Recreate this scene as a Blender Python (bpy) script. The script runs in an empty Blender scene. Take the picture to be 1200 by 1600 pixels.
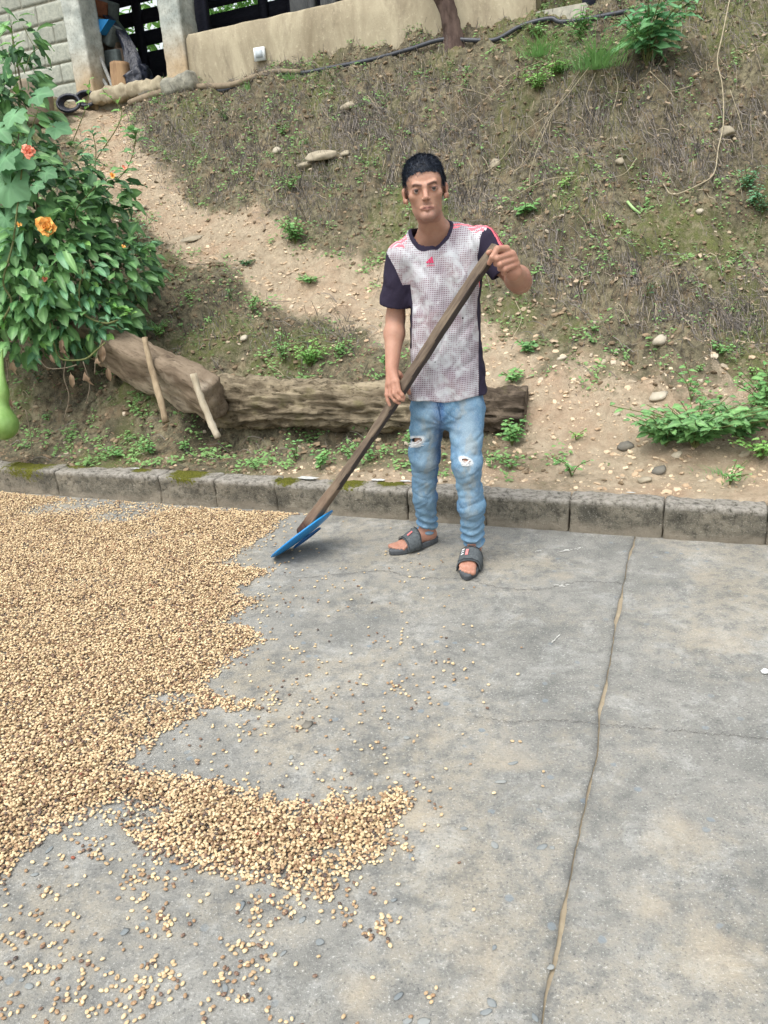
import bpy, math, random
import numpy as np
from mathutils import Vector, Matrix
random.seed(7); RNG = np.random.default_rng(7)
sc = bpy.context.scene
COL = sc.collection
R = math.radians

# ------------------------------------------------------------------ camera, sky, sun, exposure
CAM_F, CAM_H, CAM_TH, CAM_RO = 1200.0, 1.4, R(20), R(4)
cd = bpy.data.cameras.new("camera"); cam = bpy.data.objects.new("camera", cd); COL.objects.link(cam)
cd.sensor_fit = 'VERTICAL'; cd.sensor_height = 32.0; cd.lens = 32.0*CAM_F/1600.0
cd.clip_start = 0.05; cd.clip_end = 500
_f = Vector((0, math.cos(CAM_TH), -math.sin(CAM_TH)))
_u0 = Vector((0, math.sin(CAM_TH), math.cos(CAM_TH))); _r0 = Vector((1, 0, 0))
_r = _r0*math.cos(CAM_RO) - _u0*math.sin(CAM_RO)
_u = _r0*math.sin(CAM_RO) + _u0*math.cos(CAM_RO)
cam.matrix_world = Matrix(((_r.x, _u.x, -_f.x, 0), (_r.y, _u.y, -_f.y, 0), (_r.z, _u.z, -_f.z, CAM_H), (0, 0, 0, 1)))
sc.camera = cam

SUN_EL, SUN_AZ = R(62), R(215)      # azimuth clockwise from +Y
w = bpy.data.worlds.new("World"); sc.world = w; w.use_nodes = True
nt = w.node_tree; nt.nodes.clear()
sk = nt.nodes.new('ShaderNodeTexSky'); sk.sky_type = 'NISHITA'; sk.sun_disc = False
sk.sun_elevation = SUN_EL; sk.sun_rotation = SUN_AZ; sk.dust_density = 4.0; sk.air_density = 1.6; sk.ozone_density = 0.6
hs = nt.nodes.new('ShaderNodeHueSaturation'); hs.inputs['Saturation'].default_value = 0.32
bg = nt.nodes.new('ShaderNodeBackground'); bg.inputs['Strength'].default_value = 0.15
wo = nt.nodes.new('ShaderNodeOutputWorld')
nt.links.new(sk.outputs[0], hs.inputs['Color']); nt.links.new(hs.outputs[0], bg.inputs[0]); nt.links.new(bg.outputs[0], wo.inputs[0])
sl = bpy.data.lights.new("sun", 'SUN'); sl.energy = 1.05; sl.angle = R(32); sl.color = (1.0, 0.96, 0.9)
so = bpy.data.objects.new("sun", sl); COL.objects.link(so)
so.rotation_euler = (Vector((math.sin(SUN_AZ)*math.cos(SUN_EL), math.cos(SUN_AZ)*math.cos(SUN_EL), math.sin(SUN_EL)))).to_track_quat('Z', 'Y').to_euler()
sc.view_settings.view_transform = 'Standard'; sc.view_settings.look = 'None'
sc.view_settings.exposure = 0.9; sc.view_settings.gamma = 1.0

# ------------------------------------------------------------------ measuring helpers (photo pixel -> real place)
def ray(px, py):
    u = (px-600)/CAM_F; v = (800-py)/CAM_F
    c, s = math.cos(CAM_RO), math.sin(CAM_RO)
    X = u*c+v*s; Vv = -u*s+v*c
    return np.array([X, math.cos(CAM_TH)+Vv*math.sin(CAM_TH), -math.sin(CAM_TH)+Vv*math.cos(CAM_TH)])
def G(px, py, z=0.0):
    d = ray(px, py); t = (z-CAM_H)/d[2]; return np.array([d[0]*t, d[1]*t, z])
def P(px, py, Y):
    d = ray(px, py); t = Y/d[1]; return np.array([d[0]*t, Y, CAM_H+d[2]*t])
def proj(p):
    q = np.asarray(p, float) - np.array([0, 0, CAM_H])
    a = q @ np.array(_r); b = q @ np.array(_u); c = q @ np.array(_f)
    c = np.maximum(c, 1e-6)
    return 600+CAM_F*a/c, 800-CAM_F*b/c, c
def lerp(a, b, t): return a+(b-a)*t
def smooth(a, b, x):
    t = np.clip((x-a)/(b-a), 0, 1); return t*t*(3-2*t)

# ------------------------------------------------------------------ noise
_perm = np.random.default_rng(3).permutation(256); _perm = np.concatenate([_perm, _perm, _perm]).astype(np.int64)
_gr = np.random.default_rng(5).normal(size=(256, 3)); _gr /= np.linalg.norm(_gr, axis=1)[:, None]
def noise3(x, y, z):
    x, y, z = np.broadcast_arrays(np.asarray(x, float), np.asarray(y, float), np.asarray(z, float))
    xi, yi, zi = np.floor(x), np.floor(y), np.floor(z)
    xf, yf, zf = x-xi, y-yi, z-zi
    xi, yi, zi = xi.astype(np.int64) & 255, yi.astype(np.int64) & 255, zi.astype(np.int64) & 255
    u, v, w_ = [t*t*t*(t*(t*6-15)+10) for t in (xf, yf, zf)]
    def g(i, j, k):
        h = _perm[_perm[_perm[(xi+i) & 255]+((yi+j) & 255)]+((zi+k) & 255)]
        gg = _gr[h]
        return gg[..., 0]*(xf-i)+gg[..., 1]*(yf-j)+gg[..., 2]*(zf-k)
    x00 = lerp(g(0, 0, 0), g(1, 0, 0), u); x10 = lerp(g(0, 1, 0), g(1, 1, 0), u)
    x01 = lerp(g(0, 0, 1), g(1, 0, 1), u); x11 = lerp(g(0, 1, 1), g(1, 1, 1), u)
    return lerp(lerp(x00, x10, v), lerp(x01, x11, v), w_)*1.6
def fbm(x, y, z=0.0, o=4, g=0.5):
    s, a, f = 0, 1.0, 1.0
    for _ in range(o):
        s = s+a*noise3(np.asarray(x)*f, np.asarray(y)*f, np.asarray(z)*f+7.3*_); a *= g; f *= 2.03
    return s

# ------------------------------------------------------------------ object helpers
def mk(name, V, F, m=None, parent=None, col=None, smooth_=True, attrs=None, me_only=False):
    """V (n,3); F ndarray (k,3|4) or list of index lists or list of ndarrays"""
    me = bpy.data.meshes.new(name); V = np.asarray(V, np.float32)
    if isinstance(F, np.ndarray): groups = [F]
    elif len(F) and isinstance(F[0], np.ndarray) and F[0].ndim == 2: groups = F
    else: groups = None
    if groups is None:
        me.from_pydata([tuple(map(float, v)) for v in V], [], [tuple(int(i) for i in f) for f in F])
    else:
        idx = np.concatenate([g.ravel() for g in groups]).astype(np.int32)
        ln = np.concatenate([np.full(len(g), g.shape[1], np.int32) for g in groups])
        st = np.concatenate([[0], np.cumsum(ln)[:-1]]).astype(np.int32)
        me.vertices.add(len(V)); me.vertices.foreach_set('co', V.ravel())
        me.loops.add(len(idx)); me.loops.foreach_set('vertex_index', idx)
        me.polygons.add(len(ln)); me.polygons.foreach_set('loop_start', st)
        try: me.polygons.foreach_set('loop_total', ln)
        except Exception: pass
        me.update(calc_edges=True)
    me.polygons.foreach_set('use_smooth', np.full(len(me.polygons), bool(smooth_)))
    if col is not None:
        a = me.attributes.new('Col', 'FLOAT_COLOR', 'POINT')
        c = np.ones((len(V), 4), np.float32); c[:, :3] = col; a.data.foreach_set('color', c.ravel())
    for k, v in (attrs or {}).items():
        a = me.attributes.new(k, 'FLOAT', 'POINT'); a.data.foreach_set('value', np.asarray(v, np.float32))
    me.update()
    if m:
        for mm in (m if isinstance(m, (list, tuple)) else [m]): me.materials.append(mm)
    if me_only: return me
    o = bpy.data.objects.new(name, me); COL.objects.link(o)
    if parent: o.parent = parent
    return o
def inst(name, me, parent=None, M=None):
    o = bpy.data.objects.new(name, me); COL.objects.link(o)
    if parent: o.parent = parent
    if M is not None: o.matrix_local = M
    return o
def tag(o, label=None, cat=None, group=None, kind=None):
    if label: o['label'] = label
    if cat: o['category'] = cat
    if group: o['group'] = group
    if kind: o['kind'] = kind
    return o
def empty(name, loc=(0, 0, 0), rz=0.0, label=None, cat=None, group=None, kind=None, parent=None):
    o = bpy.data.objects.new(name, None); COL.objects.link(o); o.location = [float(v) for v in loc]; o.rotation_euler = (0, 0, rz)
    o.empty_display_size = .1
    if parent: o.parent = parent
    return tag(o, label, cat, group, kind)
def catmull(pts, n=6):
    p = np.asarray(pts, float); p = np.vstack([2*p[0]-p[1], p, 2*p[-1]-p[-2]]); out = []
    for i in range(1, len(p)-2):
        for t in np.linspace(0, 1, n, endpoint=False):
            out.append(.5*((2*p[i])+(-p[i-1]+p[i+1])*t+(2*p[i-1]-5*p[i]+4*p[i+1]-p[i+2])*t*t+(-p[i-1]+3*p[i]-3*p[i+1]+p[i+2])*t**3))
    out.append(p[-2]); return np.array(out)
def tubeVF(pts, rad, n=6, cap=True, sm=6):
    """rad: scalar or list; returns V,F quads"""
    pts = np.asarray(pts, float); k0 = len(pts)
    rad = np.full(k0, rad) if np.isscalar(rad) else np.asarray(rad, float)
    q = catmull(np.hstack([pts, rad[:, None]]), sm) if sm > 1 else np.hstack([pts, rad[:, None]])
    p, r = q[:, :3], q[:, 3]
    T = np.gradient(p, axis=0); T /= np.maximum(np.linalg.norm(T, axis=1), 1e-9)[:, None]
    ref = np.array([0, 0, 1.]) if abs(T[0][2]) < .9 else np.array([1., 0, 0])
    A = []; a = np.cross(ref, T[0]); a /= np.linalg.norm(a)
    for t in T:
        a = a-t*(a@t); a /= np.linalg.norm(a); A.append(a.copy())
    A = np.array(A); B = np.cross(T, A); th = np.linspace(0, 2*np.pi, n, endpoint=False)
    V = (p[:, None]+r[:, None, None]*(np.cos(th)[None, :, None]*A[:, None]+np.sin(th)[None, :, None]*B[:, None])).reshape(-1, 3)
    m = len(p); i = np.arange(m-1)[:, None]*n; j = np.arange(n)[None]; j2 = (j+1) % n
    F = np.stack([i+j, i+j2, i+n+j2, i+n+j], -1).reshape(-1, 4)
    if cap:
        V = np.vstack([V, p[0], p[-1]]); a0 = m*n; th_ = np.arange(n)
        F0 = np.stack([(th_+1) % n, th_, np.full(n, a0), np.full(n, a0)], -1)
        F1 = np.stack([(m-1)*n+th_, (m-1)*n+(th_+1) % n, np.full(n, a0+1), np.full(n, a0+1)], -1)
        return V, [F, np.vstack([F0, F1])[:, :3]]
    return V, [F]
def joinVF(parts):
    """parts of (V, [F arrays]); -> V, [tri, quad]"""
    Vs, q, off = [], {3: [], 4: []}, 0
    for V, Fs in parts:
        for F in Fs:
            if len(F): q[F.shape[1]].append(np.asarray(F)+off)
        Vs.append(V); off += len(V)
    return np.vstack(Vs), [np.vstack(v) for v in q.values() if v]
def tube(name, pts, rad, m, parent=None, n=6, sm=6, **k):
    V, F = tubeVF(pts, rad, n, True, sm); return mk(name, V, F, m, parent, **k)
def boxVF(x0, x1, y0, y1, z0, z1):
    V = np.array([(x, y, z) for z in (z0, z1) for y in (y0, y1) for x in (x0, x1)], float)
    F = np.array([(0, 2, 3, 1), (4, 5, 7, 6), (0, 1, 5, 4), (2, 6, 7, 3), (0, 4, 6, 2), (1, 3, 7, 5)])
    return V, [F]
def bevel(o, wd, seg=2):
    b = o.modifiers.new('bevel', 'BEVEL'); b.width = wd; b.segments = seg; b.limit_method = 'ANGLE'; return o
def rough_boxVF(sx, sy, sz, res, amp, seed=0, rnd=.012, freq=6., bottom=0.0):
    """subdivided box centred in x,y; z from 0..sz; rounded and noise-worn"""
    nx, ny, nz = [max(2, int(round(s/res))+1) for s in (sx, sy, sz)]
    g = {}; V = []; F = []
    def vid(i, j, k):
        if (i, j, k) not in g:
            g[(i, j, k)] = len(V); V.append((sx*(i/(nx-1)-.5), sy*(j/(ny-1)-.5), sz*k/(nz-1)))
        return g[(i, j, k)]
    for i in range(nx-1):
        for j in range(ny-1):
            for k in (0, nz-1):
                f = [vid(i, j, k), vid(i+1, j, k), vid(i+1, j+1, k), vid(i, j+1, k)]; F.append(f if k else f[::-1])
    for i in range(nx-1):
        for k in range(nz-1):
            for j in (0, ny-1):
                f = [vid(i, j, k), vid(i+1, j, k), vid(i+1, j, k+1), vid(i, j, k+1)]; F.append(f[::-1] if j else f)
    for j in range(ny-1):
        for k in range(nz-1):
            for i in (0, nx-1):
                f = [vid(i, j, k), vid(i, j+1, k), vid(i, j+1, k+1), vid(i, j, k+1)]; F.append(f if i else f[::-1])
    V = np.array(V); F = np.array(F)
    h = np.array([sx/2, sy/2, sz/2]); c = np.array([0, 0, sz/2]); q = V-c
    inner = np.clip(q, -(h-rnd), h-rnd); d = q-inner; L = np.linalg.norm(d, axis=1)
    V = c+inner+np.where(L[:, None] > 1e-9, d/np.maximum(L, 1e-9)[:, None]*np.minimum(L, rnd)[:, None], 0)
    nn = q/h; nn = np.sign(nn)*np.abs(nn)**6; nn /= np.linalg.norm(nn, axis=1)[:, None]+1e-9
    n = fbm(V[:, 0]*freq+seed*3.7, V[:, 1]*freq, V[:, 2]*freq, 4, .6)
    return V+nn*(n*amp)[:, None], [F]
def stoneVF(r, seed, flat=.6, sub=2, amp=.25):
    import bmesh
    bm = bmesh.new(); bmesh.ops.create_icosphere(bm, subdivisions=sub, radius=1)
    V = np.array([v.co[:] for v in bm.verts]); F = np.array([[v.index for v in f.verts] for f in bm.faces]); bm.free()
    n = fbm(V[:, 0]*1.1+seed*5, V[:, 1]*1.1, V[:, 2]*1.1, 3)
    V = V*(1+amp*n)[:, None]
    rr = np.random.default_rng(seed)
    for _ in range(5):
        a = rr.normal(size=3); a /= np.linalg.norm(a); dd = V@a; lim = rr.uniform(.55, .85)
        V = V-np.maximum(dd-lim, 0)[:, None]*a
    V[:, 2] *= flat; return V*r, [F]
def align(direction, normal_hint, pos, scale=1.0):
    """matrix: local Y -> direction, local Z -> normal"""
    d = Vector(direction).normalized(); n = Vector(normal_hint); n = (n-d*n.dot(d))
    n = n.normalized() if n.length > 1e-6 else d.orthogonal().normalized()
    x = d.cross(n)
    s = scale
    return Matrix(((x.x*s, d.x*s, n.x*s, pos[0]), (x.y*s, d.y*s, n.y*s, pos[1]), (x.z*s, d.z*s, n.z*s, pos[2]), (0, 0, 0, 1)))
def tile(V, F, pos, D, Nn, scale):
    """copy mesh (V,[F]) to many places: local Y->D, Z->Nn; returns V,[F]"""
    pos = np.asarray(pos); D = D/np.linalg.norm(D, axis=1)[:, None]
    Nn = Nn-D*np.sum(D*Nn, 1)[:, None]; Nn = Nn/np.maximum(np.linalg.norm(Nn, axis=1), 1e-6)[:, None]
    X = np.cross(D, Nn); sc_ = np.asarray(scale)
    if sc_.ndim == 1: sc_ = np.repeat(sc_[:, None], 3, 1)
    out = pos[:, None]+(V[None, :, 0, None]*sc_[:, None, 0, None])*X[:, None]+(V[None, :, 1, None]*sc_[:, None, 1, None])*D[:, None]+(V[None, :, 2, None]*sc_[:, None, 2, None])*Nn[:, None]
    k = len(V); off = (np.arange(len(pos))*k)[:, None, None]
    return out.reshape(-1, 3), [(f[None]+off).reshape(-1, f.shape[1]) for f in F]

# ------------------------------------------------------------------ materials
def lin(r, g, b): return tuple(((c/255)/12.92 if c/255 <= .04045 else ((c/255+.055)/1.055)**2.4) for c in (r, g, b))
class NB:
    def __init__(s, name):
        s.m = bpy.data.materials.new(name); s.m.use_nodes = True; s.t = s.m.node_tree; s.b = s.t.nodes['Principled BSDF']
        s.out = s.t.nodes['Material Output']
    def n(s, typ, **k):
        nd = s.t.nodes.new('ShaderNode'+typ)
        for a, v in k.items(): s.set(nd, a, v)
        return nd
    def set(s, nd, a, v):
        if a.startswith('p_'): setattr(nd, a[2:], v); return
        key = int(a[1:]) if a[0] == 'i' and a[1:].isdigit() else a
        sock = nd.inputs[key]
        if isinstance(v, bpy.types.NodeSocket): s.t.links.new(v, sock)
        elif isinstance(v, tuple) and sock.type == 'RGBA' and len(v) == 3: sock.default_value = (*v, 1)
        else: sock.default_value = v
    def coord(s, kind='Object'): return s.n('TexCoord').outputs[kind]
    def noise(s, vec, scale, detail=4, rough=.6, dist=0.0): return s.n('TexNoise', Vector=vec, Scale=scale, Detail=detail, Roughness=rough, Distortion=dist).outputs['Fac']
    def ramp(s, f, a, b, sm=False):
        r = s.n('MapRange', Value=f); r.inputs['From Min'].default_value = a; r.inputs['From Max'].default_value = b
        if sm: r.interpolation_type = 'SMOOTHSTEP'
        return r.outputs[0]
    def mix(s, f, a, b, mode='MIX'):
        m = s.n('Mix', p_data_type='RGBA', p_blend_type=mode); m.clamp_factor = True
        s.set(m, 'i0', f); s.set(m, 'i6', a); s.set(m, 'i7', b); return m.outputs[2]
    def math(s, op, a, b=0.0, c=None):
        m = s.n('Math', p_operation=op); s.set(m, 'i0', a); s.set(m, 'i1', b)
        if c is not None: s.set(m, 'i2', c)
        return m.outputs[0]
    def attr(s, name, typ='GEOMETRY'):
        a = s.n('Attribute', p_attribute_name=name); a.attribute_type = typ; return a
    def bump(s, h, strength=.3, dist=.01):
        b = s.n('Bump', Height=h, Strength=strength, Distance=dist); s.t.links.new(b.outputs[0], s.b.inputs['Normal']); return b
    def done(s, color=None, rough=None, spec=None, **k):
        if color is not None: s.set(s.b, 'Base Color', color)
        if rough is not None: s.set(s.b, 'Roughness', rough)
        if spec is not None: s.set(s.b, 'Specular IOR Level', spec)
        for a, v in k.items(): s.set(s.b, a.replace('_', ' '), v)
        return s.m
def simple(name, c1, c2, scale=12, rough=.8, bump=.3, bd=.004, spec=.3, coord='Object', detail=5, stretch=None):
    b = NB(name); v = b.coord(coord)
    if stretch: v = b.n('Mapping', Vector=v, Scale=stretch).outputs[0]
    n = b.noise(v, scale, detail, .65); c = b.mix(b.ramp(n, .3, .7), c1, c2)
    rnd = b.n('ObjectInfo').outputs['Random']
    c = b.mix(b.math('MULTIPLY', rnd, .3), c, tuple(x*.55 for x in c1))
    b.bump(n, bump, bd); return b.done(c, rough, spec)
# ================================================================== the lie of the land
KL = np.array([[-2.45, 4.73], [1.67, 3.07]])                 # foot of the kerb on the concrete
KD = (KL[1]-KL[0])/np.linalg.norm(KL[1]-KL[0]); KN = np.array([-KD[1], KD[0]])   # along (to the right), away from camera
KH, KW = 0.165, 0.135
def kerb_d(x, y): return (x-KL[0, 0])*KN[0]+(y-KL[0, 1])*KN[1]
ctrl = []
for s in np.linspace(-3, 8, 12):
    for dd, zz in ((-.3, .16), (.1, .16), (.32, .185)):
        p = KL[0]+KD*s+KN*dd; ctrl.append((p[0], p[1], zz))
for px, py, Y in [(0,690,5.2),(100,692,5.05),(200,692,4.9),(355,682,4.75),(500,690,4.45),(650,690,4.25),(800,697,4.05),(950,695,3.9),(1100,700,3.72),(1200,705,3.6),
        (0,600,5.6),(100,590,5.5),(200,600,5.2),(355,600,5.1),(450,578,5.1),(600,575,4.85),(750,600,4.6),(850,610,4.35),(1000,605,4.2),(1200,610,4.05),
        (600,500,5.35),(450,430,5.95),(300,370,6.6),(200,290,7.4),(165,210,8.5),(145,175,9.2),
        (330,420,6.1),(400,480,5.6),(300,500,5.6),(230,450,6.0),(240,540,5.45),(100,450,6.0),(0,450,6.2),(0,300,7.4),(100,300,7.3),(60,170,8.9),
        (245,300,7.35),(400,385,6.25),(560,440,5.8),(640,495,5.35),(800,520,4.95),(1000,550,4.6),(1200,555,4.45),
        (300,230,7.8),(450,270,6.8),(600,300,6.35),(700,330,6.0),(850,380,5.5),(1000,400,5.3),(1000,450,5.0),(1200,430,5.15),(1200,480,4.8),
        (300,160,8.4),(450,180,7.4),(600,180,7.0),(800,200,6.4),(1000,200,6.0),(1200,200,5.9),(800,300,6.0),(1000,300,5.65),(1200,300,5.55),
        (230,150,8.75),(300,128,8.8),(450,105,7.95),(600,82,7.55),(700,66,7.3),(800,42,7.1),(1000,8,6.7),(1200,5,6.5),(790,12,7.45),(900,-25,7.5),(1050,-50,7.4),(1200,-60,7.3)]:
    ctrl.append(tuple(P(px, py, Y)))
for x in (-4.5, -3, -1.5, 0, 1.5, 3, 4.5):
    ctrl.append((x, 11.5, 3.15 if x < 1 else 3.5)); ctrl.append((x, 9.8 if x < 0 else 8.9, 3.08 if x < 1 else 3.7))
for y, z in ((5.0, .3), (6.0, 1.0), (7.2, 1.9), (8.6, 2.7)): ctrl.append((-4.6, y+.6, z))
for y, z in ((3.6, .5), (4.6, 1.3), (5.4, 2.2), (6.3, 2.9)): ctrl.append((4.6, y, z))
ctrl = np.array(ctrl)
def _U(r2): return np.where(r2 > 1e-12, r2*np.log(np.maximum(r2, 1e-12)), 0)
_n = len(ctrl); _K = _U(((ctrl[:, None, :2]-ctrl[None, :, :2])**2).sum(-1))+np.eye(_n)*.03
_Pm = np.hstack([np.ones((_n, 1)), ctrl[:, :2]]); _A = np.zeros((_n+3, _n+3)); _A[:_n, :_n] = _K; _A[:_n, _n:] = _Pm; _A[_n:, :_n] = _Pm.T
_w = np.linalg.solve(_A, np.concatenate([ctrl[:, 2], np.zeros(3)]))
def base_h(x, y):
    x = np.asarray(x, float); y = np.asarray(y, float); sh = x.shape
    xc = np.clip(x.ravel(), -4.6, 4.6); yc = np.clip(y.ravel(), 2.2, 11.5); out = np.empty(len(xc))
    for i in range(0, len(xc), 60000):
        a, b = xc[i:i+60000], yc[i:i+60000]
        out[i:i+60000] = _U((a[:, None]-ctrl[:, 0])**2+(b[:, None]-ctrl[:, 1])**2)@_w[:_n]+_w[_n]+_w[_n+1]*a+_w[_n+2]*b
    return out.reshape(sh)
PATH = np.array([P(px, py, Y)[:2] for px, py, Y in [(1080,735,3.6),(950,690,3.9),(860,640,4.2),(760,560,4.8),(620,500,5.35),(450,430,5.95),(320,375,6.6),(210,300,7.3),(165,210,8.5),(150,180,9.2)]])
def path_d(x, y):
    p = np.stack([np.ravel(x), np.ravel(y)], 1); best = np.full(len(p), 9.)
    for a, b in zip(PATH[:-1], PATH[1:]):
        t = np.clip(((p-a)@(b-a))/((b-a)@(b-a)), 0, 1); best = np.minimum(best, np.linalg.norm(p-a-t[:, None]*(b-a), axis=1))
    return best.reshape(np.shape(x))
LA, LB = P(336, 628, 4.86), P(822, 644, 4.28)
LOGM = (LA+LB)[:2]/2; LOGD = (LB-LA)[:2]/np.linalg.norm((LB-LA)[:2])
def _hit0(px, py):
    d = ray(px, py); Y = np.arange(3.4, 9.5, .03); t = Y/d[1]; h = base_h(d[0]*t, Y); k = np.nonzero(CAM_H+d[2]*t < h)[0]; return (d[0]*t[k[0]], Y[k[0]]) if len(k) else (0, 20)
MOUNDS = [(*_hit0(px, py), r, a) for px, py, r, a in [(270,190,.32,.10),(560,160,.30,.13),(590,205,.22,.10),(690,175,.25,.10),(840,175,.28,.13),(925,150,.32,.14),(1010,190,.28,.13),(1095,185,.25,.10),(880,395,.25,.12),(950,420,.25,.12),(1040,455,.25,.10),(1135,460,.28,.12),(640,225,.22,.08),(330,270,.2,.07),(480,250,.25,.08),(740,250,.22,.09),(1180,150,.25,.12),(400,170,.25,.08),(515,495,.14,.07),(1110,330,.22,.08),(830,300,.2,.07),(600,320,.2,.07)]]
def hgt(x, y):
    x = np.asarray(x, float); y = np.asarray(y, float)
    z = base_h(x, y); kd = kerb_d(x, y); pd = path_d(x, y)
    rough = smooth(.15, .7, kd)*(.35+.65*smooth(.25, .7, pd))
    z = z+rough*(.085*fbm(x*2.1, y*2.1, 1.7, 3)+.065*fbm(x*6, y*6, 4.1, 3, .6)+.022*fbm(x*24, y*24, 9.1, 2)-.05*np.maximum(0, fbm(x*3.1, y*3.1, 41, 2)-.25))+.006*fbm(x*16, y*16, 2., 2)
    mn_ = 1+.6*fbm(x*9, y*9, 3.3, 2)
    for mx_, my_, mr_, ma_ in MOUNDS:
        dx_, dy_ = (x-mx_)/mr_, (y-my_)/(mr_*.62); rr_ = dx_*dx_+dy_*dy_; z = z+np.where(rr_ < 6, ma_*np.exp(-rr_*np.where(dy_ < 0, 1.7, .8))*mn_, 0)
    lx, ly = x-LOGM[0], y-LOGM[1]; la_ = lx*LOGD[0]+ly*LOGD[1]; lp_ = -lx*LOGD[1]+ly*LOGD[0]
    z = z-.07*np.exp(-((lp_+.10)/.16)**2)*(1-smooth(.85, 1.15, np.abs(la_)))
    return np.where(kd < .06, np.minimum(z, -.12), np.where(kd < .11, np.minimum(z, .14), z))
def T(px, py, y0=3.2, y1=13):
    d = ray(px, py); Y = np.arange(y0, y1, .015); t = Y/d[1]; X = d[0]*t; Z = CAM_H+d[2]*t
    h = hgt(X, Y); k = np.nonzero(Z < h)[0]
    if len(k) == 0: return np.array([X[-1], Y[-1], h[-1]])
    i = k[0]; return np.array([X[i], Y[i], h[i]])
# ================================================================== ground sheet (terrain)
def axis(lo, hi, a, b, fine, grow=1.18):
    c = list(np.arange(a, b, fine)); s = fine; x = c[-1]
    while x < hi: s *= grow; x += s; c.append(x)
    s = fine; x = c[0]
    while x > lo: s *= grow; x -= s; c.insert(0, x)
    return np.array(c)
gx = axis(-90, 90, -3.6, 3.6, .02); gy = axis(-60, 120, 3.1, 9.4, .02)
X, Y = np.meshgrid(gx, gy); Z = hgt(X, Y)
far = smooth(10, 40, np.hypot(X, Y)); Z = Z+far*fbm(X*.05, Y*.05, 0, 3)*3*(kerb_d(X, Y) > 0)
nx, ny = len(gx), len(gy); i = np.arange(ny-1)[:, None]*nx+np.arange(nx-1)[None]
F = np.stack([i, i+1, i+nx+1, i+nx], -1).reshape(-1, 4)
pd = path_d(X, Y); kd = kerb_d(X, Y)
def wpath(x, y):     # trodden earth: the path, its fan behind the kerb and a strip along the kerb
    pd_ = path_d(x, y); k_ = kerb_d(x, y); wd = .215+.15*fbm(x*1.8, y*1.8, 3, 4, .6)
    a = 1-smooth(wd*.3, wd*2.1, pd_)
    a = np.maximum(a, smooth(.3, 1.3, x+.3*fbm(x*3, y*3, 12, 3))*(1-smooth(.6, 1.7, k_+.4*fbm(x*2.2, y*2.2, 8, 4, .6))))
    return np.maximum(a, .85*(1-smooth(.12, .55, k_+.2*fbm(x*3, y*3, 5, 3)))*smooth(-1.9, .6, x))
w_path = wpath(X, Y)
mossn = fbm(X*1.6, Y*1.6, 11, 4); w_moss = smooth(.05, .55, mossn)*(1-w_path)
b = NB('earth'); v = b.coord(); P_ = b.attr('path').outputs['Fac']; Mo = b.attr('moss').outputs['Fac']
n1 = b.noise(v, 3.2, 6, .62); n2 = b.noise(v, 22, 6, .7); n3 = b.noise(v, 120, 4, .7)
c = b.mix(b.ramp(n1, .35, .65), lin(92, 88, 72), lin(136, 130, 106))
c = b.mix(b.ramp(n2, .42, .62), c, lin(70, 66, 56))
c = b.mix(b.math('MULTIPLY', b.ramp(b.noise(v, 9, 5, .7), .5, .68), .35), c, lin(154, 130, 104))
c = b.mix(b.math('MULTIPLY', Mo, b.ramp(n2, .35, .6)), c, lin(98, 104, 64))
pc = b.mix(b.ramp(n2, .3, .7), lin(142, 129, 109), lin(180, 166, 144))
pc = b.mix(b.math('MULTIPLY', b.ramp(n1, .45, .7), .5), pc, lin(162, 132, 108))
c = b.mix(b.ramp(b.math('ADD', P_, b.math('MULTIPLY', b.math('SUBTRACT', n2, .5), .9)), .35, .7), c, pc)
c = b.mix(b.math('MULTIPLY', b.ramp(n3, .6, .72), .5), c, lin(214, 196, 168))
c = b.mix(b.math('MULTIPLY', b.ramp(n3, .42, .3), .45), c, lin(60, 50, 42))
b.bump(b.math('ADD', n2, b.math('MULTIPLY', n3, .5)), .9, .02)
EARTH = b.done(c, .95, .1)
ground = mk('ground', np.stack([X.ravel(), Y.ravel(), Z.ravel()], 1), F, EARTH, attrs={'path': w_path.ravel(), 'moss': w_moss.ravel()})
tag(ground, kind='structure')

# ================================================================== the drying patio: concrete slabs
def SD(p): q = np.asarray(p)[..., :2]-KL[0]; return q@KD, q@KN
def W(s, d, z=0.0): s, d = np.broadcast_arrays(s, d); q = KL[0]+s[..., None]*KD+d[..., None]*KN; return np.concatenate([q, np.broadcast_to(np.asarray(z, float), s.shape)[..., None]], -1)
jp = np.array([SD(G(*a)) for a in [(993, 836), (990,848),(978,890),(965,960),(952,1040),(938,1110),(932,1180),(915,1260),(902,1310),(886,1400),(868,1500),(846,1600)]])
def joint_s(d):
    o = np.argsort(jp[:, 1]); s = np.interp(d, jp[o, 1], jp[o, 0]); return s+.004*fbm(d*9, 1.3, 0, 4, .6)
def gapw(d): return .003+.011*smooth(-.1, .45, fbm(d*2.6+4, 2.2, 0, 3))+.003*np.abs(fbm(d*30, 5, 0, 2))
hp = np.array([SD(G(*a)) for a in [(935,1133),(1000,1137),(1100,1143),(1200,1152)]])
def hj(s): return np.interp(s, hp[:, 0], hp[:, 1])+.007*fbm(s*11, 0, 3, 4, .65)
b = NB('concrete'); v = b.coord()
n0 = b.noise(v, .9, 5, .6, .4); n1 = b.noise(v, 3.1, 7, .66, .3); n2 = b.noise(v, 18, 8, .75); n3 = b.noise(v, 150, 3, .7); n4 = b.noise(v, 420, 2, .6)
c = b.mix(b.ramp(n1, .30, .70), lin(110, 111, 107), lin(144, 143, 137))
c = b.mix(b.math('MULTIPLY', b.ramp(b.math('ADD', n0, b.math('MULTIPLY', n2, .6)), .74, .96, True), .5), c, lin(164, 155, 136))
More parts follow.
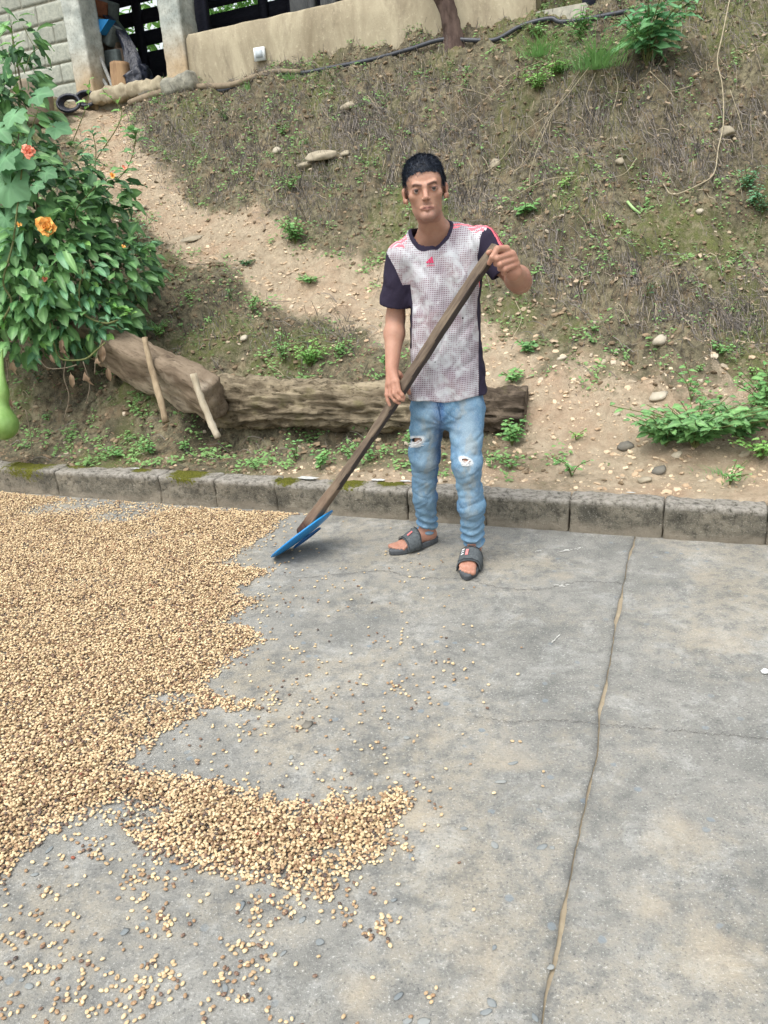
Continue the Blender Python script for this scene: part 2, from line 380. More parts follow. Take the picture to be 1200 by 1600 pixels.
c = b.mix(b.math('MULTIPLY', b.ramp(b.noise(v, 5.5, 8, .78, .5), .51, .66), .5), c, lin(172, 173, 169))
c = b.mix(b.math('MULTIPLY', b.ramp(n2, .50, .36), .5), c, lin(90, 91, 90))
c = b.mix(b.math('MULTIPLY', b.ramp(n3, .60, .70), .6), c, lin(204, 204, 198))
c = b.mix(b.math('MULTIPLY', b.ramp(n3, .43, .30), .8), c, lin(80, 81, 82))
c = b.mix(b.math('MULTIPLY', b.ramp(n4, .66, .74), .6), c, lin(214, 214, 210))
vo = b.n('TexVoronoi', Vector=b.n('Mapping', Vector=v, Scale=(1, 1.0, 1)).outputs[0], Scale=26.0); vo.inputs['Randomness'].default_value = 1
sel = b.n('TexWhiteNoise', Vector=vo.outputs['Position']).outputs[0]
peb = b.math('MULTIPLY', b.ramp(b.math('ADD', vo.outputs['Distance'], b.math('MULTIPLY', b.noise(v, 60, 2), .25)), .42, .34), b.math('GREATER_THAN', sel, .93))
wear = b.ramp(b.noise(v, .7, 2, .5), .3, .55)
c = b.mix(b.math('MULTIPLY', b.math('MULTIPLY', peb, wear), .75), c, lin(120, 130, 136))
st = b.attr('stain'); c = b.mix(b.math('MULTIPLY', b.ramp(b.math('ADD', st.outputs['Fac'], b.math('MULTIPLY', b.math('SUBTRACT', b.noise(v, 11, 7, .75), .5), 2.4)), .45, 1.35), .42), c, lin(180, 167, 144))
b.bump(b.math('ADD', b.math('MULTIPLY', n2, .8), b.math('ADD', n3, b.math('MULTIPLY', peb, -.3))), .55, .006)
CONC = b.done(c, .9, .2)
MORTAR = simple('joint_sand', lin(150, 138, 118), lin(178, 166, 142), 40, .95, .5, .004)
patio = empty('concrete_patio', (0, 0, 0), kind='structure')
STAINS = [(G(*a)[:2], r) for a, r in [((1130,1000),.16),((800,1180),.13),((650,1280),.08),((1180,1060),.05),((680,1150),.06),((880,900),.07),((1060,1300),.14),((1010,1420),.10),((850,870),.05),((1100,900),.12),((560,1560),.1),((760,1500),.12),((1130,1500),.14)]]
def slab(s, d, lift, name='slab'):
    p = W(s, d); x, y = p[..., 0], p[..., 1]
    z = .0025*fbm(x*1.2, y*1.2, 0, 3)+.0009*fbm(x*14, y*14, 2, 3)-.001+lift
    stn = np.zeros_like(x)
    for (cx, cy), r in STAINS: stn = np.maximum(stn, 1-smooth(.1, 1.25, np.hypot(x-cx, y-cy)/r*(1+.5*fbm(x*9, y*9, 1, 3))))
    m, n = x.shape; V = np.stack([x, y, z], -1).reshape(-1, 3)
    i = np.arange(m-1)[:, None]*n+np.arange(n-1)[None]; F = np.stack([i, i+1, i+n+1, i+n], -1).reshape(-1, 4)
    # skirt
    rim = np.concatenate([np.arange(n), np.arange(1, m)*n+n-1, (m-1)*n+np.arange(n-2, -1, -1), np.arange(m-2, 0, -1)*n])
    k = len(V); V2 = V[rim].copy(); V2[:, 2] -= .04; j = np.arange(len(rim)); j2 = (j+1) % len(rim)
    Fs = np.stack([rim[j2], rim[j], k+j, k+j2], -1)
    o = mk(name, np.vstack([V, V2]), [np.vstack([F, Fs])], CONC, patio, attrs={'stain': np.concatenate([stn.ravel(), np.zeros(len(rim))])})
    return o
dd = axis(-11, .03, -4.2, .0, .014); dd = dd[dd <= .03]
js = joint_s(dd); gw = gapw(dd)
t = np.concatenate([np.linspace(-8, -1.2, 25)[:-1], np.linspace(-1.2, 3.9, 230)]); t = (t-t[0])/(t[-1]-t[0])
slab(-8+(js-gw*.6+8)[:, None]*t[None], np.repeat(dd[:, None], len(t), 1), 0)
tt = np.concatenate([np.linspace(0, 1.6, 90), np.linspace(1.6, 9, 20)[1:]])/9.0
sR = joint_s(dd)[:, None]+(gapw(dd)*.6)[:, None]+(tt*9)[None]; slab(sR, np.repeat(dd[:, None], len(tt), 1), .0006)
p = W(np.array([[-8.2, 13], [-8.2, 13]]), np.array([[-11.2, -11.2], [.06, .06]]), -.010).reshape(-1, 3)
xs = np.linspace(-8.2, 13, 60); ds = np.linspace(-11.2, .06, 200); S_, D_ = np.meshgrid(xs, ds); q = W(S_, D_); 
zz = -.012+.003*fbm(q[..., 0]*20, q[..., 1]*20, 0, 3)
i = np.arange(199)[:, None]*60+np.arange(59)[None]
mk('joint_filler', np.stack([q[..., 0], q[..., 1], zz], -1).reshape(-1, 3), np.stack([i, i+1, i+61, i+60], -1).reshape(-1, 4), MORTAR, patio)
ra_ = np.random.default_rng(5); parts = []
for k in range(46):
    cx_, cy_ = (ra_.uniform(0, 900), 1600-abs(ra_.normal())*230) if k < 55 else (ra_.uniform(500, 1190), ra_.uniform(1000, 1500))
    c_ = G(cx_, cy_); r_ = ra_.uniform(.004, .010); Vp, Fp = stoneVF(r_, k, .18, 2, .15); Vp[:, 0] *= ra_.uniform(1.1, 2.2); a_ = ra_.uniform(0, 3.14)
    Vp = np.stack([Vp[:, 0]*math.cos(a_)-Vp[:, 1]*math.sin(a_)+c_[0], Vp[:, 0]*math.sin(a_)+Vp[:, 1]*math.cos(a_)+c_[1], Vp[:, 2]-r_*.09+.0015+.0025*float(fbm(c_[0]*1.2, c_[1]*1.2, 0, 3))], 1); parts.append((Vp, Fp))
Vp, Fp = joinVF(parts); b = NB('exposed_pebble'); n_ = b.noise(b.coord(), 9, 2); tag(mk('exposed_aggregate', Vp, Fp, b.done(b.mix(b.ramp(n_, .35, .65), lin(112, 119, 122), lin(142, 145, 142)), .8, .2), patio), kind='stuff')
# hairline cracks: thin ragged dark ribbons
CRK = simple('crack_dark', lin(62, 60, 58), lin(88, 84, 78), 60, .95, .2)
def crack(pix, wd, seed):
    q = catmull([G(*a) for a in pix], 30); n = len(q); t_ = np.arange(n)*.21+seed*9
    T_ = np.gradient(q, axis=0); N_ = np.stack([-T_[:, 1], T_[:, 0], T_[:, 2]*0], 1); N_ /= np.linalg.norm(N_, axis=1)[:, None]
    q = q+N_*(.012*fbm(t_, seed, 0, 4, .7))[:, None]; hw = wd*(.25+.9*np.clip(fbm(t_*1.7, 3, seed, 3)+.4, 0, 1.2))
    V = np.concatenate([q-N_*hw[:, None], q+N_*hw[:, None]]); V[:, 2] = .0028+.0025*fbm(V[:, 0]*1.2, V[:, 1]*1.2, 0, 3)*1.0
    i = np.arange(n-1); mk('crack', V, np.stack([i, i+1, n+i+1, n+i], -1), CRK, patio)
crack([(428,897),(470,903),(540,897),(600,893),(650,903),(720,905),(790,920),(850,921),(900,910),(972,912)], .0016, 1)
crack([(936,1133),(985,1137),(1040,1140),(1100,1146),(1150,1150),(1200,1156),(1260,1162)], .0012, 6)
crack([(740,1120),(800,1128),(860,1126),(932,1131)], .0013, 2)
crack([(640,870),(620,885),(606,893)], .001, 3)
crack([(700,985),(760,1000),(800,1010)], .0008, 4)
WHT = simple('lime_paint', lin(200, 200, 196), lin(226, 226, 222), 60, .9, .3)
def patch(name, c, r, m, seed, z=.004, asp=1., ang=0, parent=None, n=28):
    th = np.linspace(0, 2*np.pi, n, endpoint=False); rr = r*(1+.45*fbm(np.cos(th)*1.4+seed*3, np.sin(th)*1.4, 0, 4, .7))
    x, y = rr*np.cos(th), rr*np.sin(th)*asp; ca, sa = math.cos(ang), math.sin(ang)
    V = np.stack([c[0]+x*ca-y*sa, c[1]+x*sa+y*ca, np.full(n, c[2]+z)], 1); V = np.vstack([V, [c[0], c[1], c[2]+z+.0015]])
    a = np.arange(n); return mk(name, V, np.stack([a, (a+1) % n, np.full(n, n)], -1), m, parent)
LIM = simple('worn_lime', lin(168, 168, 162), lin(204, 204, 198), 90, .95, .3)
for (a, r, asp, ang) in [((885,861),.045,.28,.15),((905,857),.02,.4,.5),((878,916),.035,.3,-.1),((865,1002),.03,.09,.9),((840,862),.02,.3,.2)]:
    for q_ in range(16):
        dx_, dy_ = random.gauss(0, .5)*r, random.gauss(0, .5)*r*asp; c_ = G(*a)+np.array([dx_*math.cos(ang)-dy_*math.sin(ang), dx_*math.sin(ang)+dy_*math.cos(ang), 0])
        patch('paint_smear', c_, r*random.uniform(.06, .26), LIM, r*99+q_, .0028+.0001*q_, max(asp, .35), ang, patio, 14)

# ================================================================== kerb
b = NB('kerb_concrete'); v = b.coord('Object'); gp = b.n('NewGeometry').outputs['Position']
n1 = b.noise(gp, 7, 6, .65); n2 = b.noise(gp, 38, 6, .75); n3 = b.noise(gp, 170, 3, .7)
c = b.mix(b.ramp(n1, .35, .65), lin(84, 82, 74), lin(138, 132, 118))
c = b.mix(b.math('MULTIPLY', b.ramp(n2, .52, .36), .75), c, lin(56, 55, 50))
c = b.mix(b.math('MULTIPLY', b.ramp(n3, .58, .7), .6), c, lin(178, 174, 164))
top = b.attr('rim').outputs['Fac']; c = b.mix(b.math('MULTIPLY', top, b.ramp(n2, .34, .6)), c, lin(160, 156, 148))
ft = b.attr('foot').outputs['Fac']; c = b.mix(b.math('MULTIPLY', ft, .7), c, lin(140, 132, 118))
ms = b.attr('moss').outputs['Fac']; mc = b.mix(b.ramp(n3, .35, .65), lin(62, 66, 26), lin(112, 112, 44))
c = b.mix(b.ramp(b.math('ADD', ms, b.math('MULTIPLY', b.math('SUBTRACT', n2, .5), 1.6)), .45, .6), c, mc)
b.bump(b.math('ADD', n2, b.math('MULTIPLY', n3, .6)), .9, .012)
KERB = b.done(c, .95, .15)
LIM2 = simple('kerb_lime', lin(176, 178, 174), lin(214, 216, 212), 60, .95, .8, .006)
kerb = empty('kerb', (0, 0, 0), kind='structure')
kj = [SD(G(*a))[0] for a in [(18,769),(92,775),(250,788),(337,794),(432,800),(643,808),(762,817),(890,827),(1035,840),(1195,852)]]
while kj[0] > -5: kj.insert(0, kj[0]-.52)
while kj[-1] < 8: kj.append(kj[-1]+.5)
ang = math.atan2(KD[1], KD[0]); rk = random.Random(4)
MOSS = [(G(*a, KH), r) for a, r in [((60,722),.30),((130,724),.16),((300,738),.2),((448,750),.11),((545,752),.15),((615,752),.14),((830,800),.035),((815,808),.03),((905,808),.04),((1000,815),.03),((225,733),.10)]]
for a0, a1 in zip(kj[:-1], kj[1:]):
    L = a1-a0-.0015; V, F = rough_boxVF(L, KW, KH+.06, .0135, .0065, seed=a0*3, rnd=.012, freq=10)
    V[:, 2] -= .06
    M = Matrix.Translation([*(W(np.array((a0+a1)/2), np.array(KW/2+rk.uniform(-.004, .004)))[:2]), rk.uniform(-.006, .004)]) @ Matrix.Rotation(ang+rk.uniform(-.008, .008), 4, 'Z') @ Matrix.Rotation(rk.uniform(-.012, .012), 4, 'Y')
    Mn = np.array(M); Wd = V@Mn[:3, :3].T+Mn[:3, 3]
    # big worn bites along the edge and the joint
    bite = np.maximum(fbm(Wd[:, 0]*7, Wd[:, 1]*7, Wd[:, 2]*7+3, 3)-.35, 0)
    V[:, 1] += bite*.02*(V[:, 1] < -KW*.3); V[:, 2] -= bite*.02*(V[:, 2] > KH*.8)
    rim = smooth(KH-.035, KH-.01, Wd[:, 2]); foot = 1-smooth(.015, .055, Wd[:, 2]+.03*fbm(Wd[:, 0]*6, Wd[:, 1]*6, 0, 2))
    ms_ = np.zeros(len(V))
    for c_, r_ in MOSS: ms_ = np.maximum(ms_, 1.15-np.linalg.norm((Wd-c_)*[1, 1, 2.2], axis=1)/r_)
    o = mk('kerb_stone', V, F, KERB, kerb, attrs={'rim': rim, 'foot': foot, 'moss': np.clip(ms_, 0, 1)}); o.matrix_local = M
for a, r, asp in [((482,748),.062,.35),((592,751),.04,.4),((634,753),.03,.4),((212,733),.03,.3),((985,771),.02,.4)]:
    patch('paint_smear', G(*a, KH), r, LIM2, r*77, .006, asp, ang, kerb)
# earth that spills onto the joints is part of the ground

# ================================================================== the building on the bank
BA = R(-27); BO = P(140, 160, 9.3); BD = np.array([math.cos(BA), math.sin(BA)]); BN = np.array([-BD[1], BD[0]])
def BW(u, v_, z): return np.array([BO[0]+BD[0]*u+BN[0]*v_, BO[1]+BD[1]*u+BN[1]*v_, z])
def BP(px, py, back=0.0):
    d = ray(px, py); t = ((BO[:2]+BN*back)@BN)/(d[:2]@BN); p = np.array([0, 0, CAM_H])+d*t; q = p[:2]-BO[:2]; return q@BD, q@BN, p[2]
BLK = simple('block_concrete', lin(142, 147, 138), lin(182, 184, 170), 34, .95, .8, .006)
MORT = simple('mortar', lin(140, 140, 128), lin(176, 172, 156), 26, .95, .6, .005)
b = NB('pillar_render'); gp = b.n('NewGeometry').outputs['Position']; n1 = b.noise(gp, 5, 6, .65); n2 = b.noise(gp, 40, 5, .7)
zz = b.n('SeparateXYZ', Vector=gp).outputs['Z']
c = b.mix(b.ramp(n1, .35, .65), lin(140, 148, 144), lin(188, 192, 184)); lowm = b.ramp(b.math('ADD', zz, b.math('MULTIPLY', n1, .35)), 3.62, 3.2)
c = b.mix(b.math('MULTIPLY', lowm, .8), c, lin(184, 158, 122)); c = b.mix(b.math('MULTIPLY', b.ramp(n2, .5, .36), .35), c, lin(120, 116, 104))
b.bump(n2, .5, .006); PIL = b.done(c, .92, .2)
b = NB('low_wall_render'); gp = b.n('NewGeometry').outputs['Position']; mp = b.n('Mapping', Vector=gp, Scale=(1, 1, .35)).outputs[0]
n1 = b.noise(mp, 3.2, 7, .68, .4); n2 = b.noise(gp, 30, 6, .7); n3 = b.noise(mp, 9, 5, .7)
c = b.mix(b.ramp(n1, .32, .62), lin(136, 126, 106), lin(176, 167, 144)); c = b.mix(b.math('MULTIPLY', b.ramp(n3, .5, .7), .6), c, lin(126, 116, 100))
c = b.mix(b.math('MULTIPLY', b.ramp(n2, .56, .7), .4), c, lin(206, 196, 170)); b.bump(n2, .5, .008); LOWW = b.done(c, .95, .1)
DARKW = simple('dark_timber', lin(38, 42, 58), lin(58, 60, 74), 14, .8, .5, .004, stretch=(1, 6, 6))
bld = empty('farm_shed', BW(0, 0, 0), BA, 'pale concrete block shed with open timber slatted sides up on the bank', 'shed')
# block wall to the left of the first pillar, laid in running bond
mk('mortar_bed', *boxVF(-4.2, -.13, .012, .138, 2.2, 5.2), MORT, bld)
rb = random.Random(2); protos = []
for k in range(4):
    V, F = rough_boxVF(.39, .15, .178, .03, .0035, seed=k, rnd=.008); protos.append(mk('block', V, F, BLK, me_only=True))
zc = 3.695-.19*8; row = 0
while zc < 5.1:
    u = -.135-(.2 if row % 2 else .0)
    if row % 2 == 1:
        V, F = rough_boxVF(.19, .15, .178, .03, .0035, seed=9, rnd=.008); o = mk('block', V, F, BLK, bld); o.location = (-.135-.095, .075, zc+.006)
        u = -.135-.2
    while u > -4:
        inst('block', protos[rb.randrange(4)], bld, Matrix.Translation((u-.195, .075+rb.uniform(-.003, .003), zc+.006)) @ Matrix.Rotation(rb.choice((0, math.pi)), 4, 'Z')); u -= .4
    zc += .19; row += 1
def pillar(u0, u1, z0, z1):
    V, F = rough_boxVF(u1-u0, .26, z1-z0, .022, .007, seed=u0*7, rnd=.012, freq=9); o = mk('pillar', V, F, PIL, bld); o.location = ((u0+u1)/2, .09, z0)
pillar(-.12, .12, 2.4, 5.3); pillar(1.12, 1.375, 2.6, 5.3)
# low rendered wall
xs = np.linspace(1.385, 4.86, 110); prof = []
V = []; 
for k, u in enumerate(xs):
    tz = 3.325+.012*fbm(u*2, 1, 0, 3)-(.03 if k == 0 else 0)
    for (v_, z_) in [(-.02, 2.4), (-.02, 2.8), (-.015, 3.0), (-.018, 3.15), (-.012, tz-.02), (0, tz), (.06, tz+.006), (.12, tz), (.14, tz-.02), (.14, 2.4)]:
        V.append((u, v_+.007*fbm(u*4, z_*4, v_, 3), z_))
n = 10; i = np.arange(len(xs)-1)[:, None]*n+np.arange(n-1)[None]
caps = [list(range(n))[::-1], list(range((len(xs)-1)*n, len(xs)*n))]
Fq = [list(map(int, f)) for f in np.stack([i, i+n, i+n+1, i+1], -1).reshape(-1, 4)]+caps
mk('low_wall', V, Fq, LOWW, bld)
# slatted timber wall at the back, side and front boards
BK = 2.5
for k, (z0, hh) in enumerate([(2.92, .235), (3.16, .245), (3.41, .245), (3.66, .255), (4.0, .17), (4.25, .165), (4.49, .17), (4.735, .165), (4.98, .17)]):
    for (u0, u1) in ((-3.8, -.9), (-.897, 2.1), (2.103, 5.1)):
        dz = rb.uniform(-.008, .008) if k > 3 else 0
        o = mk('board', *boxVF(u0, u1, BK+rb.uniform(-.006, .006), BK+.03, z0+dz, z0+hh+dz), DARKW, bld)
for u in (-3.75, -1.25, -.4, .75, 1.15, 2.15, 3.1, 4.0, 5.0):
    mk('post', *boxVF(u-.05, u+.05, BK-.09, BK-.01, 2.8, 5.25), DARKW, bld)
# near timber: two posts and grey planks seen over the low wall
GREYW = simple('grey_timber', lin(92, 96, 100), lin(136, 138, 138), 16, .85, .5, .004, stretch=(8, 8, 1))
for px, w_, m_ in ((313, .16, DARKW), (300, .07, DARKW), (472, .2, GREYW), (490, .07, GREYW), (512, .09, GREYW), (524, .06, GREYW), (566, .12, GREYW)):
    u, v_, z_ = BP(px, 20, .5); mk('post', *boxVF(u-w_/2, u+w_/2, .45, .5+w_*.3, 2.8, 5.25), m_, bld)
ROOFM = simple('roof_sheet', lin(96, 92, 88), lin(130, 122, 112), 5, .6, .2)
V = []; xs = np.linspace(-4.4, 5.8, 180)
for v_, z_ in ((-.5, 5.32), (3.2, 5.9)):
    for u in xs: V.append((u, v_, z_+.02*math.sin(u*50)))
n = len(xs); i = np.arange(n-1); o = mk('roof', V, np.stack([i, i+1, n+i+1, n+i], -1), ROOFM, bld); s_ = o.modifiers.new('thick', 'SOLIDIFY'); s_.thickness = .01
mk('side_wall', *boxVF(-4.2, -4.05, .14, BK+.03, 2.4, 5.3), BLK, bld)
mk('side_wall', *boxVF(5.2, 5.3, .1, BK+.03, 2.4, 5.3), DARKW, bld)
mk('shed_floor', *boxVF(-4.1, 5.25, -.01, BK+.03, 2.3, 2.965), MORT, bld)
# doorstep slab in front of the opening
V, F = rough_boxVF(.98, .22, .14, .025, .03, seed=5, rnd=.04, freq=9); o = mk('door_step', V, F, LOWW, bld); o.location = (.62, -.03, 2.855)
# ================================================================== timber, stones and odds and ends
def barkVF(p0, p1, r0, r1, seed, n=44, m=60, amp=.02, squash=1., furrow=.5):
    p0, p1 = np.array(p0), np.array(p1); t = np.linspace(0, 1, m); ax = p1-p0; L = np.linalg.norm(ax); ax /= L
    a = np.cross([0, 0, 1], ax); a /= np.linalg.norm(a); b_ = np.cross(ax, a); th = np.linspace(0, 2*np.pi, n, endpoint=False)
    TT, TH = np.meshgrid(t, th, indexing='ij'); r = r0+(r1-r0)*TT
    r = r*(1+.07*fbm(TT*L*1.6+seed, np.cos(TH), np.sin(TH), 3))
    fz = fbm(TT*L*5+seed, np.cos(TH)*4.5, np.sin(TH)*4.5, 4, .6); r = r+amp*fz-amp*furrow*np.maximum(0, .25-np.abs(fbm(TT*L*2.2, np.cos(TH)*5+seed, np.sin(TH)*5, 2)))*4
    c = p0+(p1-p0)*TT[..., None]
    V = c+(a*np.cos(TH)[..., None]+b_*np.sin(TH)[..., None]*squash)*r[..., None]; V = V.reshape(-1, 3)
    i = np.arange(m-1)[:, None]*n; j = np.arange(n)[None]; j2 = (j+1) % n
    F = np.stack([i+j, i+n+j, i+n+j2, i+j2], -1).reshape(-1, 4)
    k = len(V); V = np.vstack([V, p0-ax*.004, p1+ax*.004]); q = np.arange(n)
    tri = np.vstack([np.stack([np.full(n, k), q, (q+1) % n], 1), np.stack([np.full(n, k+1), (m-1)*n+(q+1) % n, (m-1)*n+q], 1)])
    return V, [tri, F], np.concatenate([TT.ravel(), [0, 1]])
b = NB('log_bark'); gp = b.n('NewGeometry').outputs['Position']; rk_ = b.attr('along').outputs['Fac']
mp = b.n('Mapping', Vector=gp, Rotation=(0, 0, R(22)), Scale=(.35, 1, 1.1)).outputs[0]
n1 = b.noise(mp, 7, 7, .68, .5); n2 = b.noise(mp, 34, 6, .75, .3); n3 = b.noise(gp, 4, 4)
ca = b.mix(b.ramp(n1, .36, .62), lin(104, 94, 78), lin(166, 154, 130)); cb = b.mix(b.ramp(n1, .38, .62), lin(70, 62, 54), lin(120, 108, 94))
c = b.mix(b.ramp(b.math('ADD', rk_, b.math('MULTIPLY', n3, .2)), .72, .84), ca, cb)
c = b.mix(b.math('MULTIPLY', b.ramp(n2, .48, .36), .75), c, lin(44, 38, 30)); c = b.mix(b.math('MULTIPLY', b.ramp(b.noise(gp, 6, 5), .58, .7), .35), c, lin(104, 104, 60))
b.bump(b.math('ADD', n1, n2), 1.0, .02); BARK = b.done(c, .95, .1)
def on(p, dz=0.): return np.array([p[0], p[1], float(hgt(p[0], p[1]))+dz])
la, lb = LA, LB
V, F, al = barkVF(la, lb, .152, .140, 2, n=72, m=190, amp=.03, furrow=1.3)
lg = mk('fallen_log', V, F, BARK, attrs={'along': al}); tag(lg, 'long fallen log with flaking bark lying on the earth behind the man', 'log')
BEAM = NB('hewn_beam'); b = BEAM; v = b.coord('Object'); mp = b.n('Mapping', Vector=v, Scale=(.22, 1, 1)).outputs[0]
n1 = b.noise(mp, 9, 6, .66, .6); n2 = b.noise(mp, 42, 5, .7, .2); n3 = b.noise(v, 3, 4)
c = b.mix(b.ramp(n1, .35, .65), lin(98, 86, 72), lin(142, 128, 110)); c = b.mix(b.math('MULTIPLY', b.ramp(n3, .52, .66), .5), c, lin(184, 174, 156))
c = b.mix(b.math('MULTIPLY', b.ramp(n2, .46, .34), .7), c, lin(66, 56, 46)); b.bump(b.math('ADD', n1, n2), .8, .01); BEAMM = b.done(c, .9, .15)
ba, bb = P(336, 622, 4.56), P(128, 508, 5.35)
d = bb-ba; L = np.linalg.norm(d)
V, F = rough_boxVF(L, .17, .315, .02, .018, seed=3, rnd=.03, freq=5); V[:, 2] -= .1675
V[:, 2] *= 1-.18*smooth(L*.1, L*.5, V[:, 0]); V[:, 1] += .012*np.sin(V[:, 0]*4)
e = V[:, 0] < -L/2+.16; V[e, 2] = V[e, 2]*(1-.35*((-L/2+.16-V[e, 0])/.16)*(V[e, 2] > 0))
V[:, 2] -= .05*(1-(V[:, 0]/(L/2))**2)
xa = Vector(d).normalized(); ya = Vector((0, 0, 1)).cross(xa).normalized(); za = xa.cross(ya)
# lean the broad face up towards the viewer
M = Matrix(((xa.x, ya.x, za.x, 0), (xa.y, ya.y, za.y, 0), (xa.z, ya.z, za.z, 0), (0, 0, 0, 1))) @ Matrix.Rotation(R(-22), 4, 'X')
M.translation = Vector((ba+bb)/2)
o = mk('hewn_beam', V, F, BEAMM); o.matrix_world = M; tag(o, 'thick hewn grey beam propped on stakes, slanting down from under the flowering bush', 'beam')
STK = simple('stake_wood', lin(120, 104, 82), lin(170, 154, 128), 20, .9, .5, .004, stretch=(1, 1, .2))
STK2 = simple('pale_stake', lin(150, 138, 116), lin(196, 188, 168), 20, .9, .5, .004, stretch=(1, 1, .2))
def stake(p0, p1, r0, r1, m, label, seed):
    p0, p1 = np.array(p0), np.array(p1); q = [p0+(p1-p0)*t+np.array([.006*math.sin(t*5+seed), 0, 0]) for t in (0, .33, .66, 1)]
    V, F = tubeVF(q, [r0, r0, (r0+r1)/2, r1], 10, True, 5); V = V+.004*fbm(V[:, 0]*30, V[:, 1]*30, V[:, 2]*30, 3)[:, None]
    return tag(mk('stake', V, F, m), label, 'stake', 'stakes propping the beam')
stake(P(258, 660, 4.56), P(226, 528, 4.79), .021, .017, STK, 'thin brown stake leaning on the middle of the hewn beam', 1)
stake(P(339, 684, 4.28), P(301, 584, 4.38), .020, .019, STK2, 'stake with a stripped pale tip at the lower end of the hewn beam', 2)
# stones --------------------------------------------------
ROCK = simple('rock', lin(136, 128, 112), lin(182, 172, 150), 9, .9, .6, .008)
ROCKD = simple('grey_rock', lin(96, 94, 88), lin(130, 126, 116), 12, .9, .6, .008)
ROCKW = simple('white_stone', lin(168, 160, 142), lin(198, 190, 172), 14, .85, .4, .004)
def stone(px, py, r, m, label, seed, flat=.6, asp=1.5, rot=0, cat='stone', sink=.25):
    p = T(px, py); V, F = stoneVF(r, seed, flat, 3 if r > .05 else 2); V[:, 0] *= asp
    o = mk('stone', V, F, m); o.location = (p[0], p[1], p[2]+r*flat*(1-sink*2)); o.rotation_euler = (R(12), R(-10), rot); return tag(o, label, cat)
for a in [(503,250,.085,ROCK,'large flat tan rock jutting from the bank left of the man',3,.5,1.5,.3),(478,262,.05,ROCK,'rough tan rock just below left of the large flat one',5,.5,1.5,.2),
    (433,240,.035,ROCKW,'small rounded pale stone at the far left of the large flat rock',7,.8,1.1,0),(540,247,.035,ROCK,'small tan stone right of the large flat rock',9,.7,1.4,0),
    (382,532,.028,ROCKW,'lone white round stone above the join of beam and log',11,.8,1.1,0),(300,376,.06,ROCK,'flat pale stone set in the middle of the path',13,.3,1.7,.2),(218,327,.05,ROCK,'flat pale stone on the path beside the bush',15,.3,1.5,.1),
    (978,702,.035,ROCKD,'blue-grey oval stone on the trodden earth',17,.6,1.6,-.2),(1030,540,.045,ROCKW,'angular pale stone on the right-hand slope',19,.7,1.2,.4),(1133,215,.06,ROCK,'tan stone beside the long hanging vine',21,.8,1.0,0),
    (968,262,.028,ROCK,'small tan stone in the mossy bank',23,.8,1.2,0),(1030,740,.032,ROCKD,'brown stone behind the right part of the kerb',25,.6,1.4,0),(1008,752,.03,ROCK,'tan flat pebble just behind the kerb top',27,.5,1.5,.3),
    (1092,338,.025,ROCKW,'small pale stone under the vine loop',29,.8,1.2,0),(878,563,.024,ROCKW,'small white stone on the slope right of the log',31,.6,1.5,0),(1028,625,.04,ROCKW,'broad pale stone near the low green bush',33,.5,1.6,0),
    (772,262,.045,ROCK,'pale weathered stone level with the man\'s head',35,.8,1.2,0),(545,175,.05,ROCK,'tan rock high on the bank below the pipe',37,.7,1.5,.4)]:
    stone(*a)
V, F = rough_boxVF(.36, .16, .17, .02, .02, seed=8, rnd=.05); q = P(280, 118, 8.55)
o = mk('rubble_block', V, F, simple('rubble', lin(112, 112, 104), lin(168, 166, 150), 16, .95, .9, .02)); o.location = (q[0], q[1], float(hgt(q[0], q[1]))-.02); o.rotation_euler = (0, -.15, R(-20)); tag(o, 'rough lump of old concrete at the foot of the second shed pillar', 'rubble')
# pipe, pole, tree ----------------------------------------
PIPE = simple('black_pipe', lin(46, 50, 58), lin(66, 70, 78), 20, .45, .1, .002, .5)
CRX, CRY = [150, 230, 300, 450, 600, 700, 800, 905, 1000], [9.0, 8.72, 8.55, 7.85, 7.45, 7.2, 7.0, 6.85, 6.7]
def onpath(pix, r, dz=0):
    out = []
    for a in pix:
        p = P(a[0], a[1], np.interp(a[0], CRX, CRY)); h_ = float(hgt(p[0], p[1])); out.append([p[0], p[1], max(h_+r*.6, p[2] if p[2] < h_+.06 else h_+.04)])
    return out
pp = onpath([(312,131),(345,117),(380,104),(425,88),(470,78),(520,74),(580,74),(640,70),(690,62),(740,55),(775,45),(815,31),(860,17),(905,4)], .022)
o = tube('water_pipe', pp+[[pp[-1][0]+1.2, pp[-1][1]-.2, pp[-1][2]+.1]], .017, PIPE, n=10); tag(o, 'black plastic water pipe snaking along the top of the bank', 'pipe')
POLE = simple('old_pole', lin(120, 108, 90), lin(160, 146, 124), 16, .9, .5, .004)
pp = onpath([(202,158),(240,148),(280,140),(320,130),(360,122),(420,113),(470,107)], .02)
o = tube('pole', pp, [.032,.034,.03,.03,.026,.022,.018], POLE, n=10); tag(o, 'weathered wooden pole lying in front of the shed opening', 'pole')
tr = P(708, 62, 7.22); TRK = simple('tree_bark', lin(60, 48, 44), lin(104, 88, 80), 18, .95, .9, .02, stretch=(1, 1, .3))
tp = P(684, -30, 7.25); tq = tp+(tp-tr)*1.6
V, F = tubeVF([tr-[0, 0, .15], tr, (tr+tp)/2+[.02, 0, 0], tp, tq], [.13, .085, .07, .075, .06], 22, True, 12); V = V+np.stack([.02*fbm(V[:, 0]*16, V[:, 1]*16, V[:, 2]*5, 3)]*3, 1)
tree = empty('tree', tr, 0, 'dark rough tree trunk rising at the right of the low shed wall', 'tree'); o = mk('trunk', V-tr, F, TRK, tree)
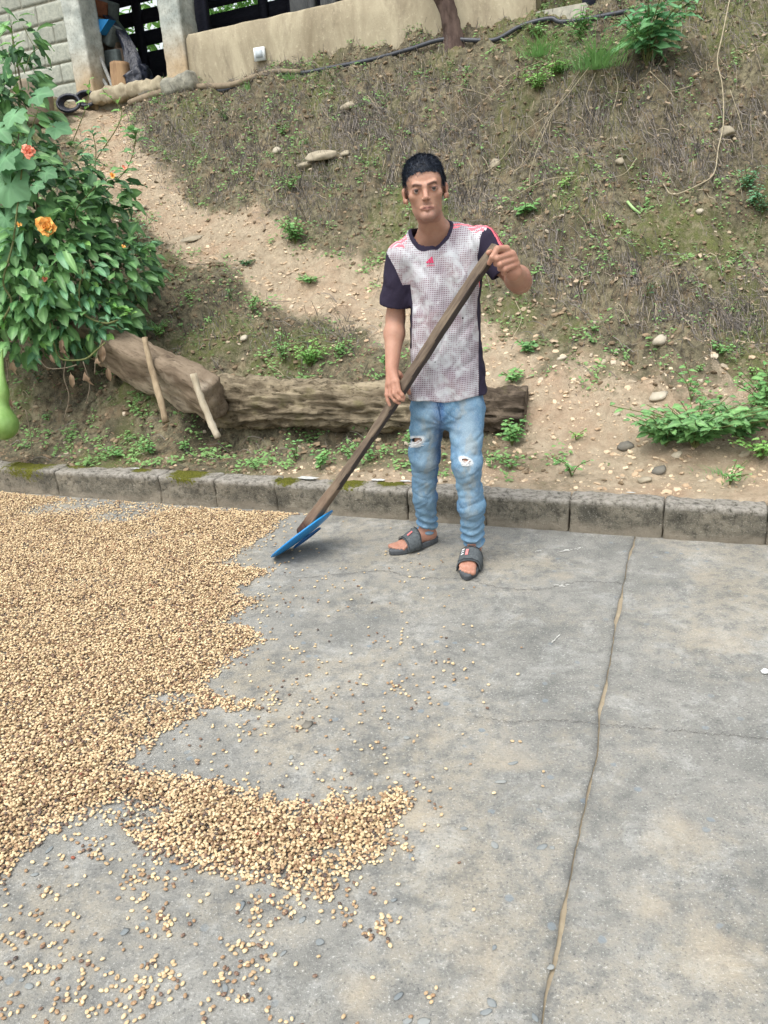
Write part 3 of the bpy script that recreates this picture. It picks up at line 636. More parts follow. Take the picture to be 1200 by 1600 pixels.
# under the shed -------------------------------------------
def inshed(px, py, back): u, v_, z_ = BP(px, py, back); return BW(u, v_, z_)
BRK = simple('brown_block', lin(96, 84, 74), lin(132, 116, 100), 20, .95, .5, .006); GRB = simple('grey_block', lin(86, 96, 98), lin(124, 134, 132), 20, .95, .7, .006)
RED = simple('clay_brick', lin(120, 78, 58), lin(160, 104, 74), 20, .9, .4)
def boxthing(name, px, py, back, sx, sy, sz, m, label, cat, rx=0, ry=0, rz=0, grp=None, seed=1):
    V, F = rough_boxVF(sx, sy, sz, .03, .004, seed=seed, rnd=.008); V[:, 2] -= sz/2; o = mk(name, V, F, m); o.location = inshed(px, py, back); o.rotation_euler = (rx, ry, BA+rz); return tag(o, label, cat, grp)
g_ = 'blocks stacked inside the shed'
boxthing('block', 160, 124, .45, .30, .2, .42, BRK, 'lowest dark brown block inside the shed by the first pillar', 'block', grp=g_, seed=1)
boxthing('block', 171, 96, .42, .40, .2, .17, GRB, 'grey block under the curved brown one in the shed stack', 'block', 0, 0, 0, g_, 2)
boxthing('block', 184, 92, .5, .34, .2, .2, BRK, 'wide brown block right above the split log in the shed', 'block', 0, .2, 0, g_, 3)
boxthing('block', 155, 66, .42, .22, .2, .2, BRK, 'brown block just under the blue sheet in the shed', 'block', 0, 0, 0, g_, 4)
boxthing('block', 178, 70, .5, .24, .2, .2, BRK, 'tilted brown block beside the pale speckled one in the shed', 'block', 0, .3, 0, g_, 5)
boxthing('block', 171, 52, .4, .22, .2, .2, GRB, 'tilted pale speckled block at the corner of the blue sheet', 'block', 0, .6, 0, g_, 6)
boxthing('hollow_brick', 146, 12, .4, .22, .2, .16, RED, 'orange hollow clay brick at the top of the shed stack', 'brick', 0, .3, 0, None, 7)
boxthing('block', 160, 16, .6, .3, .2, .2, GRB, 'topmost grey block behind the orange clay brick', 'block', 0, .3, 0, g_, 8)
a4 = [inshed(134, 30, .22), inshed(170, 30, .22), inshed(155, 53, .2), inshed(139, 52, .2)]
o = mk('blue_sheet', a4+[q+np.array([.05, .08, 0]) for q in a4], [(0, 1, 2, 3), (7, 6, 5, 4), (0, 4, 5, 1), (1, 5, 6, 2), (2, 6, 7, 3), (3, 7, 4, 0)], simple('blue_plastic', lin(30, 110, 170), lin(44, 128, 186), 8, .5, .1), smooth_=False); tag(o, 'bright blue plastic sheet folded over the blocks in the shed', 'sheet')
for k, (a, c_, l_) in enumerate([((136, 45), (179, 143), 'long thin pole leaning across the blocks in the shed opening'), ((147, 104), (172, 143), 'short pale pole leaning low beside the first shed pillar')]):
    tag(tube('leaning_pole', [inshed(*c_, .05), inshed((a[0]+c_[0])/2+1, (a[1]+c_[1])/2, .15), inshed(*a, .25)], .019, simple('pole_%s' % 'ab'[k], lin(120, 124, 122), lin(150, 150, 146), 20, .8), n=8), l_, 'pole')
q = inshed(192, 140, .12); q2 = inshed(187, 99, .14); V, F = tubeVF([q-[0, 0, .08], q, q2], [.115, .11, .1], 18, True, 8); V = V+.006*fbm(V[:, 0]*20, V[:, 1]*20, V[:, 2]*5, 3)[:, None]
tag(mk('split_log', V, F, simple('cut_wood', lin(110, 84, 62), lin(196, 164, 126), 12, .85, .5, .006, stretch=(1, 1, .15))), 'upright pale split log standing in the shed opening', 'log')
BLKP = simple('black_plastic', lin(24, 28, 40), lin(44, 50, 66), 14, .35, .8, .02, .5)
V, F = stoneVF(1, 4, 1, 4, .3); V = V*[.16, .12, .22]+(.02*fbm(V[:, 0]*5, V[:, 1]*5, V[:, 2]*5, 4))[:, None]; o = mk('plastic_bag', V, F, BLKP); o.location = inshed(216, 128, .2); tag(o, 'crumpled black plastic bag hanging beside the split log', 'bag')
pts = [inshed(170, 25, .5), inshed(190, 52, .4), inshed(205, 82, .35), inshed(212, 120, .3)]; V = []
for p_ in catmull(pts, 6):
    for s_ in (-1, -.4, .3, 1): V.append(p_+np.array([s_*.09, .03*math.sin(s_*5+p_[2]*9), -.05*s_]))
m_ = len(V)//4; i = np.arange(m_-1)[:, None]*4+np.arange(3)[None]; o = mk('tarp', V, np.stack([i, i+1, i+5, i+4], -1).reshape(-1, 4), BLKP); o.modifiers.new('t', 'SOLIDIFY').thickness = .006; tag(o, 'dark plastic tarpaulin draped down from the block stack', 'tarpaulin')
for k, (px, py, r, l_) in enumerate([(113, 176, .10, 'left loop of coiled black hose at the foot of the block wall'), (139, 168, .09, 'right loop of coiled black hose beside the first shed pillar')]):
    c_ = T(px, py)+[0, -.02, r*.8]; V = []; F_ = []
    parts = []
    for q in range(4):
        th = np.linspace(0, 2*np.pi, 20); rr = r*(1-.08*q); pts = np.stack([c_[0]+rr*np.cos(th)*1.15, c_[1]+.02*q-.04+.3*rr*np.sin(th), c_[2]+rr*np.sin(th)*.8], 1); parts.append(tubeVF(pts, .017, 7, False, 1))
    V, F_ = joinVF(parts); tag(mk('hose_coil', V, F_, BLKP), l_, 'hose', 'coiled black hose')
c_ = T(205, 152)+[0, 0, .05]; th = np.linspace(-1.7, 1.9, 14); pts = np.stack([c_[0]+.07*np.cos(th+1.6), c_[1]+0*th, c_[2]+.11*np.sin(th+1.6)*1.0], 1)
tag(tube('hose_end', pts, .009, PIPE, n=6, sm=2), 'thin dark hose bent in a ring at the end of the weathered pole', 'hose')
b4 = T(187, 160); V, F = rough_boxVF(.34, .2, .16, .02, .02, seed=12, rnd=.05); o = mk('rubble_block', V, F, LOWW); o.location = b4-[0, 0, .03]; o.rotation_euler[2] = BA; tag(o, 'tan rendered lump below the leaning poles at the shed opening', 'rubble')
V, F = stoneVF(.13, 21, .7, 2); o = mk('rubble_block', V, F, simple('grey_rub', lin(110, 108, 98), lin(144, 138, 124), 14, .95, .6)); o.location = T(236, 144)-[0, 0, .02]; tag(o, 'grey stone sill lump under the hanging black bag', 'rubble')
# concrete drum half hidden by the bush
c_ = T(60, 188, y0=8); V, F = tubeVF([c_-[0, 0, .05], c_+[0, 0, .1], c_+[0, 0, .25], c_+[0, 0, .34]], [.15, .17, .18, .17], 24, True, 3); tag(mk('concrete_pot', V, F, simple('pot_concrete', lin(118, 108, 94), lin(146, 134, 116), 12, .95)), 'round grey-brown pot against the block wall behind the bush', 'pot')
# small white box at the foot of the low wall
u, v_, z_ = BP(405, 87, -.06); WB = simple('white_plastic', lin(214, 222, 226), lin(228, 234, 236), 4, .5, .02)
box = empty('white_box', BW(u, v_, z_-.04), BA+.1, 'small white plastic box lid leaning at the foot of the low wall', 'box')
mk('shell', *boxVF(-.055, .055, 0, .03, 0, .11), WB, box); mk('raised_frame', *boxVF(-.035, .035, -.006, -.0005, .022, .088), simple('white_inner', lin(180, 190, 196), lin(196, 204, 208), 4), box)
# scrap on the concrete at the right edge
V, F = stoneVF(.022, 31, .35, 2, .4); o = mk('paper_scrap', V, F, simple('white_paper', lin(226, 230, 232), lin(240, 242, 242), 10, .8)); o.scale = (.7,)*3; o.location = G(1196, 1048, .006); tag(o, 'crumpled white scrap on the concrete at the right edge', 'scrap')
V, F = stoneVF(.02, 33, .3, 2, .4); o = mk('pebble', V, F, ROCKD); o.location = G(480, 1132, .001)
tag(o, 'flat grey stone stuck in the bare concrete between bean spills', 'stone')
# ================================================================== leaves
def leafmat(name, c1, c2, rough=.45, tr=.25):
    b = NB(name); v = b.coord(); rnd = b.n('ObjectInfo').outputs['Random']; tn = b.attr('tone').outputs['Fac']
    n = b.noise(b.n('NewGeometry').outputs['Position'], 22, 3)
    f = b.math('ADD', b.math('MULTIPLY', rnd, .55), b.math('ADD', tn, b.math('MULTIPLY', n, .35)))
    c = b.mix(b.ramp(f, .1, 1.0), c1, c2); rb_ = b.attr('rib').outputs['Fac']
    c = b.mix(b.math('MULTIPLY', rb_, .35), c, tuple(min(1, x*1.9+.02) for x in c2))
    b.done(c, rough, .45); t_ = b.n('BsdfTranslucent', Color=b.mix(.5, c, tuple(x*1.4 for x in c2)))
    m = b.n('MixShader', Fac=tr, i1=b.b.outputs[0], i2=t_.outputs[0]); b.t.links.new(m.outputs[0], b.out.inputs[0]); return b.m
LEAF = leafmat('leaf_green', lin(52, 100, 60), lin(126, 170, 106)); LEAFB = leafmat('leaf_blue_green', lin(58, 112, 80), lin(118, 166, 122))
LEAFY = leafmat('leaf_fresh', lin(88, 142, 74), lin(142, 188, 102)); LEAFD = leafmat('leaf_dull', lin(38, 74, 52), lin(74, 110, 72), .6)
WEED = leafmat('weed_green', lin(70, 120, 70), lin(124, 170, 100), .6); DRYL = leafmat('dry_leaf', lin(104, 84, 66), lin(164, 142, 118), .9, .1)
STEM = simple('stem', lin(84, 92, 54), lin(120, 124, 78), 30, .7); TWIG = simple('twig', lin(104, 92, 78), lin(156, 144, 124), 30, .85)
def leafVF(L=1., W_=.55, n=6, fold=.25, curl=.35, wav=.04, serr=.06, pet=.12, seed=0, tip=1.0, base=.6):
    """length along +Y starting at 0; normal +Z. returns V,F,rib,(tone0)"""
    rr = np.random.default_rng(seed); ys = np.linspace(0, 1, n+1); V = []; rib = []
    for k, y in enumerate(ys):
        w_ = W_*.5*(y**base)*((1-y)**(.75*tip))*2.1 if 0 < y < 1 else .012
        zc = -curl*y*y*.6; yy = pet+y*(1-pet)
        s_ = serr*(1 if k % 2 else -1)*w_
        wv = wav*rr.normal()
        V += [(-w_-s_*.5, yy-.02, zc+fold*w_+wv), (-w_*.5, yy, zc+fold*w_*.42+wv*.4), (0, yy, zc), (w_*.5, yy, zc+fold*w_*.42-wv*.4), (w_+s_*.5, yy-.02, zc+fold*w_-wv)]; rib += [0, 0, 1, 0, 0]
    k0 = len(V); V += [(-.012, 0, 0), (.012, 0, 0)]; rib += [1, 1]
    F = []
    for k in range(n):
        for j in range(4): a = k*5+j; F.append((a, a+1, a+6, a+5))
    F.append((k0, k0+1, 3, 1)); V = np.array(V)*L; return V, np.array(F), np.array(rib, float)
def lobedVF(L=1., seed=0, lobes=5, depth=.28):
    rr = np.random.default_rng(seed); n = 40; th = np.linspace(-math.pi*.93, math.pi*.93, n)+math.pi/2
    r = .5*(1+.10*np.cos(th-math.pi/2))*(1-depth*.5*(1-np.cos(lobes*(th-math.pi/2))))*(1+.04*rr.normal(size=n)); c = np.array([0, .38, 0])
    V = [c]; rib = [1.]
    for f in (.5, 1.0):
        for t_, r_ in zip(th, r):
            x, y = r_*f*math.cos(t_), r_*f*math.sin(t_); V.append([x, .38+y, .06*abs(math.sin(lobes*.5*(t_-math.pi/2)))*f-.22*f*f*r_*2*.5+.02*rr.normal()*f]); rib.append(.6 if abs(math.cos(lobes*.5*(t_-math.pi/2))) > .97 and f < 1 else 0)
    F = []; tri = []
    for k in range(n-1): tri.append((0, 1+k, 2+k)); F.append((1+k, 1+n+k, 2+n+k, 2+k))
    return np.array(V)*L, [np.array(tri), np.array(F)], np.array(rib)
def leafmeshes(name, mat_, k, **kw):
    out = []
    for s_ in range(k):
        V, F, rb_ = leafVF(seed=s_, **kw); out.append(mk(name, V, F, mat_, me_only=True, attrs={'rib': rb_, 'tone': np.full(len(V), (s_/max(1, k-1))*.35)}))
    return out
HIB = leafmeshes('leaf', LEAF, 5, W_=.62, fold=.35, curl=.4, serr=.12); LNC = leafmeshes('leaf', LEAF, 4, W_=.34, fold=.4, curl=.5, serr=.0, base=.7)
FRS = leafmeshes('leaf', LEAFY, 4, W_=.5, fold=.5, curl=.3); WDL = leafmeshes('leaf', WEED, 4, W_=.55, n=4, fold=.3, curl=.3); DKL = leafmeshes('leaf', LEAFD, 3, W_=.5, n=4)
BLG = leafmeshes('leaf', LEAFB, 4, W_=.42, fold=.35, curl=.45, n=6)
BLG2 = leafmeshes('leaf', leafmat('shrub_leaf', lin(66, 122, 84), lin(122, 172, 118), .5), 4, W_=.5, fold=.3, curl=.5, n=6)
def unit(v): return v/np.maximum(np.linalg.norm(v, axis=-1, keepdims=True), 1e-9)
def stuff_leaves(name, pos, D, N_, size, mat_, parent=None, W_=.5, n=3, label=None, tone=None, seed=0):
    V, F, rb_ = leafVF(W_=W_, n=n, seed=seed, serr=.05); VV, FF = tile(V, [F], pos, D, N_, size)
    tn = np.random.default_rng(seed).uniform(0, .6, len(pos)) if tone is None else tone
    o = mk(name, VV, FF, mat_, parent, attrs={'rib': np.tile(rb_, len(pos)), 'tone': np.repeat(tn, len(V))}); return tag(o, kind='stuff')

# ---- the big flowering bush on the left: volume lumps (centre px, depth, radii)
root = on(P(60, 560, 5.75)); bush = empty('hibiscus_bush', root, 0, 'big leafy bush with orange double flowers at the left edge above the kerb', 'bush')
lumps = [((20,300),5.3,.36,.3),((75,330),5.35,.36,.3),((70,420),5.2,.44,.35),((135,440),5.25,.36,.3),((185,425),5.3,.24,.2),((215,395),5.35,.12,.1),((40,500),5.1,.27,.22),((150,490),5.15,.2,.18),((110,500),5.15,.2,.18),((150,350),5.4,.24,.2),
         ((25,190),5.5,.22,.2),((20,120),5.5,.16,.14),((35,60),5.5,.12,.1),((195,505),5.2,.09,.08),((165,300),5.4,.16,.14),((85,540),5.1,.1,.1),((100,270),5.5,.2,.18),((0,440),5.2,.4,.35),((-60,380),5.4,.5,.4),((-60,200),5.6,.4,.3)]
rg = np.random.default_rng(11); cen = np.array([P(*a[0], a[1]) for a in lumps]); rx = np.array([a[2] for a in lumps]); ry = np.array([a[3] for a in lumps])
wts = rx**2; wts /= wts.sum(); k = rg.choice(len(lumps), 3400, p=wts); dr = unit(rg.normal(size=(3400, 3))); rad = rg.uniform(.45, 1.02, 3400)**.6
pos = cen[k]+dr*(rad*1)[:, None]*np.stack([rx[k], ry[k], rx[k]*.92], 1)
inside = np.zeros(len(pos), bool)
for c_, a_, b_ in zip(cen, rx, ry): inside |= (np.linalg.norm((pos-c_)/[a_, b_, a_*.92], axis=1) < .62)
front = (pos[:, 1] < cen[k][:, 1]+.05)
keep = ~(inside & (rg.random(len(pos)) < .55)); pos = pos[keep]; dr = dr[keep]; front = front[keep]
keep = pos[:, 2] > hgt(pos[:, 0], pos[:, 1])+.04; pos, dr, front = pos[keep], dr[keep], front[keep]
D = unit(dr*[1, .8, .5]+np.array([.1, -.35, -.45])+rg.normal(size=dr.shape)*.35); Nn = unit(np.array([.0, -.55, .8])+rg.normal(size=dr.shape)*.35+dr*.3)
u_, v_, dep = proj(pos); inframe = (u_ > -5) & (v_ > -5) & (u_ < 300)
order = np.argsort(pos[:, 1]); cand = [i for i in order if inframe[i] and front[i]][:300]; cs = set(cand)
sz = rg.uniform(.075, .15, len(pos)); upper = (v_ > 300) & (u_ > 110)
for i in cand:
    lib = BLG if (rg.random() < (.6 if upper[i] else .12)) else (LNC if rg.random() < .2 else HIB)
    if rg.random() < .07: lib = FRS
    s_ = sz[i]*(1.25 if lib is BLG or lib is LNC else 1.0)*(.75 if upper[i] else 1)
    inst('leaf', lib[rg.integers(len(lib))], bush, align(D[i], Nn[i], pos[i]-root, s_))
rest = np.array([i for i in range(len(pos)) if i not in cs])
h1 = rest[::2]; h2 = rest[1::2]
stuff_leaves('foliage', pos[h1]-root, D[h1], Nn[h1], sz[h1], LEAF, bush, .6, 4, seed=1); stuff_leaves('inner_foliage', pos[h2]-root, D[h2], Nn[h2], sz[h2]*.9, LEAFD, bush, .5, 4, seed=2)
for k_, (px, py, Y) in enumerate([(20,60,5.5),(30,200,5.5),(80,300,5.5),(160,330,5.4),(200,410,5.4),(150,480,5.3),(60,400,5.2),(110,430,5.3),(190,500,5.3),(40,520,5.2)]):
    e_ = P(px, py, Y); mid = (root+e_)/2+[rg.uniform(-.1, .1), .05, .1]; tube('branch', [np.zeros(3), mid-root, e_-root], [.014, .010, .004], TWIG, bush, n=6)
def sprig(pix, lib, nl, size, parent, org, Y, lw=.003, up=.2, seed=0, mat_=STEM, spread=.8):
    rr = np.random.default_rng(seed); q = catmull([P(a[0], a[1], Y if len(a) < 3 else a[2]) for a in pix], 8); tube('stem', q-org, lw, mat_, parent, n=5, sm=1)
    for k in range(nl):
        t_ = 1-(k/nl)**1.2*.95; p_ = q[int(t_*(len(q)-1))]; a_ = k*2.4+rr.uniform(-.3, .3); d_ = np.array([math.cos(a_)*spread, -abs(math.sin(a_))*.7, up+rr.uniform(-.2, .3)])
        inst('leaf', lib[rr.integers(len(lib))], parent, align(d_, (rr.uniform(-.3, .3), -.5, 1), p_-org, size*(.55+.5*min(1, (k+1)/4))*rr.uniform(.85, 1.15)))
sprig([(45,270),(30,160),(22,90),(18,40)], FRS, 16, .085, bush, root, 5.45, seed=1)
sprig([(145,300),(150,240),(143,200)], BLG, 14, .085, bush, root, 5.4, seed=2)
sprig([(150,250),(190,180),(160,140)], FRS, 8, .06, bush, root, 5.45, seed=3)
sprig([(165,300),(200,260),(212,215),(205,205)], HIB, 16, .085, bush, root, 5.35, seed=4)
sprig([(110,230),(135,165),(140,125)], FRS, 8, .06, bush, root, 5.5, seed=5)
sprig([(150,420),(200,405),(232,380)], BLG, 12, .085, bush, root, 5.3, seed=6)
sprig([(150,470),(185,480),(205,492)], FRS, 14, .075, bush, root, 5.05, seed=7)
sprig([(60,480),(70,440),(68,430)], FRS, 8, .08, bush, root, 4.95, seed=8)
sprig([(130,350),(118,330),(150,290)], LNC, 12, .14, bush, root, 5.1, seed=9)
sprig([(150,520),(170,500),(190,515)], BLG, 9, .08, bush, root, 5.0, seed=10)
# flowers
def petalmat(name, a, b_): bb_ = NB(name); n = bb_.noise(bb_.coord(), 30, 3); return bb_.done(bb_.mix(bb_.ramp(n, .35, .65), a, b_), .6, .3)
ORA = petalmat('orange_petal', lin(246, 178, 84), lin(255, 214, 136)); PNK = petalmat('salmon_petal', lin(240, 140, 112), lin(250, 186, 160))
def flower(px, py, Y, r, mat_, n, label, seed):
    r = r*1.05
    rr = np.random.default_rng(seed); c_ = P(px, py, Y); fl = empty('flower', c_-root, 0, parent=bush)
    if label: fl['label'] = label
    V, F, rb_ = leafVF(W_=.85, n=5, fold=.3, curl=-.25, wav=.12, serr=.15, pet=.0, seed=seed, tip=.5, base=.8)
    me = mk('petal', V, F, mat_, me_only=True)
    for k in range(n):
        a_ = k*2.399; el = .25+1.1*(k/n); d_ = np.array([math.cos(a_)*math.cos(el), -math.sin(el), math.sin(a_)*math.cos(el)])
        inst('petal', me, fl, align(d_, (-d_[0]*.3, -1, .2), np.zeros(3), r*rr.uniform(.75, 1.1)*(1-.3*k/n)))
flower(75, 356, 4.93, .072, ORA, 24, 'large orange-yellow double flower', 1); flower(46, 236, 4.85, .052, PNK, 14, 'closing salmon-pink flower', 2)
flower(176, 274, 5.15, .026, ORA, 7, 'small pale orange bud near the right of the bush', 3); flower(70, 436, 4.9, .022, PNK, 6, 'small salmon bud in a rosette of leaves', 4); flower(30, 351, 4.98, .022, ORA, 6, 'small yellow bud left of the large flower', 5); flower(193, 385, 5.1, .018, ORA, 5, 'small orange bud low by the path', 6); flower(195, 262, 5.2, .02, PNK, 5, 'small pink bud at the right tip', 7)
# gourd vine -------------------------------------------------
vr = P(-25, 560, 5.0); vine = empty('gourd_vine', vr, 0, 'climbing gourd vine with big soft lobed leaves over the left of the bush', 'vine')
tube('vine_stem', [P(-25,560,5.0)-vr, P(5,500,4.85)-vr, P(18,470,4.85)-vr, P(5,440,4.85)-vr, P(20,380,4.9)-vr, P(30,300,4.95)-vr, P(40,230,5.0)-vr, P(60,170,5.05)-vr], [.008,.007,.007,.006,.006,.005,.004,.003], STEM, vine, n=7)
tube('tendril', [P(40,110,5.1)-vr, P(48,85,5.1)-vr, P(60,75,5.1)-vr, P(52,70,5.1)-vr, P(46,60,5.1)-vr, P(36,40,5.1)-vr], .002, STEM, vine, n=5)
LBM = leafmat('gourd_leaf', lin(62, 108, 74), lin(106, 152, 108), .6)
for k, (px, py, s_, dx, dz) in enumerate([(62,147,.20,.9,.1),(20,182,.2,-.2,-.3),(92,200,.19,.9,-.25),(28,248,.27,.6,-.3),(5,250,.25,-.4,-.5),(15,292,.3,-.3,-.7),(10,345,.26,.2,-.9),(45,215,.17,.3,.3),(58,290,.12,.7,-.1),(30,320,.14,.4,-.6),(-5,205,.24,-.2,-.2),(75,270,.15,.8,-.3),(0,395,.2,.1,-.9),(8,105,.16,.1,.2)]):
    V, F, rb_ = lobedVF(.86, k, 5, .22); me = mk('leaf', V, F, LBM, me_only=True, attrs={'rib': rb_, 'tone': np.full(len(V), rg.uniform(.2, .5))})
    c_ = P(px, py, 4.92+.02*(k % 4)); d_ = np.array([dx, -.25, dz]); inst('leaf', me, vine, align(d_, (rg.uniform(-.35, .35), -.75, .75), c_-vr-unit(d_)*s_*.4, s_))
# the gourd
GRD = NB('gourd_skin'); n_ = GRD.noise(GRD.coord(), 14, 4); GRD = GRD.done(GRD.mix(GRD.ramp(n_, .3, .7), lin(112, 150, 74), lin(142, 178, 104)), .35, .5)
gc = P(1, 663, 4.72); gt = P(3, 545, 4.8); ax = gt-gc; L = np.linalg.norm(ax)
prof = [(-.098,.004),(-.094,.035),(-.075,.072),(-.04,.098),(0,.106),(.04,.098),(.08,.072),(.115,.05),(.15,.044),(.19,.047),(.22,.044),(.26,.030),(.31,.019),(.36,.013),(.42,.009),(L,.007)]
uax = ax/L; V, F = tubeVF([gc+uax*a for a, _ in prof], [b_ for _, b_ in prof], 28, True, 4)
ctr_ = gc; gd = mk('gourd', V, F, GRD); tag(gd, 'green bottle-shaped gourd hanging at the left edge above the kerb', 'gourd')
# dry hanging leaves and bare loops of stem under the bush
dv = P(95, 520, 5.0); dry = empty('dead_vine', dv, 0, 'looping bare stem with withered brown leaves hanging beneath the bush', 'vine')
for k, pix in enumerate([[(78,505),(85,540),(95,560),(115,563),(135,560),(150,548),(165,535)],[(130,420),(124,450),(125,480),(140,497),(165,505),(185,500)],[(103,562),(100,590),(108,620),(100,655)],[(160,530),(150,560),(148,585)],[(5,540),(12,580),(10,610),(22,650)],[(60,560),(75,575),(100,575),(120,570)],[(130,565),(140,600),(135,630)],[(40,640),(48,680),(50,710)]]):
    tube('stem', [P(a[0], a[1], 4.95)-dv for a in pix], [.006 if k < 2 else .003]*len(pix), [STEM, TWIG][k > 1], dry, n=6)
dl = leafmeshes('withered_leaf', DRYL, 3, W_=.42, fold=1.2, curl=.5, wav=.1)
for k, (px, py, s_) in enumerate([(97,535,.11),(100,545,.09),(160,545,.12),(168,580,.10),(132,585,.11),(20,570,.10),(18,630,.07),(110,590,.10),(152,565,.07),(78,560,.07),(90,240,.06),(42,530,.05)]):
    inst('withered_leaf', dl[k % 3], dry, align((rg.uniform(-.3, .3), -.1, -1), (rg.uniform(-.6, .6), -1, .1), P(px, py-8, 4.93)-dv, s_))

# ---- smaller plants: root pixel, plus spread
def plant(name, px, py, label, cat, h=.2, nst=6, nl=8, ls=.05, lib=WDL, spread=.6, seed=0, group=None, root_=None, mat_=STEM, droop=.3, face=.5):
    rr = np.random.default_rng(seed+100); r0 = T(px, py) if root_ is None else root_; o = empty(name, r0, 0, label, cat, group)
    small = ls*1200/max(r0[1], 1) < 8
    pos, D, N_, S_ = [], [], [], []; parts = []
    for s_ in range(nst):
        a_ = rr.uniform(0, 2*np.pi); hh = h*rr.uniform(.55, 1.1); sp = spread*hh*rr.uniform(.3, 1.1)
        e_ = np.array([math.cos(a_)*sp*1.2, math.sin(a_)*sp*.8-face*sp*.5, hh]); mid = e_*[.35, .35, .62]
        q = catmull([np.zeros(3), mid, e_], 4); parts.append(tubeVF(q, .0022 if ls < .08 else .004, 4, False, 1))
        for k in range(nl):
            t_ = 1-(k/nl)*.8; p_ = q[int(t_*(len(q)-1))]; b_ = k*2.4+s_
            pos.append(p_); D.append([math.cos(b_), math.sin(b_)*.8-.25, .25-droop*rr.random()]); N_.append([rr.uniform(-.4, .4), -.45, 1]); S_.append(ls*rr.uniform(.6, 1.15)*(.6 if k == 0 else 1))
    V, F = joinVF(parts); mk('stems', V, F, mat_, o)
    pos, D, N_, S_ = map(np.array, (pos, D, N_, S_))
    if small: stuff_leaves('leaves', pos, unit(D.astype(float)), unit(N_.astype(float)), S_, lib[0].materials[0], o, .55, 3, seed=seed)
    else:
        idx = np.argsort(pos[:, 1])[:110]; rs = np.setdiff1d(np.arange(len(pos)), idx)
        for i in idx: inst('leaf', lib[rr.integers(len(lib))], o, align(D[i], N_[i], pos[i], float(S_[i])))
        if len(rs): stuff_leaves('foliage', pos[rs], unit(D[rs].astype(float)), unit(N_[rs].astype(float)), S_[rs], lib[0].materials[0], o, .55, 3, seed=seed)
    return o
plant('low_bush', 1085, 702, 'broad low green bush spreading over the earth behind the right kerb', 'bush', .24, 64, 8, .072, HIB, 1.5, 1)
plant('low_bush', 1040, 698, 'left lobe of low leafy growth beside the trodden earth', 'bush', .16, 24, 7, .066, HIB, 1.2, 2)
plant('low_bush', 1155, 690, 'middle leafy clump between the broad low bush and the frame edge', 'bush', .22, 26, 8, .058, HIB, 1.1, 3)
plant('low_bush', 1196, 668, 'taller leafy clump at the right edge of the photo', 'bush', .32, 30, 9, .06, WDL, 1.0, 4)
plant('weed', 1190, 720, 'bright fresh weed at the right edge near the kerb', 'weed', .12, 12, 7, .04, FRS, 1.2, 5)
plant('weed', 1080, 628, 'tall thin weed standing behind the broad low bush', 'weed', .2, 4, 8, .045, WDL, .5, 6)
plant('weed', 1140, 760, 'sparse weed just behind the kerb at the far right', 'weed', .1, 7, 5, .03, WDL, 1.4, 7)
plant('weed', 800, 700, 'fresh green weed growing in front of the cut end of the log', 'weed', .14, 12, 8, .045, WDL, .9, 8)
plant('weed', 798, 735, 'small weed between the log end and the kerb', 'weed', .08, 5, 5, .035, WDL, .9, 9)
plant('weed', 893, 745, 'little two-stemmed weed on the bare earth near the kerb', 'weed', .11, 4, 7, .035, WDL, .9, 10)
plant('seedling', 822, 552, 'dark compact seedling on the slope below the raised elbow', 'seedling', .08, 6, 6, .05, HIB, .9, 11)
plant('seedling', 820, 340, 'pale green seedling with spread leaves level with the man\'s face', 'seedling', .1, 5, 6, .075, WDL, .9, 12)
plant('weed', 800, 600, 'spreading weed draped over the right top of the log', 'weed', .08, 9, 6, .045, WDL, 1.8, 13)
plant('weed', 485, 575, 'bright green weed clump on top of the log left of the man', 'weed', .17, 26, 8, .036, FRS, 1.1, 14)
plant('weed', 445, 568, 'thin upright weed at the left of the bright clump on the log', 'weed', .22, 8, 8, .03, WDL, .5, 15)
plant('weed', 530, 560, 'short weed at the right of the bright clump on the log', 'weed', .12, 10, 6, .032, WDL, 1.0, 16)
plant('weed', 628, 660, 'dark dense weed growing up beside the shovel handle', 'weed', .22, 16, 8, .034, WDL, .5, 17)
plant('weed', 610, 585, 'leafy weed behind the man\'s lower hand', 'weed', .12, 10, 7, .036, WDL, .8, 18)
plant('weed', 640, 700, 'small weed by the torn knee of the jeans', 'weed', .12, 6, 6, .03, WDL, .7, 19)
plant('weed', 500, 735, 'soft weed just behind the white paint smear on the kerb', 'weed', .14, 7, 7, .04, WDL, .7, 20)
plant('weed', 463, 722, 'thin tall weed left of the white paint smear', 'weed', .15, 4, 6, .035, WDL, .6, 21)
plant('weed', 185, 715, 'low spread of weed behind the left kerb', 'weed', .08, 10, 6, .036, WDL, 1.8, 22)
plant('weed', 235, 712, 'light green weed below the first stake', 'weed', .1, 9, 6, .036, WDL, 1.3, 23)
plant('weed', 290, 708, 'weed between the two stakes near the kerb', 'weed', .09, 6, 6, .03, WDL, 1.0, 24)
plant('weed', 400, 735, 'tiny weed behind the kerb under the end of the beam', 'weed', .07, 4, 5, .028, WDL, 1.0, 25)
plant('weed', 550, 725, 'pair of small stems right of the shovel handle', 'weed', .1, 4, 5, .032, WDL, .8, 26)
plant('weed', 580, 720, 'tiny pale weed close behind the mossy kerb', 'weed', .08, 4, 5, .03, WDL, .8, 27)
plant('weed', 462, 385, 'leafy weed rooted where the bank meets the path', 'weed', .2, 14, 8, .055, WDL, .9, 28)
plant('weed', 485, 445, 'flat weed in the middle of the path bend', 'weed', .07, 8, 6, .045, WDL, 1.8, 29)
plant('weed', 385, 415, 'dull flat weed on the left part of the path', 'weed', .05, 7, 6, .04, DKL, 1.9, 30)
plant('weed', 395, 490, 'upright weed on the rise between path and log', 'weed', .14, 6, 7, .035, WDL, .7, 31)
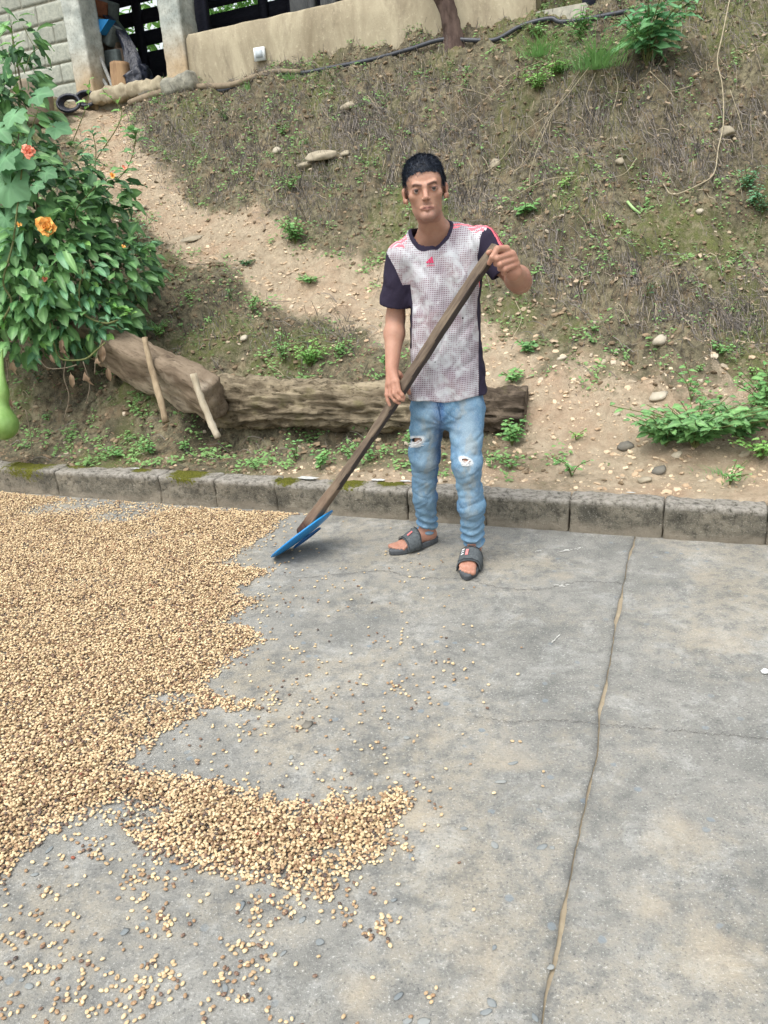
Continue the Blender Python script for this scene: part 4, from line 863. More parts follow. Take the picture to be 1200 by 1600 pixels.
plant('weed', 250, 530, 'grassy weed at the upper edge of the hewn beam', 'weed', .1, 10, 7, .03, FRS, 1.2, 32)
plant('weed', 225, 465, 'shrubby seedling sprouting beside the path under the bush', 'weed', .2, 5, 8, .06, BLG, .8, 33)
plant('weed', 222, 388, 'small sapling arching from the bush onto the path', 'weed', .26, 3, 10, .065, BLG, .9, 34)
plant('weed', 455, 300, 'weed on the mossy bank below the large flat rock', 'weed', .15, 10, 6, .035, WDL, 1.0, 35)
plant('weed', 440, 215, 'small weed on the bank above the pale stone', 'weed', .1, 8, 6, .032, WDL, 1.2, 36)
plant('weed', 350, 190, 'low grey-green weed on the upper left bank', 'weed', .1, 9, 6, .04, DKL, 1.3, 37)
plant('weed', 640, 40, 'thin climber with pale leaves in front of the low wall', 'weed', .35, 3, 8, .07, FRS, .5, 38)
plant('weed', 842, 60, 'patch of light weed on the crest right of the tree', 'weed', .12, 12, 6, .045, WDL, 1.5, 39)
plant('weed', 840, 150, 'light green clump below the crest, left of the grass tuft', 'weed', .14, 16, 7, .045, FRS, 1.4, 40)
plant('weed', 905, 70, 'leafy weed just above the grass tuft', 'weed', .2, 12, 7, .07, WDL, .9, 41)
plant('weed', 870, 125, 'fresh leafed clump beneath the straw stems', 'weed', .1, 14, 6, .05, FRS, 1.4, 42)
plant('weed', 1130, 560, 'small weed high on the right slope', 'weed', .08, 6, 6, .04, WDL, 1.2, 43)
plant('weed', 1165, 300, 'bluish weed hanging on the far right bank', 'weed', .15, 12, 6, .045, BLG, .7, 44)
plant('weed', 1180, 330, 'bluish weed below the other one at the far right', 'weed', .15, 12, 6, .045, BLG, .7, 45)
plant('weed', 1190, 350, 'dull leaf cluster on the right edge of the bank', 'weed', .15, 12, 6, .035, DKL, .7, 46)
plant('weed', 880, 300, 'small yellow-green sprig above the pale seedling', 'weed', .08, 5, 6, .035, FRS, .9, 47)
plant('seedling', 950, 350, 'tiny green sprig on the bare part of the bank', 'seedling', .06, 3, 5, .03, FRS, .9, 48)
plant('low_bush', 1010, 108, 'large-leafed shrub hanging over the top of the bank', 'bush', .50, 13, 7, .19, BLG2, .95, 49, face=.9)
plant('climber', 1005, 100, 'trailing green shoots hanging below the large-leafed shrub', 'climber', .12, 12, 7, .09, WDL, 1.2, 50, root_=T(1010, 75)+[0, -.05, .02], droop=1.2)
for k, (px, py) in enumerate([(270,600),(300,470),(360,470),(690,560),(720,585),(1010,470),(1090,585),(900,690),(700,130),(480,230),(395,285),(520,130),(930,520),(1175,590),(60,600),(75,660)]):
    plant('seedling', px, py, 'tiny weed '+['below the near end of the hewn beam','high on the left rise beside the path','on the rise left of the path bend','just right of the man\'s jeans pocket, on bare earth','by the right-hand top of the log','on the right slope below the twig mat','on bare earth left of the low bush','on the trodden fan near the kerb','high on the bank right of the tree trunk','on the bank above the large flat rock','where the left bank foot meets the path','just below the middle of the water pipe','on the pebbly slope right of the raised elbow','on the slope behind the right leafy clump','under the bush near the dead vine','at the foot of the left earth face by the gourd'][k], 'seedling', .05+.02*(k % 3), 4, 5, .026, [WDL, FRS, DKL][k % 3], 1.1, 200+k, 'little weeds dotted over the earth')
# grass tufts
def bladesVF(n, L, spread, seed, w_=.004, lean=.5, down=0.):
    rr = np.random.default_rng(seed); Vs, Fs = [], []
    a = rr.uniform(0, 2*np.pi, n); r0 = spread*np.abs(rr.normal(size=n))*.6; l_ = L*rr.uniform(.3, 1.15, n)
    bx, by = r0*np.cos(a), r0*np.sin(a); dx, dy = lean*np.cos(a+rr.normal(size=n)*.6), lean*np.sin(a+rr.normal(size=n)*.6)
    out = []
    for t_ in (0, .35, .7, 1.0):
        c = np.stack([bx+dx*l_*t_*t_, by+dy*l_*t_*t_-.1*l_*t_*t_, l_*(t_-(.25+down)*t_*t_*lean*1.5)], 1); wd = w_*(1-t_*.85)
        sx = np.stack([np.cos(a+1.57), np.sin(a+1.57)*.3, a*0], 1)*wd; out += [c-sx, c+sx]
    V = np.stack(out, 1).reshape(-1, 3); k = (np.arange(n)*8)[:, None]; F = np.concatenate([np.stack([k+2*j, k+2*j+1, k+2*j+3, k+2*j+2], -1).reshape(-1, 4) for j in range(3)])
    return V, F
for k, (px, py, n, L, sp, lab) in enumerate([(928,118,420,.34,.16,'tall bright grass tuft under the shrub on the crest'),(842,90,260,.2,.16,'short grass patch on the crest left of the shrub'),(455,125,60,.1,.08,'small grass tuft just below the pipe'),(390,140,50,.1,.07,'small grass tuft on the upper bank near the pole'),(248,520,90,.12,.08,'fine grass above the hewn beam'),(1130,745,60,.07,.15,'thin grass behind the far right kerb')]):
    V, F = bladesVF(n, L, sp*1.3, k, .0032, 1.15); p_ = T(px, py); o = mk('grass_tuft', V, F, WEED, attrs={'tone': np.repeat(np.random.default_rng(k).uniform(0, .9, n), 8), 'rib': np.zeros(len(V))}); o.location = p_; tag(o, lab, 'grass')
# ---- dry standing and hanging stalks on the bank (too many to count)
rs = np.random.default_rng(21); N0 = 420000; x = rs.uniform(-2.9, 3.6, N0); y = rs.uniform(4.2, 9.0, N0); wp = wpath(x, y)
dz = .04; slope = (hgt(x, y+dz)-hgt(x, y-dz))/(2*dz); dens = smooth(-.25, .5, fbm(x*1.1, y*1.1, 21, 3))*.9+.1
bank = smooth(.25, .9, slope)*dens*(1-wp)*smooth(.9, 1.9, kerb_d(x, y)); bank = np.maximum(bank, .18*(1-wp)*smooth(.4, .9, kerb_d(x, y)))
zz_ = hgt(x, y); zone = smooth(1.15, 1.6, zz_); uu, vv, _d = proj(np.column_stack([x, y, zz_])); mats = np.zeros(N0)
for mx_, my_, mr_, mq_ in [(275,215,60,.6),(575,190,60,1),(700,200,70,.7),(850,230,60,1),(930,170,60,1),(1020,220,70,1),(1100,230,60,.7),(890,420,60,1),(960,440,50,1),(1040,480,60,.8),(1140,490,70,.9),(1000,150,50,.6),(520,520,35,.8),(420,520,40,.5),(330,500,50,.4),(480,290,50,.5),(640,250,50,.7),(740,300,60,.6),(380,240,60,.5),(1180,180,60,.6),(300,290,40,.4),(450,170,60,.4)]:
    mats = np.maximum(mats, mq_*np.exp(-(((uu-mx_)**2+((vv-my_)*1.5)**2)/(mr_*mr_))))
mats = mats*smooth(-.35, .35, fbm(x*5, y*5, 17, 3)); keep = rs.random(N0) < (bank*(.2+.8*zone)*.16+mats*.75*(1-.7*wp)); x, y, zz_, mats = x[keep], y[keep], zz_[keep], mats[keep]; n = len(x)
l_ = rs.uniform(.03, .12, n)*(.7+.6*rs.random(n))*(1+.5*mats); a = rs.uniform(0, 2*np.pi, n); up = rs.random(n) < .35
tx, ty = np.cos(a)*.35, np.sin(a)*.2-.35; out = []
for t_ in (0, .4, 1.0):
    upz = np.where(up, t_*.9-.15*t_*t_, .35*t_-.95*t_*t_); yo = np.where(up, ty*t_*t_, -.45*t_+.0*t_)
    c = np.stack([x+tx*l_*t_, y+yo*l_, zz_+upz*l_-.004], 1); wd = .0022*(1-.6*t_); out += [c-[1, 0, 0]*(wd*np.ones(n))[:, None], c+[1, 0, 0]*(wd*np.ones(n))[:, None]]
V = np.stack(out, 1).reshape(-1, 3); k = (np.arange(n)*6)[:, None]; F = np.concatenate([np.stack([k+2*j, k+2*j+1, k+2*j+3, k+2*j+2], -1).reshape(-1, 4) for j in range(2)])
b = NB('dry_stalk'); tn = b.attr('tone').outputs['Fac']; c = b.mix(b.ramp(tn, 0, .7), lin(66, 65, 66), lin(132, 126, 120)); c = b.mix(b.ramp(tn, .85, 1.0), c, lin(176, 162, 138)); DRYS = b.done(c, .95, .1)
tag(mk('dry_undergrowth', V, F, DRYS, attrs={'tone': np.repeat(rs.random(n), 6)}), 'dead grey-brown stalks matting the steep earth bank', 'undergrowth', kind='stuff')
# long tangled dead twigs over the mats
N0 = 60000; x = rs.uniform(-2.9, 3.6, N0); y = rs.uniform(4.3, 9.0, N0); z0_ = hgt(x, y); uu, vv, _d = proj(np.column_stack([x, y, z0_])); mt = np.zeros(N0)
for mx_, my_, mr_, mq_ in [(275,215,60,.5),(575,190,70,1),(700,200,80,.8),(850,230,70,1),(930,170,70,1),(1020,220,80,1),(1100,230,70,.9),(890,420,60,1),(960,440,50,1),(1040,480,60,1),(1140,490,70,1),(1000,150,60,.6),(520,520,35,.6),(480,290,50,.5),(740,300,60,.7),(1180,180,60,.8),(420,160,80,.3),(1150,80,80,.5)]:
    mt = np.maximum(mt, mq_*np.exp(-(((uu-mx_)**2+((vv-my_)*1.5)**2)/(mr_*mr_))))
keep = rs.random(N0) < mt*.75+.016*(1-wpath(x, y)); x, y, z0_ = x[keep], y[keep], z0_[keep]; n = len(x); L_ = rs.uniform(.06, .28, n); a = rs.uniform(0, 2*np.pi, n); bend = rs.normal(size=n)*.9; out = []
px_, py_ = x.copy(), y.copy(); lift = rs.uniform(.005, .08, n); K_ = 6
for k_ in range(K_):
    t_ = k_/(K_-1); ang_ = a+bend*t_*1.5; px_ = px_+np.cos(ang_)*L_/K_; py_ = py_+np.sin(ang_)*L_/K_*.55; hz_ = hgt(px_, py_)+lift*np.sin(np.pi*min(1, t_*.9+.05))+.004+rs.normal(size=n)*.004
    wd = .0023*(1-.6*t_); nx_, nz_ = -np.sin(ang_)*.6, np.cos(ang_); c = np.stack([px_, py_, hz_], 1); e_ = np.stack([nx_*0+wd*.5, 0*nx_, nz_*0+wd], 1); out += [c-e_, c+e_]
V = np.stack(out, 1).reshape(-1, 3); k = (np.arange(n)*2*K_)[:, None]; F = np.concatenate([np.stack([k+2*j, k+2*j+1, k+2*j+3, k+2*j+2], -1).reshape(-1, 4) for j in range(K_-1)])
tag(mk('dead_twigs', V, F, DRYS, attrs={'tone': np.repeat(rs.random(n)**.6, 2*K_)}), 'tangled dead twigs and roots over the bank', 'twigs', kind='stuff')
# ---- moss and tiny creeping leaves
N0 = 150000; x = rs.uniform(-2.9, 3.6, N0); y = rs.uniform(3.6, 9.0, N0); mm = smooth(.0, .45, fbm(x*1.6, y*1.6, 11, 4)); wp = wpath(x, y); cl = smooth(.1, .55, fbm(x*5.5, y*5.5, 31, 4, .6))
keep = rs.random(N0) < (mm*.7+.16)*(1-wp)*(.05+1.3*cl)*smooth(.15, .4, kerb_d(x, y)); x, y = x[keep], y[keep]; n = len(x); zz_ = hgt(x, y)
a = rs.uniform(0, 2*np.pi, n); D = np.stack([np.cos(a), np.sin(a)*.6-.3, rs.uniform(-.1, .7, n)], 1); Nn = np.stack([rs.normal(size=n)*.3, -.5+0*a, 1+0*a], 1)
stuff_leaves('ground_cover', np.stack([x, y, zz_+.004], 1), D, Nn, rs.uniform(.010, .030, n), leafmat('ground_cover_green', lin(62, 82, 48), lin(110, 132, 80), .85, .15), None, .6, 2, seed=5)
tag(bpy.data.objects['ground_cover'], 'tiny dull green creeping plants and moss over the bank', 'ground cover')
# ---- small weeds scattered everywhere the earth is not trodden
N0 = 2600; x = rs.uniform(-2.9, 3.6, N0); y = rs.uniform(3.6, 9.0, N0); kd_ = kerb_d(x, y); keep = rs.random(N0) < (1-wpath(x, y)**2*.92)*smooth(.12, .25, kd_)*(.2+.8*smooth(-.1, .4, fbm(x*2.3, y*2.3, 51, 3))+.5*(kd_ < .5)); x, y = x[keep], y[keep]
m_ = rs.integers(8, 22, len(x)); X_, Y_ = np.repeat(x, m_), np.repeat(y, m_); n = len(X_); sp = np.repeat(rs.uniform(.015, .05, len(x)), m_); hh_ = np.repeat(rs.uniform(.01, .07, len(x)), m_); tn_ = np.repeat(rs.uniform(0, .6, len(x)), m_)+rs.uniform(0, .2, n)
X_ = X_+rs.normal(size=n)*sp; Y_ = Y_+rs.normal(size=n)*sp*.7; a = rs.uniform(0, 2*np.pi, n); D = np.stack([np.cos(a), np.sin(a)*.7-.3, rs.uniform(-.3, .6, n)], 1); Nn = np.stack([rs.normal(size=n)*.4, -.5+0*a, 1+0*a], 1)
stuff_leaves('small_weeds', np.stack([X_, Y_, hgt(X_, Y_)+hh_*rs.random(n)+.004], 1), D, Nn, rs.uniform(.014, .038, n), leafmat('small_weed_green', lin(58, 92, 56), lin(118, 156, 92), .7, .2), None, .55, 3, tone=tn_, seed=9)
tag(bpy.data.objects['small_weeds'], 'countless small green-grey weeds over bank and verge', 'weeds')
# ---- clods and grit
def clods(name, N0, fn, size, mat_, label, cat, zoff=.3, xr=(-2.9, 3.6), yr=(3.3, 9.0), sub=1, seed=0, flat=.55):
    rr = np.random.default_rng(seed); x = rr.uniform(*xr, N0); y = rr.uniform(*yr, N0); keep = rr.random(N0) < fn(x, y); x, y = x[keep], y[keep]; n = len(x)
    s_ = size[0]*(size[1]/size[0])**(rr.random(n)**2.2); V, F = stoneVF(1, seed+1, flat, sub, .3); a = rr.uniform(0, 2*np.pi, n)
    D = np.stack([np.cos(a), np.sin(a), rr.normal(size=n)*.3], 1); Nn = np.stack([rr.normal(size=n)*.3, rr.normal(size=n)*.3-.3, 1+0*a], 1)
    sc_ = np.stack([s_*rr.uniform(.7, 1.4, n), s_*rr.uniform(.7, 1.4, n), s_], 1)
    VV, FF = tile(V, F, np.stack([x, y, hgt(x, y)+s_*zoff*.3], 1), D, Nn, sc_); o = mk(name, VV, FF, mat_, attrs={'tone': np.repeat(rr.random(n), len(V))}, smooth_=False); return tag(o, label, cat, kind='stuff')
def tonemat(name, a, b_, r=.95, c3=None):
    b = NB(name); tn = b.attr('tone').outputs['Fac']; c = b.mix(b.ramp(tn, 0, .85), a, b_)
    if c3: c = b.mix(b.ramp(tn, .93, .95), c, c3)
    c = b.mix(.3, c, b.mix(b.noise(b.n('NewGeometry').outputs['Position'], 80, 3), a, b_)); return b.done(c, r, .15)
clods('path_grit', 60000, lambda x, y: wpath(x, y)*.55*(kerb_d(x, y) > .15), (.003, .022), tonemat('pale_grit', lin(160, 134, 108), lin(214, 196, 168)), 'pale clods and grit on the trodden earth', 'grit', seed=3)
clods('bank_clods', 80000, lambda x, y: (1-wpath(x, y))*.42*(kerb_d(x, y) > .15), (.004, .026), tonemat('brown_clod', lin(88, 78, 64), lin(146, 128, 104), .95, lin(176, 162, 138)), 'loose brown clods and stones on the bank', 'clods', seed=4)
clods('pebbles', 5000, lambda x, y: .10+.25*smooth(.5, 1.2, x)*(kerb_d(x, y) > .4)*(kerb_d(x, y) < 2.2)-(kerb_d(x, y) < .15)*1, (.008, .03), tonemat('pebble', lin(140, 130, 112), lin(196, 184, 164), .9), 'scattered pale pebbles on the slope', 'pebbles', seed=5)
# dry leaf litter
N0 = 9000; x = rs.uniform(-2.9, 3.6, N0); y = rs.uniform(3.6, 9.0, N0); zb_ = hgt(x, y); near = smooth(.3, 1.2, x)*np.exp(-((zb_-.95)/.2)**2)+smooth(1.2, 2, x)*np.exp(-((zb_-2.3)/.3)**2)
keep = rs.random(N0) < (.05+.55*near)*(kerb_d(x, y) > .3); x, y, zb_ = x[keep], y[keep], zb_[keep]; n = len(x); a = rs.uniform(0, 2*np.pi, n)
stuff_leaves('leaf_litter', np.stack([x, y, zb_+.006], 1), np.stack([np.cos(a), np.sin(a), rs.normal(size=n)*.3], 1), np.stack([rs.normal(size=n)*.5, -.4+rs.normal(size=n)*.4, 1+0*a], 1), rs.uniform(.02, .07, n), leafmat('litter', lin(96, 80, 66), lin(178, 160, 136), .95, .1), None, .5, 4, seed=6)
tag(bpy.data.objects['leaf_litter'], 'fallen dry leaves caught on the right-hand bank', 'leaf litter')
# ---- straw stems, hanging vine, twigs
STRAW = simple('straw', lin(142, 132, 110), lin(184, 174, 148), 20, .85)
def airy(name, pix, r, m, label, cat, group=None, off=.05):
    r = r*.78
    pts = []
    for a in pix:
        p_ = T(a[0], a[1]); d_ = np.array([0, 0, CAM_H])-p_; d_ /= np.linalg.norm(d_); pts.append(p_+d_*(off if len(a) < 3 else a[2]))
    return tag(tube(name, pts, r, m, n=5), label, cat, group)
airy('hanging_vine', [(1142,-5,.25),(1128,60,.2),(1120,105,.15),(1128,140,.12),(1130,195,.06),(1122,235,.05),(1115,275,.04),(1090,298,.03),(1052,304,.02),(1036,290,.02)], .0055, STRAW, 'long pale vine hanging down the right side of the bank and curling left', 'vine')
for k, (pix, lab) in enumerate([([(920,110,.1),(870,170,.15),(815,215,.12),(770,262,.08),(700,300,.05)], 'long pale straw stem slanting down left towards the man\'s head'), ([(905,118,.1),(850,200,.16),(825,245,.1),(800,275,.06)], 'bent straw stem dropping below the crest shrub'), ([(900,125,.1),(862,190,.14),(830,262,.08),(828,300,.04)], 'straw stem hanging nearly straight down'), ([(690,225,.05),(730,180,.12),(765,155,.12),(800,130,.08)], 'forked bare twig reaching up right above the man\'s head'), ([(765,155,.12),(735,143,.1),(710,138,.08)], 'short side fork of the bare twig'), ([(768,150,.12),(800,120,.1),(850,95,.06)], 'pale twig running up to the crest weeds'), ([(800,310,.05),(850,285,.1),(900,275,.06)], 'thin grey branch lying right of the man\'s head'), ([(860,200,.14),(855,240,.1),(840,262,.06)], 'short curled straw below the crest'), ([(930,120,.06),(915,160,.1),(935,200,.05)], 'thin dark straw under the shrub'), ([(960,115,.06),(965,150,.1),(958,180,.06)], 'hooked root hanging under the shrub'), ([(1015,120,.08),(1040,135,.1),(1050,145,.1),(1080,145,.06)], 'pale forked twig below the trailing shoots'), ([(1025,210,.03),(1028,235,.03),(1030,258,.02)], 'short grey stick stuck upright in the mossy bank'), ([(940,282,.03),(975,278,.04),(995,250,.03)], 'thin curved twig on the mossy bank'), ([(805,470,.03),(815,500,.03),(800,530,.03)], 'thin stalk left of the dark seedling'), ([(1140,150,.06),(1155,185,.06),(1160,205,.04)], 'grey-green stalk right of the hanging vine')]):
    airy('dry_stem', pix, .0028 if k else .0032, STRAW if k % 4 != 3 else TWIG, lab, 'stem')
o = airy('green_stick', [(980,320,.02),(990,328,.02),(1000,334,.02)], .012, simple('cut_green', lin(150, 190, 120), lin(180, 212, 150), 20, .6), 'short bright green cut stem lying on the bank', 'stick')
# hedge of trees beyond the shed, seen through the slats
def back_tree(u, v_, h, rad, label, seed, mat_, yel=False):
    rr = np.random.default_rng(seed); c_ = BW(u, v_, 3.0); t_ = empty('tree', c_, 0, label, 'tree', 'trees behind the shed')
    tube('trunk', [[0, 0, -.3], [.1, 0, h*.4], [0, .1, h*.7]], [.14, .1, .05], TRK, t_, n=8)
    n = 2600; d = unit(rr.normal(size=(n, 3))); r_ = rr.uniform(.4, 1, n)**.5*(1+.3*fbm(d[:, 0]*2+seed, d[:, 1]*2, d[:, 2]*2, 2)); pos = d*r_[:, None]*[rad, rad*.8, h*.5]+[0, 0, h*.55]
    pos = pos[pos[:, 2] > .1]; n = len(pos); stuff_leaves('crown', pos, unit(rr.normal(size=(n, 3))*[1, 1, .4]+[0, -.2, -.3]), unit(rr.normal(size=(n, 3))*.6+[0, -.4, 1]), rr.uniform(.12, .3, n), mat_, t_, .4, 3, seed=seed)
for k, (u, v_, h, r_, l_, m_) in enumerate([(-3.0,5.2,4.2,1.6,'bushy green tree farthest left behind the shed',LEAFY),(-.8,5.5,4.6,1.7,'bushy green tree seen through the left slats behind the shed',LEAFY),(1.2,5.0,4.0,1.5,'green tree behind the second shed pillar',LEAF),(3.0,5.4,4.4,1.6,'pale green tree seen through the slats over the low wall',LEAFY),(5.0,5.2,4.4,1.7,'green tree at the right end of the shed',LEAFB)]): back_tree(u, v_, h, r_, l_, 40+k, m_)
# ================================================================== the man: signed-distance modelling, one continuous skin
def A(*v): return np.array(v, float)
def sub3(p, c): return p-c
class Cone:
    def __init__(s, a, b, r1, r2, k=.01): s.a, s.b, s.r1, s.r2, s.k = np.array(a, float), np.array(b, float), r1, r2, k; s.c = (s.a+s.b)/2; s.R = np.linalg.norm(s.b-s.a)/2+max(r1, r2)
    def d(s, p):
        ba = s.b-s.a; h = np.clip(((p-s.a)@ba)/max(ba@ba, 1e-9), 0, 1); q = p-s.a-h[:, None]*ba
        return np.sqrt((q*q).sum(1))-(s.r1+(s.r2-s.r1)*h)
class Ell:
    def __init__(s, c, r, k=.01, M=None): s.c, s.r, s.k = np.array(c, float), np.array(r, float), k; s.M = np.eye(3) if M is None else M; s.R = max(r)
    def d(s, p):
        q = (p-s.c)@s.M.T if s.M is not None else p-s.c   # M rows = local axes
        k0 = np.sqrt(((q/s.r)**2).sum(1)); k1 = np.sqrt(((q/s.r**2)**2).sum(1))+1e-9; return k0*(k0-1)/k1
class Fn:
    def __init__(s, f, c, R_, k=.01): s.f, s.c, s.R, s.k = f, np.array(c, float), R_, k
    def d(s, p): return s.f(p)
def smin(a, b, k):
    h = np.clip(.5+.5*(b-a)/k, 0, 1); return b+(a-b)*h-k*h*(1-h)
def smax(a, b, k): return -smin(-a, -b, k)
def evalp(p, prims, cuts=(), c=None, rad=0):
    d = np.full(len(p), .2)
    for q in prims:
        if c is not None and np.linalg.norm(c-q.c)-q.R > rad+.035: continue
        d = smin(d, q.d(p), q.k)
    for q in cuts:
        if c is not None and np.linalg.norm(c-q.c)-q.R > rad+.02: continue
        d = smax(d, -q.d(p), q.k)
    return d
def gaxis(lo, hi, step, fine=()):
    """fine: list of (a,b,step)"""
    x = lo; out = [x]
    while x < hi:
        s = step
        for a, b_, st in fine:
            if a <= x < b_: s = min(s, st)
        x += s; out.append(x)
    return np.array(out)
def polygonize(ax, prims, cuts=(), post=None, B=14):
    gx_, gy_, gz_ = ax; n = (len(gx_), len(gy_), len(gz_)); D = np.full(n, .2, np.float32)
    for i in range(0, n[0], B):
        for j in range(0, n[1], B):
            for k in range(0, n[2], B):
                xs, ys, zs = gx_[i:i+B], gy_[j:j+B], gz_[k:k+B]; c = A((xs[0]+xs[-1])/2, (ys[0]+ys[-1])/2, (zs[0]+zs[-1])/2); rad = np.linalg.norm([xs[-1]-xs[0], ys[-1]-ys[0], zs[-1]-zs[0]])/2+.004
                if not any(np.linalg.norm(c-q.c)-q.R < rad+.02 for q in prims): continue
                m = np.stack(np.meshgrid(xs, ys, zs, indexing='ij'), -1).reshape(-1, 3)
                d = evalp(m, prims, cuts, c, rad)
                if post: d = post(m, d)
                D[i:i+B, j:j+B, k:k+B] = d.reshape(len(xs), len(ys), len(zs))
    S = D < 0; c8 = np.zeros(tuple(v-1 for v in n), np.uint8)
    for a in (0, 1):
        for b_ in (0, 1):
            for e in (0, 1): c8 += S[a:n[0]-1+a, b_:n[1]-1+b_, e:n[2]-1+e]
    act = (c8 > 0) & (c8 < 8); I, J, K = np.nonzero(act); flat = (I*(n[1]-1)+J)*(n[2]-1)+K
    acc = np.zeros((len(I), 3)); cnt = np.zeros(len(I))
    cs = [(a, b_, e) for a in (0, 1) for b_ in (0, 1) for e in (0, 1)]
    G3 = (gx_, gy_, gz_)
    for c1 in cs:
        for axn in range(3):
            if c1[axn]: continue
            c2 = list(c1); c2[axn] = 1
            d1 = D[I+c1[0], J+c1[1], K+c1[2]]; d2 = D[I+c2[0], J+c2[1], K+c2[2]]; m = (d1 < 0) != (d2 < 0); t_ = np.where(m, d1/(d1-d2+1e-12), 0)
            q = np.stack([G3[0][I+c1[0]], G3[1][J+c1[1]], G3[2][K+c1[2]]], 1)
            lo = (I, J, K)[axn]; q[:, axn] += t_*(G3[axn][lo+1]-G3[axn][lo]); acc += q*m[:, None]; cnt += m
    V = acc/cnt[:, None]; Fs = []
    def look(i, j, k):
        f = (i*(n[1]-1)+j)*(n[2]-1)+k; p_ = np.searchsorted(flat, f); return p_
    for axn in range(3):
        sl0 = [slice(None)]*3; sl1 = [slice(None)]*3; sl0[axn] = slice(0, -1); sl1[axn] = slice(1, None)
        e = S[tuple(sl0)] != S[tuple(sl1)]; i, j, k = np.nonzero(e); o1, o2 = [q for q in range(3) if q != axn]
        idx = np.stack([i, j, k], 1); ok = (idx[:, o1] > 0) & (idx[:, o2] > 0) & (idx[:, o1] < n[o1]-1) & (idx[:, o2] < n[o2]-1); idx = idx[ok]
        neg = S[idx[:, 0], idx[:, 1], idx[:, 2]]; quad = []
        for a, b_ in ((0, 0), (-1, 0), (-1, -1), (0, -1)):
            q = idx.copy(); q[:, o1] += a; q[:, o2] += b_; quad.append(look(q[:, 0], q[:, 1], q[:, 2]))
        quad = np.stack(quad, 1); flip = neg if axn != 1 else ~neg; quad = np.where(flip[:, None], quad, quad[:, ::-1]); Fs.append(quad)
    return V, np.vstack(Fs)
def vnormals(V, F):
    n = np.cross(V[F[:, 2]]-V[F[:, 0]], V[F[:, 3]]-V[F[:, 1]]); N_ = np.zeros_like(V)
    for k in range(4): np.add.at(N_, F[:, k], n)
    return unit(N_)
def relax(V, F, it=1, lam=.5):
    E = np.vstack([F[:, [0, 1]], F[:, [1, 2]], F[:, [2, 3]], F[:, [3, 0]]]); 
    for _ in range(it):
        s = np.zeros_like(V); c = np.zeros(len(V)); np.add.at(s, E[:, 0], V[E[:, 1]]); np.add.at(c, E[:, 0], 1); V = V+lam*(s/np.maximum(c, 1)[:, None]-V)
    return V

# ---- skeleton, from the photograph
HC = P(664.5, 302.5, 3.06); HR = Matrix.Rotation(R(-4), 3, 'Z') @ Matrix.Rotation(R(-4.5), 3, 'Y') @ Matrix.Rotation(R(-2), 3, 'X'); HM = np.array(HR)*.985
# local head axes: x to the viewer's right, y away, z up
def hp_(x, y, z): return HC+HM@A(x, y, z)
HMi = np.linalg.inv(HM); HMr = np.array(HR).T
def ell(c, r, k=.01, rot=None):
    M = HMr if rot is None else (np.array(rot).T@HMr); return Ell(hp_(*c), [v*.985 for v in r], k, M)
def con(a, b_, r1, r2, k=.01): return Cone(hp_(*a), hp_(*b_), r1*.985, r2*.985, k)
shR, shL = P(624, 402, 3.14), P(756, 381, 3.11); elR, elL = P(618, 497, 3.20), P(812, 440, 3.06); wrR, wrL = P(612, 577, 3.09), P(802, 425, 2.87)
sh0, sh1 = P(474, 830, 3.38), P(779, 388, 2.84)      # shovel handle, foot and top
def shaft(px):   # point of the handle axis above an image column
    t_ = (px-474)/(779-474.); return P(lerp(474, 779, t_), lerp(830, 388, t_), lerp(3.38, 2.84, t_))
body = []
# head
body += [ell((0,.022,.040),(.076,.094,.080),.01), ell((0,-.008,-.008),(.0585,.076,.070),.02), ell((0,-.043,-.055),(.034,.040,.042),.02), con((-.008,-.076,-.084),(.008,-.076,-.084),.0150,.0150,.014),
         ell((0,-.050,.045),(.058,.036,.036),.025), ell((.043,-.051,-.008),(.018,.021,.015),.02), ell((-.043,-.051,-.008),(.018,.021,.015),.02),
         con((.039,.0,-.050),(.012,-.058,-.084),.011,.012,.02), con((-.039,.0,-.050),(-.012,-.058,-.084),.011,.012,.02),
         con((-.038,-.081,.030),(-.010,-.088,.021),.0085,.0095,.010), con((.038,-.081,.030),(.010,-.088,.021),.0085,.0095,.010)]
body += [con((0,-.081,.020),(0,-.102,-.020),.0068,.0092,.014), Ell(hp_(.0105,-.093,-.0245),[.0065,.0090,.0058],.006,HMr), Ell(hp_(-.0105,-.093,-.0245),[.0065,.0090,.0058],.006,HMr), con((0,-.099,-.025),(0,-.088,-.031),.0045,.0045,.005)]
for s_ in (-1, 1): body += [con((s_*.0235,-.076,-.0535),(s_*.006,-.0885,-.0505),.0030,.0048,.006), con((s_*.006,-.0885,-.0505),(0,-.088,-.0515),.0048,.0044,.004), con((s_*.021,-.077,-.0560),(0,-.0880,-.0600),.0032,.0054,.005)]
hcuts = []
for s_ in (-1, 1):
    hcuts += [Ell(hp_(s_*.0325,-.101,.0095),[.0170,.0155,.0115],.012,HMr)]
body2 = []   # lids, ears and everything added after the sockets are cut
for s_ in (-1, 1):
    body2 += [Ell(hp_(s_*.032,-.074,.0095),[.0152,.0135,.0125],.006,HMr)]
    rot = Matrix.Rotation(R(s_*24), 3, 'Z') @ Matrix.Rotation(R(s_*-8), 3, 'Y')
    body2 += [ell((s_*.0775,.008,.001),(.0058,.017,.029),.006,rot), ell((s_*.0805,.012,.015),(.0050,.015,.015),.006,rot), ell((s_*.073,-.004,-.019),(.006,.008,.010),.008)]
cuts2 = []
for s_ in (-1, 1):
    cuts2 += [Ell(hp_(s_*.0325,-.0895,.0076),[.0122,.008,.0026],.002,HMr), Ell(hp_(s_*.0865,-.004,.004),[.005,.009,.015],.004,HMr), Ell(hp_(s_*.0062,-.098,-.0315),[.0026,.0035,.0022],.002,HMr)]
